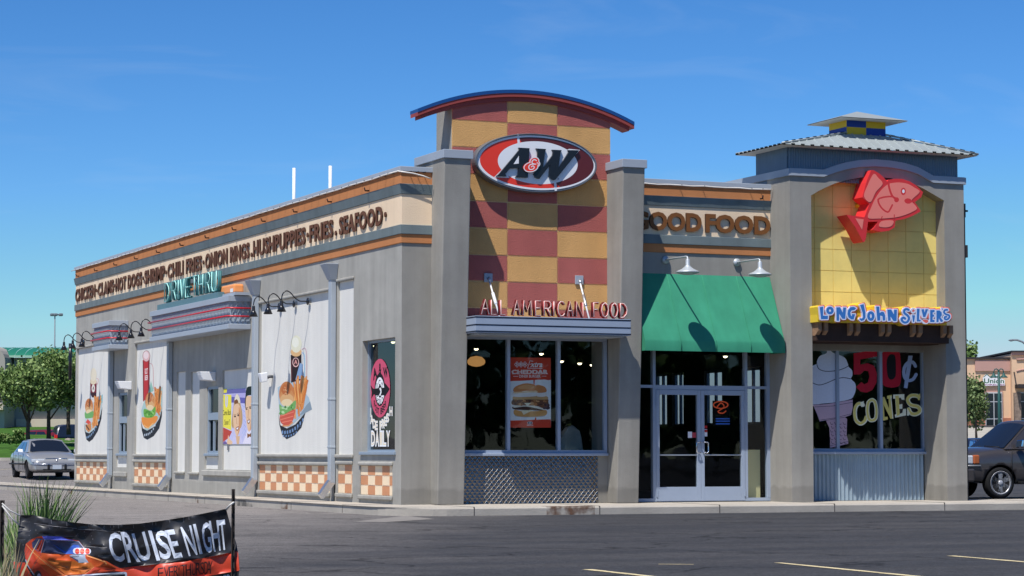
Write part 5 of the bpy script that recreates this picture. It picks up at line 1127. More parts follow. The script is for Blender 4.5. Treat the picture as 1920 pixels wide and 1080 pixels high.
# ------------------------------------------------------------------ GROUND
def asphalt():
    m = bpy.data.materials.new('asphalt'); m.use_nodes = True; N = m.node_tree.nodes; L = m.node_tree.links; b = N['Principled BSDF']; b.inputs['Roughness'].default_value = .88; b.inputs['Specular IOR Level'].default_value = .25
    g = N.new('ShaderNodeNewGeometry'); sp = N.new('ShaderNodeSeparateXYZ'); L.new(g.outputs['Position'], sp.inputs[0])
    def noise(sc_, det=5, vec=None, rough=.6):
        n = N.new('ShaderNodeTexNoise'); n.inputs['Scale'].default_value = sc_; n.inputs['Detail'].default_value = det; n.inputs['Roughness'].default_value = rough; L.new(vec or g.outputs['Position'], n.inputs['Vector']); return n.outputs['Fac']
    def rng(v, a, b_, c, d):
        r = N.new('ShaderNodeMapRange'); r.inputs[1].default_value = a; r.inputs[2].default_value = b_; r.inputs[3].default_value = c; r.inputs[4].default_value = d; L.new(v, r.inputs[0]); return r.outputs[0]
    def math_(op, a, b_):
        q = N.new('ShaderNodeMath'); q.operation = op
        for i, v in enumerate((a, b_)):
            if isinstance(v, (int, float)): q.inputs[i].default_value = v
            else: L.new(v, q.inputs[i])
        return q.outputs[0]
    def mix(f, a, b_):
        q = N.new('ShaderNodeMix'); q.data_type = 'RGBA'; L.new(f, q.inputs[0])
        for i, v in ((6, a), (7, b_)):
            if isinstance(v, tuple): q.inputs[i].default_value = (*v, 1)
            else: L.new(v, q.inputs[i])
        return q.outputs[2]
    # old pale lane surface on the drive-through side, dark new surface in front
    edge = math_('ADD', math_('ADD', math_('MULTIPLY', sp.outputs[1], .55), math_('MULTIPLY', sp.outputs[0], -1.0)), math_('MULTIPLY', noise(.35, 4), 6.0))
    f_old = rng(edge, -.5, 6.5, 0, 1)
    base_new = (.046, .047, .053); base_old = (.25, .228, .214)
    c = mix(f_old, base_new, base_old)
    mp = N.new('ShaderNodeMapping'); mp.inputs['Rotation'].default_value = (0, 0, -.42); mp.inputs['Scale'].default_value = (.12, .9, 1); L.new(g.outputs['Position'], mp.inputs[0])
    streak = rng(noise(.8, 6, mp.outputs[0]), .40, .72, 0, .55); inv = math_('SUBTRACT', 1.0, f_old); c = mix(math_('MULTIPLY', streak, inv), c, (.10, .094, .092)); c = mix(math_('MULTIPLY', streak, math_('MULTIPLY', f_old, .6)), c, (.15, .138, .13))
    oil = rng(noise(.55, 5), .60, .78, 0, .45); c = mix(oil, c, (.03, .03, .032))
    fine_ = rng(noise(42, 3), .35, .7, .6, 1.5); s = N.new('ShaderNodeVectorMath'); s.operation = 'SCALE'; mid = rng(noise(7, 5), .3, .7, .8, 1.2); pt = rng(noise(.9, 3), .45, .6, .93, 1.05)
    vo = N.new('ShaderNodeTexVoronoi'); vo.feature = 'DISTANCE_TO_EDGE'; vo.inputs['Scale'].default_value = .19; wv = N.new('ShaderNodeVectorMath'); wv.operation = 'ADD'; L.new(g.outputs['Position'], wv.inputs[0])
    wn = N.new('ShaderNodeTexNoise'); wn.inputs['Scale'].default_value = .8; wn.inputs['Detail'].default_value = 4; L.new(g.outputs['Position'], wn.inputs['Vector']); ws = N.new('ShaderNodeVectorMath'); ws.operation = 'SCALE'; ws.inputs['Scale'].default_value = 2.2; L.new(wn.outputs['Color'], ws.inputs[0]); L.new(ws.outputs[0], wv.inputs[1]); L.new(wv.outputs[0], vo.inputs['Vector'])
    crack = rng(vo.outputs['Distance'], .004, .012, .5, 1.0); mp2 = N.new('ShaderNodeMapping'); mp2.inputs['Rotation'].default_value = (0, 0, .05); mp2.inputs['Scale'].default_value = (.05, 2.4, 1); L.new(g.outputs['Position'], mp2.inputs[0]); tyre = rng(noise(.9, 4, mp2.outputs[0]), .56, .72, 1.0, .88)
    k_ = math_('MULTIPLY', math_('MULTIPLY', mid, pt), math_('MULTIPLY', crack, tyre)); fine = math_('MULTIPLY', fine_, k_); L.new(c, s.inputs[0]); L.new(fine, s.inputs['Scale']); L.new(s.outputs[0], b.inputs['Base Color'])
    bp = N.new('ShaderNodeBump'); bp.inputs['Strength'].default_value = .5; bp.inputs['Distance'].default_value = .01; L.new(noise(120, 3), bp.inputs['Height']); L.new(bp.outputs[0], b.inputs['Normal'])
    return m
ASPH = asphalt()
GRASS = mat('lawn', (.055, .13, .022), rough=.95, var=.35, vscale=.9, bump=.8, bscale=14, spec=.1)
def rise(d): return 0 if d < 79.5 else .0235*(d-79.5)
def depth_of(x, y): return (Vector((x, y, 0))-Vector((CAM.x, CAM.y, 0))).dot(Vector((math.sin(A_), math.cos(A_), 0)))
def side_of(x, y): return (Vector((x, y, 0))-Vector((CAM.x, CAM.y, 0))).dot(Vector((math.cos(A_), -math.sin(A_), 0)))
def gz(x, y):
    d = depth_of(x, y); s = side_of(x, y); k = min(1, max(0, (s-4)/10)); return -.15+rise(min(d, 190))*(1-k)+(max(0, min(d, 170)-95)*.041)*k
def world_at(s, d): v = Vector((CAM.x, CAM.y, 0))+Vector((math.sin(A_), math.cos(A_), 0))*d+Vector((math.cos(A_), -math.sin(A_), 0))*s; return v.x, v.y
mb = MB(); ds = [-900, -300, -60, 0, 10, 20, 40, 60, 75, 79.5, 87, 95, 100, 110, 120, 140, 160, 170, 190, 260, 600, 2500]; ss = [-2500, -600, -200, -100, -60, -40, -25, -15, -8, 0, 4, 8, 12, 16, 24, 40, 80, 200, 600, 2500]; vs = []
for d in ds:
    for s in ss: x, y = world_at(s, d); vs.append((x, y, gz(x, y)))
n = len(ss); mb.mesh(vs, [(j*n+i, j*n+i+1, (j+1)*n+i+1, (j+1)*n+i) for j in range(len(ds)-1) for i in range(n-1)], ASPH, True); mb.build('parking_lot', kind='structure')
# sidewalk with rounded kerb round the building
KX, KY = -.93, -2.2
mb = MB(); r = 1.2; edge = [(26, KY)]+[(KX+r-r*math.sin(t*math.pi/16), KY+r-r*math.cos(t*math.pi/16)) for t in range(9)]+[(KX, 75)]
inn = [(26, .3)]+[(.3, .3)]*9+[(.3, 75)]
n = len(edge)
def off(p, q, d): v = Vector(q)-Vector(p); v.normalize(); return (p[0]+v.x*d, p[1]+v.y*d)
ein = []
for i, p in enumerate(edge):
    a = Vector(edge[max(0, i-1)]); b = Vector(edge[min(n-1, i+1)]); t = (b-a).normalized(); nn = Vector((t.y, -t.x)); ein.append((p[0]+nn.x*-.02 if False else p[0]+(.025 if nn.x < 0 else -.025)*abs(nn.x), p[1]+.025*abs(nn.y)))
vs = [(x, y, -.3) for x, y in edge]+[(x, y, -.03) for x, y in edge]+[(x, y, 0) for x, y in ein]+[(x, y, .004) for x, y in inn]
mb.mesh(vs, [(k*n+i, k*n+i+1, (k+1)*n+i+1, (k+1)*n+i) for k in range(3) for i in range(n-1)], CONC); mb.build('sidewalk', kind='structure', fixn=True)
# expansion joints, stains and gutter patch
mb = MB(); JD = mat('kerb_joint', (.10, .09, .085), rough=.95); RUST = stain_mat('rust_stain', (.20, .10, .06), .40, .62, 4); STN = stain_mat('dark_stain', (.12, .115, .11), .42, .7, 3)
for i in range(9): x = .55+2.45*i; mb.box(x-.008, x+.008, KY-.004, KY+1.9, -.149, .006, JD)
for i in range(16): y = .6+3.05*i; mb.box(KX-.004, .02, y-.008, y+.008, -.149, .006, JD)
for y in (4.1, 10.3, 22.8): mb.box(KX-.003, KX+.03, y-.22, y+.2, -.149, .005, RUST)
mb.box(1.95, 2.9, KY-.003, KY+.25, -.149, .003, RUST); mb.box(KX-.003, KX+.05, 6.1, 7.7, -.149, .005, STN)
mb.build('kerb_marks', kind='structure')
mb = MB(); a = [GZ(*p, -.146) for p in ((662, 978), (722, 979), (815, 973), (760, 967))]; mb.face([(x, y, -.146) for x, y in a], mat('concrete_gutter', srgb(136, 131, 126), rough=.95, var=.2, vscale=2)); mb.build('gutter_slab', kind='structure')
# parking bay lines
LN_ = mat('parking_paint', srgb(206, 190, 150), rough=.9, var=.35, vscale=3.0)
mb = MB()
def line(x0, y0, x1, y1, w_=.10):
    a, b = Vector((x0, y0)), Vector((x1, y1)); k = 14; d = (b-a).normalized(); q = Vector((-d.y, d.x))*w_/2
    for i in range(k):
        p = a.lerp(b, i/k); r_ = a.lerp(b, (i+1)/k); j = random.uniform(.85, 1.1); mb.face([(*(p+q*j), gz(*p)+.004), (*(r_+q*j), gz(*r_)+.004), (*(r_-q*j), gz(*r_)+.004), (*(p-q*j), gz(*p)+.004)], LN_)
line(-5.95, -20.8, -6.05, -25.5); line(-3.6, -20.3, -3.95, -25.5); line(-1.08, -19.6, -1.6, -25.5); line(1.4, -19.2, 1.0, -25); line(-4.85, -20.12, -4.55, -20.3, .06)
for i in range(4): s0 = -22+i*2.6; a = world_at(s0, 94); b = world_at(s0+1.6, 99.5); line(*a, *b)
mb.build('parking_lines', kind='structure')
# lawns: berm behind the lot, verge in front of the camera
def patch(name, pts, m, rows=None, kind='structure'):
    mb = MB(); n = len(pts[0]); vs = [p for row in pts for p in row]; mb.mesh(vs, [(j*n+i, j*n+i+1, (j+1)*n+i+1, (j+1)*n+i) for j in range(len(pts)-1) for i in range(n-1)], m, True); return mb.build(name, kind=kind)
rows = []
S_ = [-60, -40, -30, -26, -22, -18, -15, -12, -9, -6]
for d, h in ((112, .13), (114, .25), (120, .45), (128, .8), (150, 1.1), (200, 1.6)):
    rows.append([(*world_at(s, d+.4*math.sin(s)), gz(*world_at(s, d))+h+.1*math.sin(s*.7+d)*(h > .2)) for s in S_])
patch('lawn', rows, GRASS)
def kerb(name, d, s0, s1, wd=.35, h=.14):
    mb = MB(); k = 12
    for i in range(k):
        p, q = [world_at(s0+(s1-s0)*(i+j)/k, d) for j in (0, 1)]; u, v = [world_at(s0+(s1-s0)*(i+j)/k, d+wd) for j in (0, 1)]
        zb_, zt = gz(*p)-.1, gz(*p)+h; mb.hexa([(*p, zb_), (*q, zb_), (*v, zb_), (*u, zb_)], [(*p, zt), (*q, zt), (*v, zt), (*u, zt)], CONC)
    mb.build(name, kind='structure')
kerb('kerb', 111.8, -60, -8); kerb('path', 124, -60, -8, 1.4, .62)
# verge with tall grass beside the banner
rows = []
for i, d in enumerate((5, 10, 15, 18, 21, 24, 25.0)):
    rows.append([(*world_at(s*(.75+.25*min(1, d/20)), d), -.15+(.03+.05*math.sin(s*2+d) if d < 25 and s < -2.5 else -.03)-(.0 if s > -3 else .1)) for s in (-30, -12, -6, -4.6, -4.0, -3.6, -3.2, -2.8, -2.45)])
VERGE = mat('verge_soil', (.09, .085, .035), rough=.95, var=.4, vscale=4, bump=.8, bscale=25)
patch('grass_verge', rows, VERGE)
# ------------------------------------------------------------------ TALL GRASS
def blades(name, clumps, mats_, seed):
    rn = random.Random(seed); mb = MB()
    for (px0, px1, n, d0, d1, ztop, zvar, zb_, lean) in clumps:
        for i in range(n):
            px = rn.uniform(px0, px1); d = rn.uniform(d0, d1); b = AT(px, 850, d); base = Vector((b.x, b.y, zb_)); h = (ztop-zb_)*rn.uniform(1-zvar, 1.0); wd = rn.uniform(.006, .014); m = rn.choice(mats_)
            lx = rn.gauss(lean, .18)*h; ly = rn.gauss(0, .15)*h; bend = rn.uniform(.2, .9); ri = RT*wd; prev = None; k = 5
            th = rn.uniform(0, 1.2); ri = (RT*math.cos(th)+Vector((FW.x, FW.y, 0))*math.sin(th))*wd
            pts = []
            for j in range(k+1):
                t = j/k; o = RT*(lx*(t**(1.2+bend)))+Vector((FW.x, FW.y, 0))*ly*t*t; z = h*(t-.12*bend*t**3*(1 if abs(lx) > .15*h else .3)); c_ = base+o+Vector((0, 0, z)); w2 = (1-t**1.6)*.95+.05; pts.append((c_-ri*w2, c_+ri*w2))
            i0 = [q for pr in pts for q in pr]; mb.mesh(i0, [(2*j, 2*j+1, 2*j+3, 2*j+2) for j in range(k)], m, True)
    o = mb.build(name); return o
GB = [mat('grass_blade', (.13, .22, .05), rough=.6, var=.2, vscale=8, spec=.3), mat('grass_blade_light', (.24, .34, .11), rough=.6, spec=.3), mat('grass_blade_dark', (.05, .11, .03), rough=.6, spec=.3)]
DB = [mat('dry_blade', (.42, .34, .19), rough=.8), mat('dry_blade_pale', (.5, .44, .30), rough=.8), GB[0], GB[1]]
o = blades('tall_grass', [(36, 108, 190, 20.5, 22.5, .74, .45, -.2, .12), (60, 104, 60, 20.5, 22, .82, .25, -.2, .12), (14, 60, 130, 19.5, 21.5, .5, .5, -.2, -.05), (85, 125, 22, 20.5, 22, .45, .4, -.2, .16)], GB, 4); tag(o, 'clump of tall green reed blades standing behind the left end of the banner', 'grass'); o['kind'] = 'stuff'
o = blades('dry_grass', [(-40, 36, 150, 16.8, 19, .42, .55, -.25, .05), (-30, 32, 120, 16.8, 18.5, .15, .6, -.25, -.02), (36, 64, 26, 18.6, 19.5, .46, .3, -.25, -.02)], DB+DB[:2], 9); tag(o, 'mixed dry straw and green stalks at the left edge beside the banner stake', 'grass'); o['kind'] = 'stuff'
# ------------------------------------------------------------------ BANNER
DBN = 18.0
def bdepth(px, py):
    t = (px-40)/400; return DBN+.035*math.sin(px*.045+py*.02)+.014*math.sin(px*.13-py*.05)+.010*math.sin(py*.11+px*.02)+.10*(t-.5)**2
def bmap(px, py): return AT(px, py, bdepth(px, py))
root = thing('vinyl_banner', 'black and orange vinyl banner reading CRUISE NIGHT with a painted muscle car', 'banner', tuple(AT(240, 1125, DBN)))
def bfab(name, col, rough=.42): return mat(name, col, rough=rough, spec=.5, var=.18, vscale=5, bump=.15, bscale=7)
BBK = bfab('banner_black', (.024, .023, .026)); BOR = bfab('banner_orange', srgb(214, 74, 48)); BWH = bfab('banner_white', srgb(222, 228, 240)); BSC = bfab('banner_scuff', (.16, .15, .16)); BDK = bfab('banner_dark_text', (.05, .02, .02))
CO1 = bfab('car_orange', srgb(214, 92, 40)); CO2 = bfab('car_red_orange', srgb(200, 70, 40)); CO3 = bfab('car_amber', srgb(206, 112, 44)); CBL = bfab('car_blue_glass', srgb(58, 96, 190)); CBD = bfab('car_dark_glass', srgb(70, 78, 110)); CSI = bfab('car_silver', srgb(176, 186, 204)); CHI = bfab('car_highlight', srgb(250, 170, 100)); CRD = bfab('scoop_red', srgb(222, 70, 60)); CVI = bfab('car_sheen', srgb(110, 120, 226))
A = Art(20, 950, 8.309); a8 = lambda x, y: (20+x/8.309, 950+y/8.309)
def B8(px, py): return ((px-20)*8.309, (py-950)*8.309)
TLx = [(38, 966), (62, 965.5), (90, 972), (125, 978), (170, 983), (215, 984), (260, 982), (305, 976), (350, 969), (395, 960), (424, 954)]
TRx = [(432, 985), (443, 1018), (448, 1045), (449, 1068), (446, 1090), (441, 1128)]; BLx = [(20, 1128), (23, 1090), (27, 1060), (32, 1010)]
A.poly([B8(*p) for p in TLx+TRx+BLx], BBK)
A.poly([B8(*p) for p in ((25, 1053), (60, 1056), (130, 1066), (190, 1066), (228, 1065), (300, 1057), (380, 1047), (446, 1033), (449, 1068), (448, 1070), (400, 1078), (300, 1094), (20, 1095))], BOR)
for p, w_ in (([(370, 262), (640, 300), (1030, 340)], 12), ([(1050, 352), (1300, 362), (1500, 380), (1900, 366)], 9), ([(160, 240), (300, 236)], 5), ([(420, 420), (800, 460), (1020, 462), (1050, 420)], 8), ([(110, 378), (300, 382)], 4), ([(1150, 620), (1500, 636)], 6), ([(1370, 770), (1560, 760)], 8), ([(100, 520), (230, 515)], 5), ([(2000, 640), (2400, 540)], 4)): A.stroke(p, w_, BSC, n=5)
for i in range(60): x = rnd.uniform(150, 3300); A.ell(x, rnd.uniform(300, 640), rnd.uniform(2, 7), rnd.uniform(2, 14), BSC, n=6)
for px in (96, 125, 166, 195, 207, 213, 222, 250, 286, 292, 318, 344, 354): 
    y = 1e9
    for (a, ya_), (b, yb_) in zip(TLx, TLx[1:]):
        if a <= px <= b: y = ya_+(yb_-ya_)*(px-a)/(b-a)
    A.at(0, 0, 1); A.stroke([(px, y+1.0), (px+.4, y+rnd.uniform(4, 9))], 1.0, BSC, n=5); A.at(20, 950, 8.309)
# painted car
A.poly([(215, 700), (235, 580), (330, 505), (420, 470), (560, 455), (780, 470), (1060, 530), (1150, 640), (1180, 745), (1500, 850), (1700, 960), (1720, 1000), (1800, 1020), (1830, 1130), (1700, 1300), (600, 1300), (330, 1040), (240, 880)], CO2)
A.poly([(490, 460), (560, 455), (780, 468), (900, 510), (1000, 525), (520, 512)], CVI); A.poly([(330, 560), (400, 490), (520, 500), (430, 700), (340, 640)], CBD); A.poly([(395, 660), (470, 520), (500, 520), (430, 690)], CO2)
A.poly([(475, 712), (530, 522), (780, 530), (1060, 545), (1135, 640), (1170, 735), (860, 742)], CBD); A.poly([(620, 560), (850, 700), (980, 590), (1060, 600), (1120, 740), (850, 735)], CBL); A.stroke([(472, 714), (528, 518), (790, 526), (1060, 543), (1140, 640)], 10, CSI)
A.poly([(470, 720), (860, 745), (1170, 745), (1490, 850), (1650, 960), (1300, 940), (1150, 1050), (850, 1070), (480, 800)], CO1); A.poly([(560, 830), (950, 850), (1250, 870), (1300, 935), (1140, 1050), (860, 1060), (700, 940)], CO3); A.stroke([(1190, 760), (1470, 860), (1490, 890)], 18, CHI); A.poly([(300, 620), (480, 780), (860, 1080), (620, 1080), (420, 860)], CO1); A.stroke([(240, 585), (360, 720), (560, 900), (820, 1075)], 7, CHI); A.stroke([(470, 820), (840, 1070), (1140, 1065), (1300, 940)], 6, CHI)
A.poly([(840, 1075), (1780, 1015), (1810, 1030), (1815, 1100), (1700, 1300), (850, 1300)], CSI); A.poly([(870, 1100), (1780, 1050), (1790, 1110), (1690, 1290), (880, 1290)], BBK)
A.poly([(220, 790), (250, 900), (370, 1080), (360, 1120), (230, 900)], BBK); A.stroke([(235, 830), (260, 910), (370, 1070)], 14, CSI); A.ell(425, 1090, 60, 95, BBK); A.ell(440, 1100, 30, 60, CSI)
A.poly([(910, 760), (1000, 735), (1160, 740), (1165, 800), (1215, 870), (1060, 875), (1010, 820)], CSI); A.poly([(930, 770), (1050, 830), (1060, 870), (920, 780)], CBD)
for i in range(5): A.stroke([(930+i*28, 800-i*4), (965+i*25, 770-i*2)], 8, BBK, n=5)
A.stroke([(1015, 690), (1205, 695)], 96, BWH); 
for x in (1038, 1115, 1195): A.ell(x, 695, 36, 46, CRD); A.stroke([(x-34, 695), (x+34, 695)], 5, CHI)
A.at(190, 940, 7.111)
def ct(t, q, cst, off=.0): A.text(t, q, cst, off)
LT = [('C', (68, 415, 250, 420, 320, 800, 150, 820)), ('R', (255, 410, 392, 402, 524, 806, 355, 818)), ('U', (402, 432, 576, 402, 684, 782, 505, 812)), ('I', (622, 392, 668, 385, 785, 785, 738, 792)), ('S', (705, 400, 870, 385, 945, 760, 795, 780)), ('E', (842, 388, 970, 372, 1085, 745, 970, 762)), ('N', (1052, 345, 1196, 318, 1284, 712, 1168, 732)), ('I', (1220, 306, 1258, 300, 1350, 700, 1312, 706)), ('G', (1318, 285, 1450, 280, 1482, 680, 1380, 692)), ('H', (1432, 262, 1560, 250, 1592, 655, 1505, 672)), ('T', (1552, 254, 1645, 240, 1690, 640, 1590, 655))]
for ch, q in LT: A.text(ch, [(q[0], q[1]), (q[2], q[3]), (q[4], q[5]), (q[6], q[7])], BWH, .018)
for ch, x0, x1 in (('E', 752, 830), ('V', 835, 905), ('E', 900, 960), ('R', 965, 1030), ('Y', 1010, 1060), ('T', 1065, 1125), ('H', 1130, 1195), ('U', 1205, 1265), ('R', 1262, 1325), ('S', 1320, 1370), ('D', 1370, 1425), ('A', 1405, 1460), ('Y', 1430, 1485)):
    f_ = lambda x: 890-(x-752)*.135; g_ = lambda x: 1030-(x-752)*.09
    A.text(ch, [(x0, f_(x0)), (x1, f_(x1)), (x1, g_(x1)), (x0, g_(x0))], BDK, .0)
A.text('ER', [(1630, 985), (1725, 972), (1725, 1080), (1630, 1090)], BWH, .02)
for i in range(80):
    for j in range(34):
        px, py = 24+i*5.25, 958+j*5.1
        A.extra.append((px, py))
A.build('vinyl_sheet', bmap, root)
for p in root.children[0].data.polygons: p.use_smooth = True
ST_M = mat('rusty_stake', (.05, .04, .035), rough=.85, var=.4, vscale=20); ROPE = mat('white_rope', (.7, .68, .64), rough=.9)
for i, (px, pt, lab, wd) in enumerate(((437.5, 917, 'dark steel stake at the right end of the banner', .013), (4, 938, 'dark steel stake at the left edge beside the dry grass', .018))):
    t = AT(px, pt, DBN+.02); b = Vector((t.x, t.y, -.5)); q = RT*wd; root = thing('metal_stake', lab, 'stake', (b.x, b.y, -.15), 'stakes holding the banner')
    mb = MB(); fw = Vector((FW.x, FW.y, 0)).normalized()
    prof = [(-1, 0), (-.35, 0), (-.2, .8), (.2, .8), (.35, 0), (1, 0), (1, .25), (.4, .25), (.25, 1.1), (-.25, 1.1), (-.4, .25), (-1, .25)]
    mb.prism([b+q*x+fw*(y*wd*1.4) for x, y in prof], (0, 0, t.z-b.z), ST_M)
    for k in range(9): zc_ = t.z-.06-.09*k; mb.box(t.x-.006, t.x+.006, t.y-.012, t.y+.012, zc_-.012, zc_+.012, DARK)
    mb.build('post', root)
root = thing('rope', 'white rope tying the right banner corner to its stake', 'rope', tuple(AT(430, 950, DBN)), 'ropes tying the banner'); mb = MB(); mb.tube([AT(424, 955, DBN), AT(430, 948, DBN-.03), AT(437, 942, DBN-.05), AT(441, 941, DBN+.05), AT(437, 943, DBN-.05)], .006, ROPE, 6); mb.tube([AT(425, 956, DBN), AT(432, 946, DBN-.03), AT(438, 944, DBN-.045)], .005, ROPE, 6); mb.build('strand', root)
root = thing('rope', 'white rope running from the left stake to the banner corner', 'rope', tuple(AT(20, 960, DBN)), 'ropes tying the banner'); mb = MB(); mb.tube([AT(4, 944, DBN-.04), AT(18, 957, DBN), AT(38, 967, DBN)], .006, ROPE, 6); mb.tube([AT(4, 948, DBN-.04), AT(22, 972, DBN-.02), AT(37, 985, DBN)], .005, ROPE, 6); mb.build('strand', root)
# ------------------------------------------------------------------ BACKGROUND
def WP(s, d, z): x, y = world_at(s, d); return Vector((x, y, z))
def pxs(px, d): return (px-960)*d/FPX
def pyz(py, d): return .95+(HZ-py)*d/FPX*1.0
patch('paved_bank', [[(*world_at(s, d), gz(*world_at(s, d))+.02) for s in (13, 18, 22, 26, 30, 36, 44, 60, 90)] for d in (104, 120, 140, 160, 171)], mat('pale_paving', srgb(176, 170, 158), rough=.95, var=.12, vscale=.5))
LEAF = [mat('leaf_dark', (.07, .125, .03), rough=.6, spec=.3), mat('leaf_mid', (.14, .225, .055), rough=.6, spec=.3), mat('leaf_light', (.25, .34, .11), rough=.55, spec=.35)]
BARK = mat('bark', (.07, .055, .045), rough=.95, var=.3, vscale=12)
def crown_mesh(mb, blobs, n, leaf, rn, mats_=LEAF):
    vol = [b[3]*b[4]*b[5] for b in blobs]; tot = sum(vol)
    for (cx, cy, cz, rx, ry, rz), v in zip(blobs, vol):
        for i in range(int(n*v/tot)):
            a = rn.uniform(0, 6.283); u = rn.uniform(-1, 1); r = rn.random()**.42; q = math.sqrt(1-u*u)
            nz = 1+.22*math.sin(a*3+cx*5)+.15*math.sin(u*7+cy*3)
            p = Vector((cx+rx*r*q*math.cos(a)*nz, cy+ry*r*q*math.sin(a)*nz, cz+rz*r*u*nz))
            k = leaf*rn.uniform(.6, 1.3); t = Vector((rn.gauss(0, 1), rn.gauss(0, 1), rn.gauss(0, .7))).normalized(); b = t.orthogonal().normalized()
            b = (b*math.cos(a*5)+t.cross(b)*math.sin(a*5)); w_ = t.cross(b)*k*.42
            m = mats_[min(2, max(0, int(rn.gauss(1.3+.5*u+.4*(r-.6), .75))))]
            mb.face([p-b*k*.6, p+w_, p+b*k*.7, p-w_], m, False)
def tree(label, s, d, zb_, zt, rx, n, leaf, seed, trunk=.09, zc=None, lean=0, group=None, mats_=LEAF):
    rn = random.Random(seed); base = WP(s, d, zb_); root = thing('tree', label, 'tree', tuple(base), group); h = zt-zb_; zc = zc or h*.38
    mb = MB(); top = base+Vector((lean, 0, h*.75)); pts = [base+(top-base)*t+Vector((.04*math.sin(t*7+seed), .04*math.cos(t*5), 0))*h*.2 for t in (0, .15, .35, .55, .8, 1)]
    mb.tube(pts, [trunk*1.25, trunk, trunk*.85, trunk*.6, trunk*.35, trunk*.12], BARK, 8)
    blobs = []
    for i in range(9):
        a = i*2.4+seed; t = rn.uniform(.28, .62); p = base+(top-base)*t; q = base+Vector((lean*.6, 0, 0))+Vector((math.cos(a)*rx*rn.uniform(.45, .8), math.sin(a)*rx*rn.uniform(.45, .8), zc+(h-zc)*rn.uniform(.15, .75)))
        mb.tube([p, p.lerp(q, .5)+Vector((0, 0, .05*h)), q], [trunk*.4, trunk*.28, trunk*.1], BARK, 6); k = rn.uniform(.36, .52); blobs.append((q.x, q.y, q.z, rx*k, rx*k, (h-zc)*k*.62))
    c = base+Vector((lean*.7, 0, zc+(h-zc)*.5)); blobs.append((c.x, c.y, c.z, rx*.72, rx*.72, (h-zc)*.42)); c2 = base+Vector((lean, 0, zc+(h-zc)*.80)); blobs.append((c2.x, c2.y, c2.z, rx*.42, rx*.42, (h-zc)*.24))
    mb.build('trunk', root); mb = MB(); crown_mesh(mb, blobs, n, leaf, rn, mats_); mb.build('crown', root); return root
LG = 'trees in front of the green roofed building'
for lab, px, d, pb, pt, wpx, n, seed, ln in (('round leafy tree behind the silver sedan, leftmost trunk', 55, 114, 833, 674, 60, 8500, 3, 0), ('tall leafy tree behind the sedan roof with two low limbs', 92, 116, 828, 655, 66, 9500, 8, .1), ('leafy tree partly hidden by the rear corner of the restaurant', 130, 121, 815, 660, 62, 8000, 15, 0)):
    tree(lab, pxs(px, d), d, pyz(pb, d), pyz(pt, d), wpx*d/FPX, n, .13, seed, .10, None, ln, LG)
def shrub(lab, px, d, pb, pt, wpx, seed, n=500, group=None):
    rn = random.Random(seed); mb = MB(); c = WP(pxs(px, d), d, pyz(pb, d)); h = pyz(pt, d)-pyz(pb, d); rx = wpx*d/FPX/2
    crown_mesh(mb, [(c.x+rx*o, c.y, c.z+h*.45, rx*.6, rx*.6, h*.55) for o in (-.5, 0, .5)], n, .12, rn); o = mb.build('shrub', loc=tuple(c)); tag(o, lab, 'shrub', group)
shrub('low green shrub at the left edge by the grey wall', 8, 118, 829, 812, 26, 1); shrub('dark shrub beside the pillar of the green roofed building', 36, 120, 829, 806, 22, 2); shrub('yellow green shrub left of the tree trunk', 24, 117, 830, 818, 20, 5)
# stones along the path
rn = random.Random(5); mb = MB(); SM = mat('border_stone', (.33, .28, .24), rough=.95, var=.3, vscale=4)
for i in range(90):
    p = WP(pxs(rn.uniform(-30, 135), 126), 126+rn.uniform(-.6, .6), 0); p.z = pyz(829, 126)+rn.uniform(-.05, .1); r = rn.uniform(.08, .22); mb.lathe([(.01, -r*.5), (r, -.2*r), (r*.8, r*.4), (.02, r*.55)], p, SM, 6)
o = mb.build('border_stones', kind='stuff'); tag(o, 'row of small border stones along the lawn behind the sedan', 'stones')
# --- green barrel roofed building, left
D0 = 150.0; root = thing('green_roof_building', 'low building with a curved green metal roof behind the trees on the left', 'building', tuple(WP(pxs(70, D0), D0, 1.4)))
GRN = mat('green_metal_roof', srgb(34, 116, 92), rough=.5, var=.06, vscale=.4, spec=.4); GW = mat('building_wall_grey', srgb(168, 162, 154), rough=.9, var=.08, vscale=.5); GWD = mat('building_wall_tan', srgb(205, 190, 172), rough=.9, var=.08, vscale=.5)
def fbox(mb, px0, px1, py0, py1, d0, d1, m):     # box whose front matches a rectangle seen at distance d0
    s0, s1 = pxs(px0, D), pxs(px1, D); z0, z1 = pyz(py1, D), pyz(py0, D); b = [WP(s0, d0, z0), WP(s1, d0, z0), WP(s1, d1, z0), WP(s0, d1, z0)]; t = [WP(s0, d0, z1), WP(s1, d0, z1), WP(s1, d1, z1), WP(s0, d1, z1)]; mb.hexa(b, t, m)
D = D0
mb = MB(); fbox(mb, 5, 420, 686, 835, D0+1.5, D0+12, GW); fbox(mb, 24, 420, 785, 840, D0+1.2, D0+1.5, GWD); fbox(mb, 26, 420, 671, 687, D0, D0+12, GW); mb.build('wall', root)
mb = MB(); z0, z1 = pyz(671, D0), pyz(646, D0); n = 10
for i in range(n):
    a0, a1 = [math.pi/2*(i+j)/n for j in (0, 1)]
    P = lambda a: (D0-.4+6*(1-math.cos(a)), z0+(z1-z0)*math.sin(a))
    (d0, za), (d1, zb_) = P(a0), P(a1)
    for s0 in range(-3, 60):
        sa, sb = pxs(12, D0)+s0*.6, pxs(12, D0)+s0*.6+.53
        mb.face([WP(sa, d0, za), WP(sb, d0, za), WP(sb, d1, zb_), WP(sa, d1, zb_)], GRN); mb.face([WP(sb, d0, za+.03), WP(sb+.07, d0, za+.03), WP(sb+.07, d1, zb_+.03), WP(sb, d1, zb_+.03)], GRN)
mb.build('roof', root)
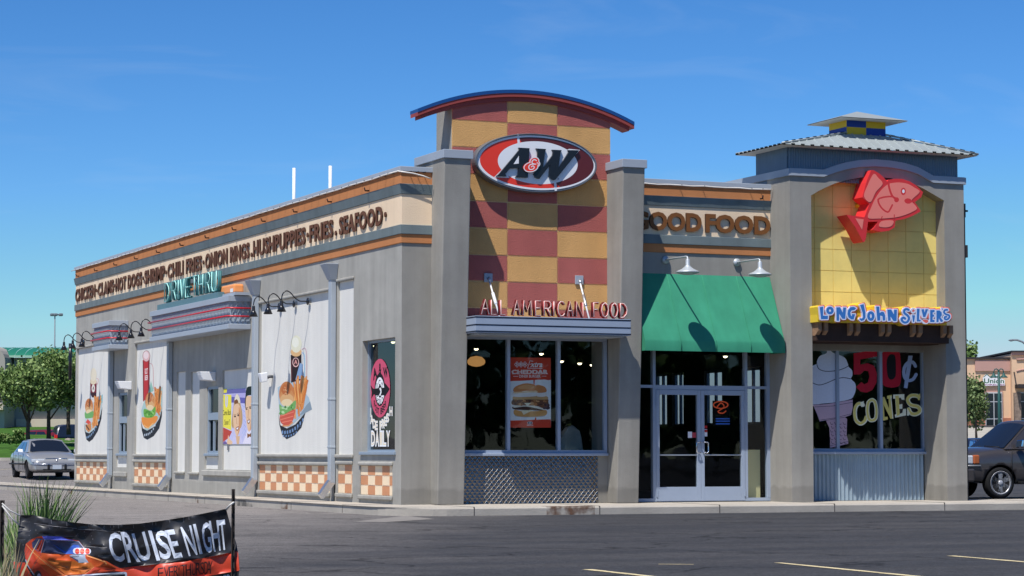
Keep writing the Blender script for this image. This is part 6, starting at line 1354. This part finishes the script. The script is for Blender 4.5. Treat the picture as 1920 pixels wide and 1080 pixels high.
mb = MB(); s0, s1 = pxs(-62, D0), pxs(22, D0); zt = pyz(648, D0); zs_ = pyz(680, D0); pts = [(s0, 1.0), (s1, 1.0), (s1, zs_)]+[((s0+s1)/2+(s1-s0)/2*math.cos(t*math.pi/14), zs_+(zt-zs_)*math.sin(t*math.pi/14)) for t in range(1, 14)]+[(s0, zs_)]
mb.prism([WP(s, D0-2, z) for s, z in pts], WP(0, 3, 0)-WP(0, 0, 0), GW); mb.build('gable_pavilion', root, fixn=True)
mb = MB(); sm = (s0+s1)/2; r_ = (s1-s0)/2-1.0
mb.prism([WP(sm-r_, D0-2.05, pyz(712, D0)), WP(sm+r_, D0-2.05, pyz(712, D0)), WP(sm+r_*.95, D0-2.05, pyz(700, D0))]+[WP(sm+r_*.8*math.cos(t*math.pi/10), D0-2.05, pyz(690, D0)+(pyz(664, D0)-pyz(690, D0))*math.sin(t*math.pi/10)) for t in range(11)], WP(0, -.03, 0)-WP(0, 0, 0), mat('dark_glazing', (.02, .03, .05), rough=.1, spec=.6)); mb.build('window', root)
mb = MB()
for i in range(14): mb.hexa([WP(s1-.9-(i+1)*.26, D0-2.3, 1.2), WP(s1-.98-i*.26, D0-2.3, 1.2), WP(s1-.98-i*.26, D0-2.02, 1.2), WP(s1-.9-(i+1)*.26, D0-2.02, 1.2)], [WP(s1-.9-(i+1)*.26, D0-2.3, pyz(770, D0)), WP(s1-.98-i*.26, D0-2.3, pyz(770, D0)), WP(s1-.98-i*.26, D0-2.02, pyz(770, D0)), WP(s1-.9-(i+1)*.26, D0-2.02, pyz(770, D0))], GW)
fbox(mb, -62, 23, 762, 770, D0-2.6, D0-2.0, GWD); mb.build('louvred_base', root); mb = MB(); fbox(mb, -62, 21, 715, 752, D0-2.08, D0-2.0, mat('dark_recess', (.03, .03, .035), rough=.8)); mb.build('window', root)
# --- light poles
def W3(px, py, d): return AT(px, py, d)
root = thing('light_pole', 'tall floodlight pole with three heads above the green roof', 'light pole', tuple(WP(pxs(103, 185), 185, 2)))
PG = mat('pole_grey', srgb(120, 128, 136), rough=.5); mb = MB(); a = WP(pxs(103, 185), 185, 1.6); b = AT(103, 589, 185); mb.tube([a, b], [.07, .045], PG, 8); mb.tube([AT(97.5, 590, 185), AT(113, 590, 185)], .05, PG, 6); mb.build('pole', root)
for q in (98, 104, 114): mb = MB(); p = AT(q, 589.5, 185); mb.box(p.x-.14, p.x+.14, p.y-.2, p.y+.2, p.z-.13, p.z+.08, PG); mb.build('floodlight', root, bevel=.05)
root = thing('lamp_post', 'dark green lamp post with two shepherd hook arms before the tan shop building', 'lamp post', tuple(WP(pxs(1872, 140), 140, 1.5))); TG = mat('lamp_green', srgb(40, 84, 80), rough=.5)
mb = MB(); mb.tube([WP(pxs(1872.5, 140), 140, 1.2), AT(1872.5, 697, 140)], [.10, .07], TG, 8); mb.build('post', root)
for sg in (-1, 1):
    mb = MB(); mb.tube([AT(1872.5+sg*q, y_, 140) for q, y_ in ((0, 698), (1.2, 694), (4, 691.5), (7.5, 692.5), (9.2, 697), (9.4, 701))], .035, TG, 6); mb.build('arm', root); mb = MB(); mb.lathe([(.05, .12), (.08, 0), (.2, -.1), (.24, -.16), (.02, -.14)], AT(1872.5+sg*9.5, 703, 140), TG, 10); mb.build('lamp_shade', root)
root = thing('street_light', 'grey street light whose arm reaches in from the right edge', 'street light', tuple(WP(pxs(1937, 120), 120, 0))); mb = MB(); mb.tube([WP(pxs(1937, 120), 120, 0), AT(1937, 662, 120)], .1, PG, 8); mb.tube([AT(1937, 664, 120), AT(1928, 650, 120), AT(1917, 641, 120), AT(1907, 637.5, 120), AT(1897, 637.5, 120)], .05, PG, 6); mb.build('pole', root); mb = MB(); mb.lathe([(.05, .05), (.16, 0), (.05, -.06)], AT(1896, 638, 120), PG, 10); mb.build('lamp_head', root)
# small dark pipe by the rear corner
mb = MB(); p = SX(137.8, 652, -.05); mb.tube([(-.08, LY+.35, 3.05), (-.08, LY+.35, 4.1)], .05, BLACK, 8); o = mb.build('pipe', loc=(-.08, LY+.35, 3.05)); tag(o, 'short black pipe standing behind the rear corner lamps', 'pipe')
# --- shop building on the right
D = D0 = 170.0; root = thing('shop_building', 'tan stucco shop building with pink parapet panel and green lettered sign', 'building', tuple(WP(pxs(1880, D), D, 2.8)))
BE = mat('beige_stucco', srgb(222, 186, 152), rough=.9, var=.05, vscale=.4); PKS = mat('mauve_stucco', srgb(186, 146, 134), rough=.9, var=.05, vscale=.4); CAPD = mat('dark_cap', srgb(52, 48, 50), rough=.7); BRK = mat('brick_base', srgb(176, 116, 92), rough=.95, var=.3, vscale=2); STN2 = mat('stacked_stone', srgb(140, 122, 108), rough=.95, var=.5, vscale=3.5, bump=1, bscale=4); DG = mat('shop_glass', (.015, .022, .028), rough=.06, spec=.7); WF = mat('shop_frame', srgb(200, 200, 200), rough=.5)
mb = MB(); fbox(mb, 1790, 1894, 673, 815, D, D+14, BE); fbox(mb, 1894, 2120, 664, 815, D-.6, D+14, BE); fbox(mb, 1842, 1879.5, 733, 784, D-.08, D, PKS); mb.build('wall', root)
mb = MB(); fbox(mb, 1828, 1893.5, 675.5, 696, D-.12, D, PKS); fbox(mb, 1893, 2120, 661, 667, D-.75, D-.6, PKS); mb.build('parapet_panel', root)
mb = MB(); fbox(mb, 1790, 1894, 670.3, 673.5, D-.2, D+14, CAPD); fbox(mb, 1892.5, 2120, 658.5, 661.5, D-.85, D+14, CAPD); mb.build('coping', root)
mb = MB(); fbox(mb, 1790, 1846, 784, 815, D-.1, D, BRK); mb.build('brick_base', root); mb = MB(); fbox(mb, 1878, 1897, 784, 815, D-.1, D, BRK); mb.build('brick_base', root)
mb = MB(); fbox(mb, 1896, 1908, 737, 815, D-1.0, D-.6, STN2); mb.build('stone_pier', root)
mb = MB(); fbox(mb, 1899, 2000, 722, 729, D-2.0, D-.6, CAPD); mb.build('canopy', root)
mb = MB(); z0 = pyz(726, D); 
for px in (1901.5, 1925): mb.tube([AT(px, 698, D-.62), AT(px+4, 722, D-1.9)], .05, CAPD, 6)
mb.build('canopy_rod', root)
for a, b in ((1846, 1877.5), (1908, 1945)):
    dd = D-.1 if a < 1890 else D-.62
    mb = MB(); fbox(mb, a, b, 736, 801, dd-.06, dd+.02, WF); w_ = mb.build('window', root); ms = (a+b)/2
    for q0, q1, r0, r1 in ((a+1.2, ms-.8, 738, 752.5), (ms+.8, b-1.2, 738, 752.5), (a+1.2, ms-.8, 754.3, 784.5), (ms+.8, b-1.2, 754.3, 784.5), (a+1.2, ms-.8, 786.3, 800), (ms+.8, b-1.2, 786.3, 800)):
        mb = MB(); fbox(mb, q0, q1, r0, r1, dd-.075, dd-.06, DG); mb.build('pane', w_)
mb = MB(); a = [((1907), 675), (1907, 700)]; mb.tube([AT(1906, 674, D-.62), AT(1930, 673, D-.62)], .06, PKS, 5); mb.tube([AT(1906+i*3, 696-3.2*math.sin(i*.3), D-.62) for i in range(10)], .06, PKS, 5); mb.build('arch_moulding', root)
root = thing('shop_sign', 'white mountain shaped sign with green lettering on the tan building', 'sign', tuple(AT(1863, 716, D-.2)))
A = Art(1810, 630, 6.745); SG = mat('sign_white_far', srgb(240, 240, 240), rough=.5); GN = mat('sign_green', srgb(28, 96, 62), rough=.5); PU = mat('sign_purple', srgb(150, 60, 120), rough=.5)
A.poly([(220, 525), (250, 490), (275, 480), (300, 500), (330, 525), (355, 505), (400, 485), (430, 515), (500, 560), (500, 628), (225, 632)], SG); A.stroke([(232, 520), (272, 486), (330, 530), (372, 512), (382, 528), (410, 506), (455, 545)], 9, GN)
A.text('Union', [(236, 536), (490, 540), (490, 598), (236, 598)], GN, .02); A.text('WIRELESS', [(228, 608), (496, 608), (496, 626), (228, 626)], PU, .03)
A.build('sign_face', lambda px, py: AT(px, py, D-.25), root); mb = MB(); q = [AT(1810+u/6.745, 630+v/6.745, D-.24) for u, v in ((225, 540), (500, 560), (500, 630), (225, 634))]; mb.prism(q, WP(0, .22, 0)-WP(0, 0, 0), CAPD); mb.build('cabinet', root)
mb_ = [mat('leaf_light_a', (.085, .135, .045), rough=.6), mat('leaf_light_b', (.14, .20, .07), rough=.6), mat('leaf_light_c', (.2, .26, .1), rough=.6)]
tree('slender young tree between the yellow bay and the tan shop', pxs(1829, 112), 112, pyz(822, 112), pyz(708, 112), 26*112/FPX, 2600, .13, 21, .05, .7, 0, None, mb_)
tree('distant tree top showing above the tan shop roof', pxs(1818, 200), 200, 3.5, pyz(638, 200), 16*200/FPX, 1500, .26, 33, .15)
# tree belt across the street behind the viewer, seen only as reflections in the glass
rn = random.Random(77); mb = MB()
for i in range(26):
    t = i/25; cx_, cy_ = -60+170*t, -95-20*math.sin(t*9)-12*rn.random(); h_ = rn.uniform(5, 11); crown_mesh(mb, [(cx_, cy_, h_*.55, 4.2, 3, h_*.5)], 260, 1.3, rn)
o = mb.build('tree_belt', kind='stuff'); tag(o, 'belt of trees across the street reflected in the front windows', 'trees')
# ------------------------------------------------------------------ CARS
TYRE = mat('tyre', (.018, .018, .019), rough=.9, spec=.2, var=.2, vscale=10); RIMM = mat('alloy_rim', (.58, .58, .60), rough=.35, metal=.35); HUB = mat('dull_hubcap', (.28, .26, .25), rough=.5, metal=.5); CG = mat('car_glass', (.012, .016, .022), rough=.04, spec=.9, coat=.6); BLK = mat('black_trim', (.015, .015, .016), rough=.6); LENS = mat('headlamp_lens', (.62, .66, .7), rough=.08, spec=.8, var=.2, vscale=20); AMBR = mat('amber_lens', (.45, .12, .04), rough=.15, spec=.6); TAIL = mat('tail_lens', (.5, .02, .02), rough=.15, spec=.6, emit=(1, .05, .03, .15)); PLATE = mat('plate', (.55, .6, .66), rough=.5)
def car(root, mx, st, gh, W2, wheels, paintm, rr, tw, rimm, lower=None, spokes=6, extras=None, pillar=None):
    """st: stations (x, zbottom, zshoulder, halfwidth, crown); gh: greenhouse dict"""
    T = lambda p: mx @ Vector(p)
    mb = MB(); secs = []
    for x, zb_, zs_, hw, cr in st:
        zm = zb_+(zs_-zb_)*.45; h = [(0, zb_), (hw*.86, zb_), (hw*.965, zb_+.07), (hw, zm), (hw*.985, zs_-.16), (hw*.93, zs_-.045), (hw*.80, zs_), (hw*.4, zs_+cr*.8), (0, zs_+cr)]
        secs.append([(x, y, z) for y, z in h]+[(x, -y, z) for y, z in h[-2:0:-1]])
    n = len(secs[0]); vs = [T(p) for q in secs for p in q]; k = len(secs)
    fs = [(i*n+j, i*n+(j+1) % n, (i+1)*n+(j+1) % n, (i+1)*n+j) for i in range(k-1) for j in range(n)]+[tuple(range(n))[::-1], tuple(range((k-1)*n, k*n))]
    mb.mesh(vs, fs, paintm, True); mi = mb.mi(BLK)
    body = mb.build('body', root, fixn=True)
    ss_ = body.modifiers.new('s', 'SUBSURF'); ss_.levels = 2; ss_.render_levels = 2
    cutters = []
    for (x, y) in wheels:
        c = MB(); sgn = 1 if y > 0 else -1; prof = []
        vs = []; N_ = 28
        for yy in (y-sgn*.32, y+sgn*.5):
            for j in range(N_): a = 2*math.pi*j/N_; vs.append(T((x+rr*1.17*math.cos(a), yy, rr*.98+rr*1.17*math.sin(a))))
        c.mesh(vs, [(j, (j+1) % N_, N_+(j+1) % N_, N_+j) for j in range(N_)]+[tuple(range(N_))[::-1], tuple(range(N_, 2*N_))], BLK); co = c.build('cutter', root, fixn=True); cutters.append(co)
        bm_ = body.modifiers.new('b', 'BOOLEAN'); bm_.object = co; bm_.operation = 'DIFFERENCE'; bm_.solver = 'EXACT'
    bpy.context.view_layer.update(); dg = bpy.context.evaluated_depsgraph_get(); me = bpy.data.meshes.new_from_object(body.evaluated_get(dg)); body.modifiers.clear(); body.data = me
    if BLK.name not in [m.name for m in me.materials if m]: me.materials.append(BLK)
    for co in cutters: bpy.data.objects.remove(co)
    # greenhouse
    g = gh; mb = MB()
    xb0, xt0, xt1, xb1 = g['x']; zb_, zt = g['z']; wb, wt = g['w']; zr = zt+.05
    L4 = lambda s: [(xb0, s*wb, zb_), (xt0, s*wt, zt), (xt1, s*wt, zt), (xb1, s*wb, zb_)]
    A_l, A_r = L4(1), L4(-1)
    roof = []; 
    rows = []
    for f_, zz in ((1, zt), (.86, zt+.035), (.5, zt+.06), (0, zt+.068), (-.5, zt+.06), (-.86, zt+.035), (-1, zt)): rows.append([(xb0 + (xb0-xb0), f_*wb, zb_ + .0), (xt0-.02, f_*wt, zz), (xt0+(xt1-xt0)*.5, f_*wt, zz+.012), (xt1+.02, f_*wt, zz), (xb1, f_*wb, zb_)])
    vs = [T(p) for r in rows for p in r]; mb.mesh(vs, [(i*5+j, i*5+j+1, (i+1)*5+j+1, (i+1)*5+j) for i in range(6) for j in range(4)], paintm, True)
    for q in (A_l, A_r): mb.mesh([T(p) for p in q], [(0, 1, 2, 3)], paintm)
    o = mb.build('cabin', root, merge=True)
    mv = o.modifiers.new('bevel', 'BEVEL'); mv.width = .035; mv.segments = 2; mv.limit_method = 'ANGLE'; mv.angle_limit = rad(35)
    def pane(name, pts, offv):
        mb = MB(); mb.face([T(Vector(p)+Vector(offv)) for p in pts], CG, False); return mb.build(name, root)
    def lp(a, b, t): return tuple(a[i]+(b[i]-a[i])*t for i in range(3))
    # windscreen (front = +x) and rear window
    fl, fr_, tl, tr = (xb1, wb*.90, zb_+.02), (xb1, -wb*.90, zb_+.02), (xt1, wt*.90, zt-.02), (xt1, -wt*.90, zt-.02); nx = .03
    for nm, k0, k1, sx in (('windscreen', 4, 3, .02), ('rear_window', 0, 1, -.02)):
        mb = MB(); vs = []
        for f_ in (.9, .5, 0, -.5, -.9):
            zz = zt+.068-.075*abs(f_)**2.2; p = Vector((xb1 if k0 else xb0, f_*wb, zb_)); q = Vector((xt1+.02 if k0 else xt0-.02, f_*wt, zz))
            for t in (.04, .90): c_ = p.lerp(q, t); vs.append(T((c_.x+sx, c_.y, c_.z+.012)))
        mb.mesh(vs, [(2*i, 2*i+2, 2*i+3, 2*i+1) for i in range(4)], CG, True); mb.build(nm, root)
    for s in (1, -1):
        q = L4(s); P0, P1, P2, P3 = q
        inner_ = lambda u, v: lp(lp(P0, P3, u), lp(P1, P2, u), v)
        for u0, u1 in g['side']:
            pts = [inner_(u0, .08), inner_(u1, .08), inner_(u1, .88), inner_(u0, .88)]
            mb = MB(); mb.face([T((p[0], p[1]+s*.012, p[2]+.004)) for p in pts], CG); mb.build('side_window', root)
    for (x, y) in wheels:
        s = 1 if y > 0 else -1; mb = MB(); w2 = tw/2
        def LT_(prof, m, nn=26):
            vs = []; K = len(prof)
            for r, h in prof:
                for j in range(nn): a = 2*math.pi*j/nn; vs.append(T((x+r*math.cos(a), y+s*h, rr+r*math.sin(a))))
            mb.mesh(vs, [(i*nn+j, i*nn+(j+1) % nn, (i+1)*nn+(j+1) % nn, (i+1)*nn+j) for i in range(K-1) for j in range(nn)]+[tuple(range((K-1)*nn, K*nn))], m, True)
        LT_([(rr*.6, -w2), (rr*.95, -w2), (rr, -w2*.7), (rr, w2*.7), (rr*.95, w2), (rr*.7, w2*1.02), (rr*.68, w2*.9)], TYRE); wh = mb.build('wheel', root); mb = MB()
        LT_([(rr*.70, w2*.95), (rr*.66, w2*.98), (rr*.62, w2*.72), (rr*.1, w2*.62)], rimm if spokes == 0 else BLK)
        if spokes:
            LT_([(rr*.76, w2*.95), (rr*.755, w2*1.03), (rr*.65, w2*.97), (rr*.65, w2*.70)], rimm)
            for i in range(spokes):
                a = 2*math.pi*(i+.5)/spokes; ca, sa = math.cos(a), math.sin(a); mb_pts = []
                for r, hw_ in ((rr*.10, rr*.15), (rr*.35, rr*.13), (rr*.66, rr*.21)): mb_pts.append((r, hw_))
                vs = []
                for r, hw_ in mb_pts:
                    for dy, hh in ((-hw_, w2*.9), (hw_, w2*.9)): vs.append(T((x+r*ca-dy*sa, y+s*hh, rr+r*sa+dy*ca)))
                mb.mesh(vs, [(0, 1, 3, 2), (2, 3, 5, 4)], rimm)
            LT_([(rr*.17, w2*.92), (rr*.15, w2*1.0), (.01, w2*1.02)], rimm)
        mb.build('rim', wh)
    if extras: extras(T, root)
    return root
def frame_of(s, d, z, yaw):
    """yaw measured from facing left in the picture, positive turns the front toward the viewer"""
    l = -Vector((math.cos(A_), -math.sin(A_), 0)); v = -Vector((math.sin(A_), math.cos(A_), 0)); fx = l*math.cos(yaw)+v*math.sin(yaw); fy = Vector((0, 0, 1)).cross(fx)
    m = Matrix((fx, fy, Vector((0, 0, 1)))).transposed().to_4x4(); x, y = world_at(s, d); m.translation = Vector((x, y, z)); return m
def tbox(T, root, name, x0, x1, y0, y1, z0, z1, m, bev=.012, parent=None):
    mb = MB(); mb.hexa([T((x0, y0, z0)), T((x1, y0, z0)), T((x1, y1, z0)), T((x0, y1, z0))], [T((x0, y0, z1)), T((x1, y0, z1)), T((x1, y1, z1)), T((x0, y1, z1))], m); return mb.build(name, parent or root, bevel=bev)
SEDST = [(-2.55, .42, .62, .70, .01), (-2.50, .28, .86, .82, .03), (-2.2, .24, .96, .90, .03), (-1.4, .20, .99, .93, .02), (-.3, .19, .97, .935, .0), (.8, .19, .96, .935, .02), (1.3, .20, .94, .92, .05), (1.9, .22, .86, .90, .06), (2.35, .24, .74, .86, .04), (2.52, .30, .66, .78, .02), (2.56, .40, .56, .74, .0)]
SEDGH = dict(x=(-1.85, -1.05, .25, 1.15), z=(.94, 1.36), w=(.80, .60), side=((.10, .44), (.47, .80)))
SILVER = mat('silver_paint', (.38, .38, .375), rough=.3, metal=.35, spec=.5, coat=.6, var=.04, vscale=3)
def sed_extras(T, root):
    mb = MB(); mb.mesh([T(p) for p in ((2.50, -.36, .55), (2.50, .36, .55), (2.44, .37, .70), (2.44, -.37, .70))], [(0, 1, 2, 3)], BLK); 
    q = [T((2.50+.02, -.36, .545)), T((2.52, .36, .545)), T((2.46, .38, .715)), T((2.46, -.38, .715))]; mb.tube(q, .018, CHROME, 6, closed=True)
    for i in range(9): y = -.32+.08*i; mb.tube([T((2.52, y, .55)), T((2.46, y, .71))], .008, STEEL, 4)
    mb.tube([T((2.53, 0, .60)), T((2.50, 0, .68))], .035, CHROME, 6); mb.build('grille', root)
    for s in (1, -1):
        tbox(T, root, 'headlight', 2.30, 2.515, s*.42, s*.68, .57, .70, LENS, .02); tbox(T, root, 'side_lamp', 2.12, 2.45, s*.685, s*.84, .58, .69, AMBR if False else LENS, .02)
        tbox(T, root, 'bumper_guard', 2.56, 2.64, s*.26, s*.34, .33, .52, BLK, .02)
        mb = MB(); mb.hexa([T((.80, s*.93, .93)), T((.98, s*.93, .93)), T((.96, s*1.10, .95)), T((.84, s*1.10, .95))], [T((.82, s*.93, 1.05)), T((.93, s*.93, 1.05)), T((.91, s*1.10, 1.06)), T((.85, s*1.10, 1.06))], WHITEP); mb.build('mirror', root, bevel=.02)
        mb = MB(); mb.tube([T((-1.9, s*.945, .52)), T((0, s*.955, .52)), T((1.3, s*.945, .52))], .028, BLK, 6); mb.build('side_trim', root)
        for x in (.35, -.7): tbox(T, root, 'door_handle', x-.1, x+.1, s*.92, s*.955, .80, .84, SILVER, .01)
        mb = MB()
        for x in (1.02, .02, -1.05): mb.tube([T((x, s*.94, .32)), T((x, s*.945, .6)), T((x-.05, s*.935, .92))], .006, BLK, 4)
        mb.build('door_gap', root)
    mb = MB(); mb.hexa([T((2.40, -.84, .30)), T((2.62, -.78, .30)), T((2.62, .78, .30)), T((2.40, .84, .30))], [T((2.40, -.86, .50)), T((2.60, -.80, .50)), T((2.60, .80, .50)), T((2.40, .86, .50))], SILVER); b_ = mb.build('bumper', root, bevel=.04)
    mb = MB(); mb.tube([T((2.3, -.88, .50)), T((2.60, -.80, .515)), T((2.62, 0, .515)), T((2.60, .80, .515)), T((2.3, .88, .50))], .02, CHROME, 6); mb.build('chrome_strip', b_)
    tbox(T, root, 'licence_plate', 2.625, 2.64, -.16, .16, .34, .49, PLATE, 0, b_)
    tbox(T, root, 'air_intake', 2.615, 2.625, -.5, .5, .30, .345, BLK, 0, b_)
SW_ = [(1.5, .79), (1.5, -.79), (-1.32, .79), (-1.32, -.79)]
d_ = 88.0; root = thing('parked_sedan', 'silver sedan parked facing the viewer left of the restaurant', 'car', (*world_at(pxs(85, d_), d_), gz(*world_at(pxs(85, d_), d_))))
car(root, frame_of(pxs(85, d_), d_, gz(*world_at(pxs(85, d_), d_)), rad(111)), SEDST, SEDGH, .93, SW_, SILVER, .315, .2, HUB, spokes=0, extras=sed_extras)
CRED = mat('red_car_paint', (.20, .015, .018), rough=.3, coat=.6, spec=.5); CNAVY = mat('navy_car_paint', (.012, .022, .055), rough=.25, coat=.7, spec=.5)
def far_extras(T, root):
    for s in (1, -1): tbox(T, root, 'tail_light', -2.56, -2.40, s*.62, s*.84, .70, .86, TAIL, .01); tbox(T, root, 'headlight', 2.30, 2.52, s*.42, s*.70, .57, .70, LENS, .02)
d_ = 133.0; zc_ = pyz(806, d_)-1.42; root = thing('parked_sedan', 'dark red car parked behind the tree trunk up the slope', 'car', (*world_at(pxs(95, d_), d_), zc_))
car(root, frame_of(pxs(97, d_), d_, zc_, rad(150)), SEDST, SEDGH, .93, SW_, CRED, .315, .2, HUB, spokes=0, extras=far_extras)
SUVST = [(-2.60, .55, .80, .80, .0), (-2.55, .40, 1.12, .92, .02), (-2.2, .36, 1.20, .98, .02), (-1.0, .34, 1.22, 1.0, .02), (.2, .34, 1.22, 1.0, .02), (.95, .34, 1.22, .995, .03), (1.4, .36, 1.21, .98, .07), (2.0, .38, 1.16, .96, .09), (2.38, .42, 1.06, .90, .06), (2.50, .50, .92, .84, .02), (2.54, .60, .80, .80, .0)]
SUVGH = dict(x=(-2.50, -2.25, .50, 1.32), z=(1.20, 1.84), w=(.90, .70), side=((.05, .30), (.33, .58), (.61, .92)))
BRZ = mat('bronze_grey_paint', (.085, .076, .076), rough=.3, metal=.4, coat=.8, spec=.5)
def suv_extras(T, root):
    for s in (1, -1):
        tbox(T, root, 'headlight', 2.23, 2.535, s*.58, s*.935, .84, 1.05, LENS, .03); tbox(T, root, 'side_lamp', 2.07, 2.23, s*.84, s*.965, .84, 1.06, AMBR, .03)
        mb = MB(); mb.hexa([T((.92, s*.96, 1.22)), T((1.10, s*.96, 1.22)), T((1.08, s*1.22, 1.24)), T((.96, s*1.22, 1.24))], [T((.94, s*.98, 1.42)), T((1.06, s*.98, 1.42)), T((1.04, s*1.22, 1.44)), T((.98, s*1.22, 1.44))], CHROME); mb.build('mirror', root, bevel=.03)
        tbox(T, root, 'running_board', -1.0, 1.0, s*.86, s*1.06, .36, .42, BLK, .015)
        mb = MB()
        for x in (1.2, .1, -1.05): mb.tube([T((x, s*1.0, .45)), T((x, s*1.005, .8)), T((x-.02, s*.985, 1.18))], .007, BLK, 4)
        mb.build('door_gap', root); mb = MB(); mb.tube([T((2.05, s*.965, .80)), T((2.40, s*.91, .80)), T((2.53, s*.6, .80))], .022, SILVER, 6); mb.build('light_trim', root)
    tbox(T, root, 'grille', 2.44, 2.56, -.55, .55, .80, 1.04, CHROME, .03); mb = MB(); mb.hexa([T((2.2, -.95, .40)), T((2.60, -.86, .40)), T((2.60, .86, .40)), T((2.2, .95, .40))], [T((2.2, -.97, .74)), T((2.60, -.88, .74)), T((2.60, .88, .74)), T((2.2, .97, .74))], BRZ); mb.build('bumper', root, bevel=.05)
    mb = MB(); mb.tube([T((1.40, .75, 1.25)), T((1.42, .1, 1.28))], .012, BLK, 5); mb.tube([T((1.40, -.1, 1.27)), T((1.42, -.7, 1.25))], .012, BLK, 5); mb.build('wiper', root)
SVW = [(1.50, .84), (1.50, -.84), (-1.45, .84), (-1.45, -.84)]
yaw = rad(20); dW = 58.2; sW = pxs(1873, dW); m0 = frame_of(sW, dW, 0, yaw); off_ = m0.to_3x3() @ Vector((1.50, .95, 0)); px_, py_ = m0.translation.x-off_.x, m0.translation.y-off_.y
mx = m0.copy(); mx.translation = Vector((px_, py_, -.15)); root = thing('parked_suv', 'dark bronze sport utility vehicle parked at the right edge behind the yellow bay', 'car', (px_, py_, -.15))
car(root, mx, SUVST, SUVGH, 1.0, SVW, BRZ, .385, .26, RIMM, spokes=6, extras=suv_extras)
d_ = 130.0; zc_ = pyz(797, d_)-1.9; root = thing('parked_suv', 'navy sport utility vehicle seen from behind next to the red car', 'car', (*world_at(pxs(128, d_), d_), zc_))
def suv_rear(T, root):
    for s in (1, -1): tbox(T, root, 'tail_light', -2.58, -2.46, s*.78, s*.95, .95, 1.35, TAIL, .02)
car(root, frame_of(pxs(130, d_), d_, zc_, rad(-75)), SUVST, SUVGH, 1.0, SVW, CNAVY, .385, .26, RIMM, spokes=0, extras=suv_rear)
d_ = 92.0; x_, y_ = world_at(pxs(1826, d_), d_); root = thing('parked_sedan', 'dark blue car just showing between the yellow bay and the bronze vehicle', 'car', (x_, y_, gz(x_, y_)))
car(root, frame_of(pxs(1815, d_), d_, gz(x_, y_)+.25, rad(10)), SEDST, SEDGH, .93, SW_, CNAVY, .315, .2, HUB, spokes=0, extras=far_extras)
